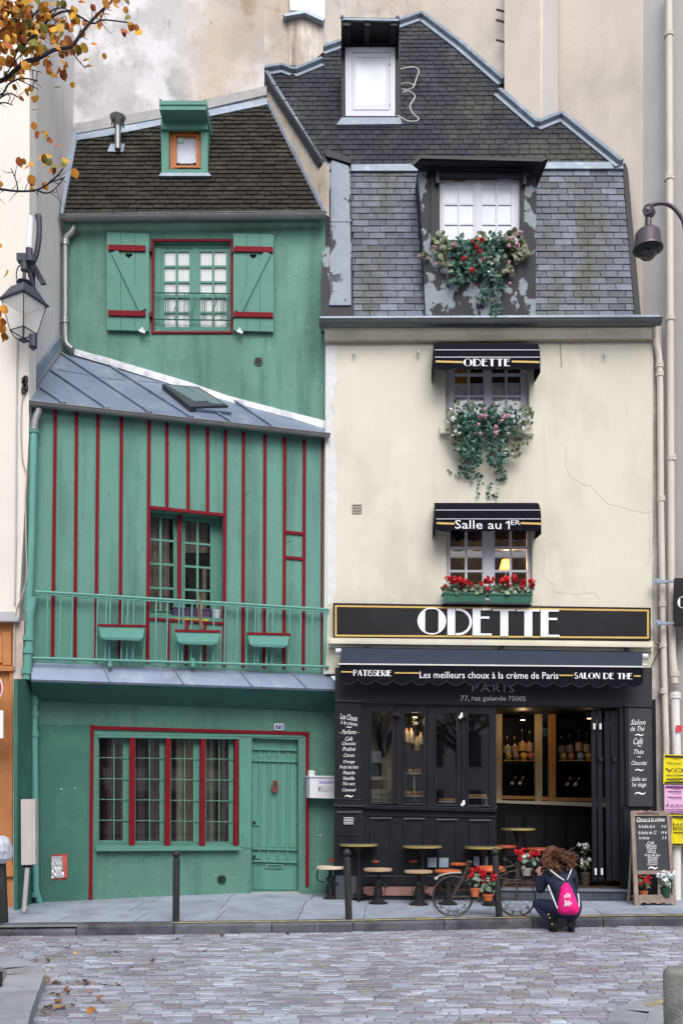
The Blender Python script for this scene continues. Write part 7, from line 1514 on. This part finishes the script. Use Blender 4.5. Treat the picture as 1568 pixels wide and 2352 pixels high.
for k in range(6): mb.tube(smooth_line([hc + V((.03, -.1, -.03)), PW(1190 + k * 5, 430, .05), PW(1215 + k * 5, 462, .04), PW(1238 + k * 4, 484 - k * 3, .04)], 3), [.012] * 5 + [.008] * 3 + [.005, .002], 5, cap=False)
mb.build('hair', m_hair, pers, True)
# drawstring bag on the back
m_bag = M('pink nylon', (.80, .012, .20), .45, .06, 8, .8, 12)
bag = thing('drawstring_bag', 'bright pink drawstring bag with white print and cords on the person\'s back', 'bag', tuple(PW(1300, 830, -.15)))
prof = [(552, 1277, 20, .03), (580, 1277, 30, .05), (620, 1281, 46, .075), (670, 1287, 62, .095), (720, 1293, 76, .11), (770, 1298, 88, .115), (805, 1301, 90, .10), (828, 1303, 72, .06), (836, 1304, 45, .02)]
mb = MB(); n = 20; zb2 = {552: .10, 580: .07, 620: .03, 670: -.01, 720: -.045, 770: -.06, 805: -.06, 828: -.05, 836: -.04}
for y_, x_, w_, th in prof:
    c = PW(x_, y_, zb2[y_] - .05); wm = (PW(x_ + w_, y_, zb2[y_]) - PW(x_, y_, zb2[y_])).length
    for k in range(n):
        a = 2 * math.pi * k / n; wob = 1 + .05 * math.sin(5 * a + y_ * .05) ; mb.v.append(c + V((wm * math.cos(a) * wob, -th * math.sin(a) * wob, 0)))
N_ = len(prof); mb.f = [(i * n + k, i * n + (k + 1) % n, (i + 1) * n + (k + 1) % n, (i + 1) * n + k) for i in range(N_ - 1) for k in range(n)] + [tuple(range(n)), tuple((N_ - 1) * n + k for k in range(n))]
mb.build('sack', m_bag, bag, True)
m_cord = M('white cord', (.66, .68, .70), .7)
for P in (((1278, 556, .03), (1230, 525, .0), (1165, 475, .02), (1118, 440, .10)), ((1285, 556, .03), (1305, 510, .0), (1322, 470, .02), (1330, 436, .10)), ((1210, 785, -.12), (1175, 700, -.06), (1148, 630, -.0), (1132, 590, .04)), ((1388, 775, -.10), (1388, 720, -.05), (1380, 660, .02))):
    MB().tube(smooth_line([PW(*p) for p in P], 4), .0085, 6).build('cord', m_cord, bag, True)
mb = MB(); fz = lambda x, y: PW(x, y, -.235)
m_prt = M('white bag print', (.80, .50, .62), .6)
for poly in (((1268, 705), (1296, 728), (1296, 712), (1334, 738), (1300, 768), (1296, 755), (1268, 772)), ((1265, 672), (1280, 668), (1280, 692), (1265, 695)), ((1284, 655), (1294, 655), (1294, 692), (1284, 692)), ((1298, 660), (1318, 660), (1318, 690), (1298, 692))):
    A = [fz(*p) for p in poly]; mb.hexa(A, [p + V((0, .008, 0)) for p in A])
mb.build('print', m_prt, bag)
# ================================================================== autumn tree reaching in from the left
TY = 8.0; PT = Pl((0, TY, 0), (0, 1, 0)); tp = lambda x, y, d=0.0: PT.at(q('1', x, y)) + V((0, d, 0))
m_bark = M('dark bark', (.035, .025, .035), .85, .2, 12, .4, 40)
m_au = M('autumn leaf', (.50, .21, .025), .6, .15, 9, isl=.25, alt=[((.62, .33, .03), .6), ((.36, .10, .02), .72), ((.20, .20, .04), .85)])
tb_ = onz((-150, 2260), -.02); tree = thing('autumn_tree', 'bare branched tree with orange autumn leaves reaching in at the upper left', 'tree', (tb_.x, tb_.y, 0))
tr_top = V((tb_.x - .2, TY - .1, 6.0))
MB().tube(smooth_line([V((tb_.x, tb_.y, -.1)), V((tb_.x + .02, tb_.y, .15)), V((tb_.x - .1, tb_.y, 2.2)), V((tb_.x - .15, TY, 4.2)), tr_top, V((tb_.x - .1, TY, 8.5))], 3), [.20, .17, .16, .155, .15, .15, .145, .14, .135, .13, .12, .11, .10, .09, .08, .07][:16], 12).build('trunk', m_bark, tree, True)
BR = [([(-400, 420), (-120, 345), (0, 325), (120, 312), (190, 318), (260, 270), (330, 230), (375, 165), (410, 115), (450, 60), (500, 0), (540, -60)], .034),
      ([(-350, 300), (0, 240), (60, 175), (180, 157), (250, 122), (330, 100), (420, 108), (455, 80), (500, 60), (580, 50)], .016),
      ([(-350, 380), (-50, 395), (40, 388), (120, 402), (190, 408)], .014), ([(-350, 440), (-80, 440), (0, 442), (60, 462), (105, 490)], .014), ([(0, 480), (40, 505), (80, 525)], .008),
      ([(330, 232), (350, 262), (382, 282)], .008), ([(-300, 900), (-60, 885), (0, 870), (70, 850), (150, 825), (220, 790), (280, 745)], .017), ([(70, 852), (68, 815), (55, 775)], .008), ([(150, 828), (200, 850), (250, 848), (300, 812)], .009), ([(220, 792), (255, 800), (290, 812)], .006),
      ([(-300, 60), (0, 75), (90, 50), (150, 0), (180, -40)], .018), ([(0, 130), (100, 95), (190, 65), (300, 85), (400, 110)], .010), ([(60, 175), (110, 180), (200, 170), (280, 165), (330, 175)], .008), ([(0, 20), (60, 30), (110, 20), (190, 0)], .012), ([(455, 80), (480, 20), (490, -30)], .007), ([(120, 312), (150, 360), (205, 370)], .006), ([(100, 402), (150, 430), (190, 440)], .005),
      ([(250, 122), (290, 60), (330, 0)], .006), ([(0, 320), (30, 270), (90, 230), (160, 225)], .007)]
for P, r in BR:
    L = smooth_line([tp(x, y, .12 * math.sin(x * .013 + y * .007)) for x, y in P], 3); n = len(L)
    if P[0][0] < -200: L = [tr_top + (L[0] - tr_top) * .0 + V((0, 0, (L[0].z - tr_top.z) * .55 if L[0].z < 9 else 2.0))] + L; n += 1
    MB().tube(L, [r * .62 * (1 - .72 * i / n) + .002 for i in range(n)], 6).build('branch', m_bark, tree, True)
    R = random.Random(int(P[0][1] + 7 * len(P))); mb = MB()
    for i in range(4, n - 1):
        if R.random() < .75:
            a = L[i]; d = V((R.uniform(-.1, .14), R.uniform(-.08, .08), R.uniform(-.12, .12))); mb.tube([a, a + d * .5 + V((0, 0, R.uniform(-.02, .02))), a + d], [.004, .003, .0015], 4)
    if mb.v: mb.build('twigs', m_bark, tree, kind='stuff')
LEAFS = [(60, 40, 100, 60, 120), (70, 130, 90, 55, 90), (270, 185, 50, 50, 22), (200, 270, 45, 45, 16), (40, 280, 55, 60, 40), (300, 110, 70, 50, 34), (420, 30, 40, 30, 5), (520, 40, 40, 50, 9), (600, 95, 20, 50, 7), (280, 300, 20, 35, 6), (90, 350, 40, 25, 5), (150, 385, 25, 25, 4), (148, 445, 14, 20, 1), (145, 540, 16, 45, 4), (205, 760, 60, 40, 13), (130, 795, 30, 30, 5), (250, 690, 32, 22, 6), (10, 870, 18, 22, 3), (380, 60, 30, 25, 3), (440, 165, 22, 15, 3), (312, 735, 10, 25, 2), (390, 205, 22, 20, 3), (180, 90, 70, 50, 26), (20, 200, 50, 55, 30), (150, 230, 70, 50, 18), (100, 740, 15, 15, 1), (130, 640, 8, 8, 0)]
R = random.Random(61); mb = MB(); AUT = [(0, -.5), (.22, -.42), (.42, -.2), (.46, .05), (.3, .3), (.1, .42), (0, .6), (-.1, .42), (-.3, .3), (-.46, .05), (-.42, -.2), (-.22, -.42)]
for x, y, rx, ry, n in LEAFS + [(x / 1 - 0, y, rx, ry, n) for x, y, rx, ry, n in [(-120, 60, 110, 150, 60), (-150, 300, 120, 120, 50), (-260, 100, 120, 250, 80), (-200, 560, 130, 120, 40), (-180, 860, 120, 90, 30)]]:
    for _ in range(n):
        t, r = R.uniform(0, 6.283), math.sqrt(R.random()); c = tp(x + rx * r * math.cos(t), y + ry * r * math.sin(t), R.uniform(-.25, .25)); leaf(mb, c, V((R.gauss(0, .7), -1, R.gauss(.1, .6))), R.uniform(.05, .09), R, AUT)
for k, x, y, n in (('3', 5, 210, 5), ('3', 0, 270, 2), ('3', 4, 470, 4), ('3', 8, 560, 5), ('3', -2, 520, 3)):
    for _ in range(n): c = PT.at(q(k, x + R.uniform(-18, 14), y + R.uniform(-28, 28))) + V((0, R.uniform(-.1, .1), 0)); leaf(mb, c, V((R.gauss(0, .7), -1, R.gauss(.1, .6))), R.uniform(.06, .09), R, AUT)
mb.build('leaves', m_au, tree, kind='stuff')
tm = thing('tree_grate_edge', 'dark metal tree guard edge at the lower left corner', 'tree guard', tuple(onz((2, 2268), -.0)))
c = onz((0, 2268), 0); MB().box(c + V((-.14, .0, .05)), (.30, .05, .14)).build('guard_bar', m_cast, tm)
# fallen leaves in the gutter and on the setts
R = random.Random(71); mb = MB()
spots = [q('a', *p) for p in ((210, 875), (240, 880), (180, 872), (270, 910), (235, 930), (240, 960), (235, 980), (310, 995), (200, 1070), (285, 1082), (165, 1105), (150, 1120), (240, 1120), (270, 1118), (300, 1112), (320, 1115), (240, 1155), (290, 1045), (150, 1150), (130, 1190), (625, 915), (640, 925), (660, 918), (440, 985), (480, 975), (465, 1030), (400, 830), (370, 805), (535, 765), (640, 830), (785, 885), (520, 1075), (530, 1095), (935, 770), (820, 870), (1130, 735), (1280, 810), (1055, 830), (350, 1025), (590, 1000), (430, 990), (380, 1105), (465, 1135), (1515, 727), (40, 740), (25, 970), (60, 970))]
for x, y in spots:
    for _ in range(R.choice((1, 2, 2, 3))):
        p = onz((x + R.gauss(0, 7), y + R.gauss(0, 2.5)), -.10); leaf(mb, p + V((0, 0, .005)), V((R.gauss(0, .35), R.gauss(0, .35), 1)), R.uniform(.03, .065), R, AUT)
for _ in range(90):
    p = onz((R.uniform(0, 1500), R.uniform(2150, 2352)), -.10); leaf(mb, p + V((0, 0, .004)), V((R.gauss(0, .3), R.gauss(0, .3), 1)), R.uniform(.012, .03), R, AUT)
o = mb.build('fallen_leaves', M('brown fallen leaf', (.30, .12, .03), .8, .2, 9, isl=.4, alt=[((.10, .05, .03), .45), ((.50, .28, .05), .8)]), None, kind='stuff')
# ================================================================== the other side of the square, seen in the glass
m_opp = M('pale stone facade', (.36, .33, .28), .9, .1, 1.5)
m_shut = M('dark window', (.03, .035, .04), .3)
R = random.Random(91)
for k, (x0, x1, h, y) in enumerate(((-24, -9, 15, -24), (-9, 2, 18, -25), (2, 13, 14, -24.5), (13, 27, 17, -24))):
    t = thing('town_house', ('pale stone town house across the square, %s' % ('first from the west', 'second from the west with the highest eaves', 'third from the west', 'last towards the east')[k]), 'house', ((x0 + x1) / 2, y, 0), 'town houses across the square')
    MB().box(((x0 + x1) / 2, y - 3, h / 2), (x1 - x0 - .05, 6, h)).build('wall', m_opp, t)
    MB().hexa([V((x0, y + .2, h)), V((x1, y + .2, h)), V((x1, y - 6, h)), V((x0, y - 6, h))], [V((x0, y - 1.5, h + 2.5)), V((x1, y - 1.5, h + 2.5)), V((x1, y - 5, h + 2.5)), V((x0, y - 5, h + 2.5))]).build('roof', m_slate2, t)
    n = int((x1 - x0) / 2.2); me = None
    for i in range(n):
        for j in range(int(h / 3.2)):
            o = MB().box((x0 + (i + .5) * (x1 - x0) / n, y + .02, 1.6 + j * 3.2), (1.0, .08, 1.9)).build('window', m_shut, t) if me is None else None
            if o: me = (o.data, o.location.copy(), (i, j)); base = (i, j)
            else:
                o = link('window', me[0], None, t); o.location = ((i - base[0]) * (x1 - x0) / n, 0, (j - base[1]) * 3.2)
for k, (x, y) in enumerate(((-7.5, -7), (-3.2, -11), (1.6, -8.5), (5.2, -12), (9.5, -8))):
    t = thing('park_tree', 'dark trunked park tree with thin brown leaves across the street, %s' % ('far left', 'left', 'middle', 'right', 'far right')[k], 'tree', (x, y, 0), 'park trees across the street')
    top = V((x + R.uniform(-.4, .4), y, R.uniform(5, 6.5)))
    MB().tube(smooth_line([V((x, y, -.1)), V((x + .1, y, 2)), V((x - .1, y, 4)), top], 3), [.24 - .015 * i for i in range(10)], 9).build('trunk', m_bark, t, True)
    mb = MB(); lf = MB()
    for b in range(16):
        a = R.uniform(0, 6.283); l = R.uniform(1.5, 3.5); s = top.lerp(V((x, y, 2.5)), R.random() * .6); e = s + V((math.cos(a) * l, math.sin(a) * l, R.uniform(1, 3.2)))
        mb.tube([s, s.lerp(e, .5) + V((0, 0, .3)), e], [.08, .05, .015], 5)
        for _ in range(26): leaf(lf, s.lerp(e, R.uniform(.3, 1.1)) + V((R.gauss(0, .4), R.gauss(0, .4), R.gauss(0, .4))), V((R.gauss(0, 1), R.gauss(0, 1), R.gauss(0, 1) + .01)), R.uniform(.14, .26), R, RND)
    mb.build('limbs', m_bark, t, True); lf.build('crown', M('brown park leaf', (.12, .085, .03), .8, .2, 3, isl=.4, alt=[((.06, .07, .03), .5)]), t, kind='stuff')
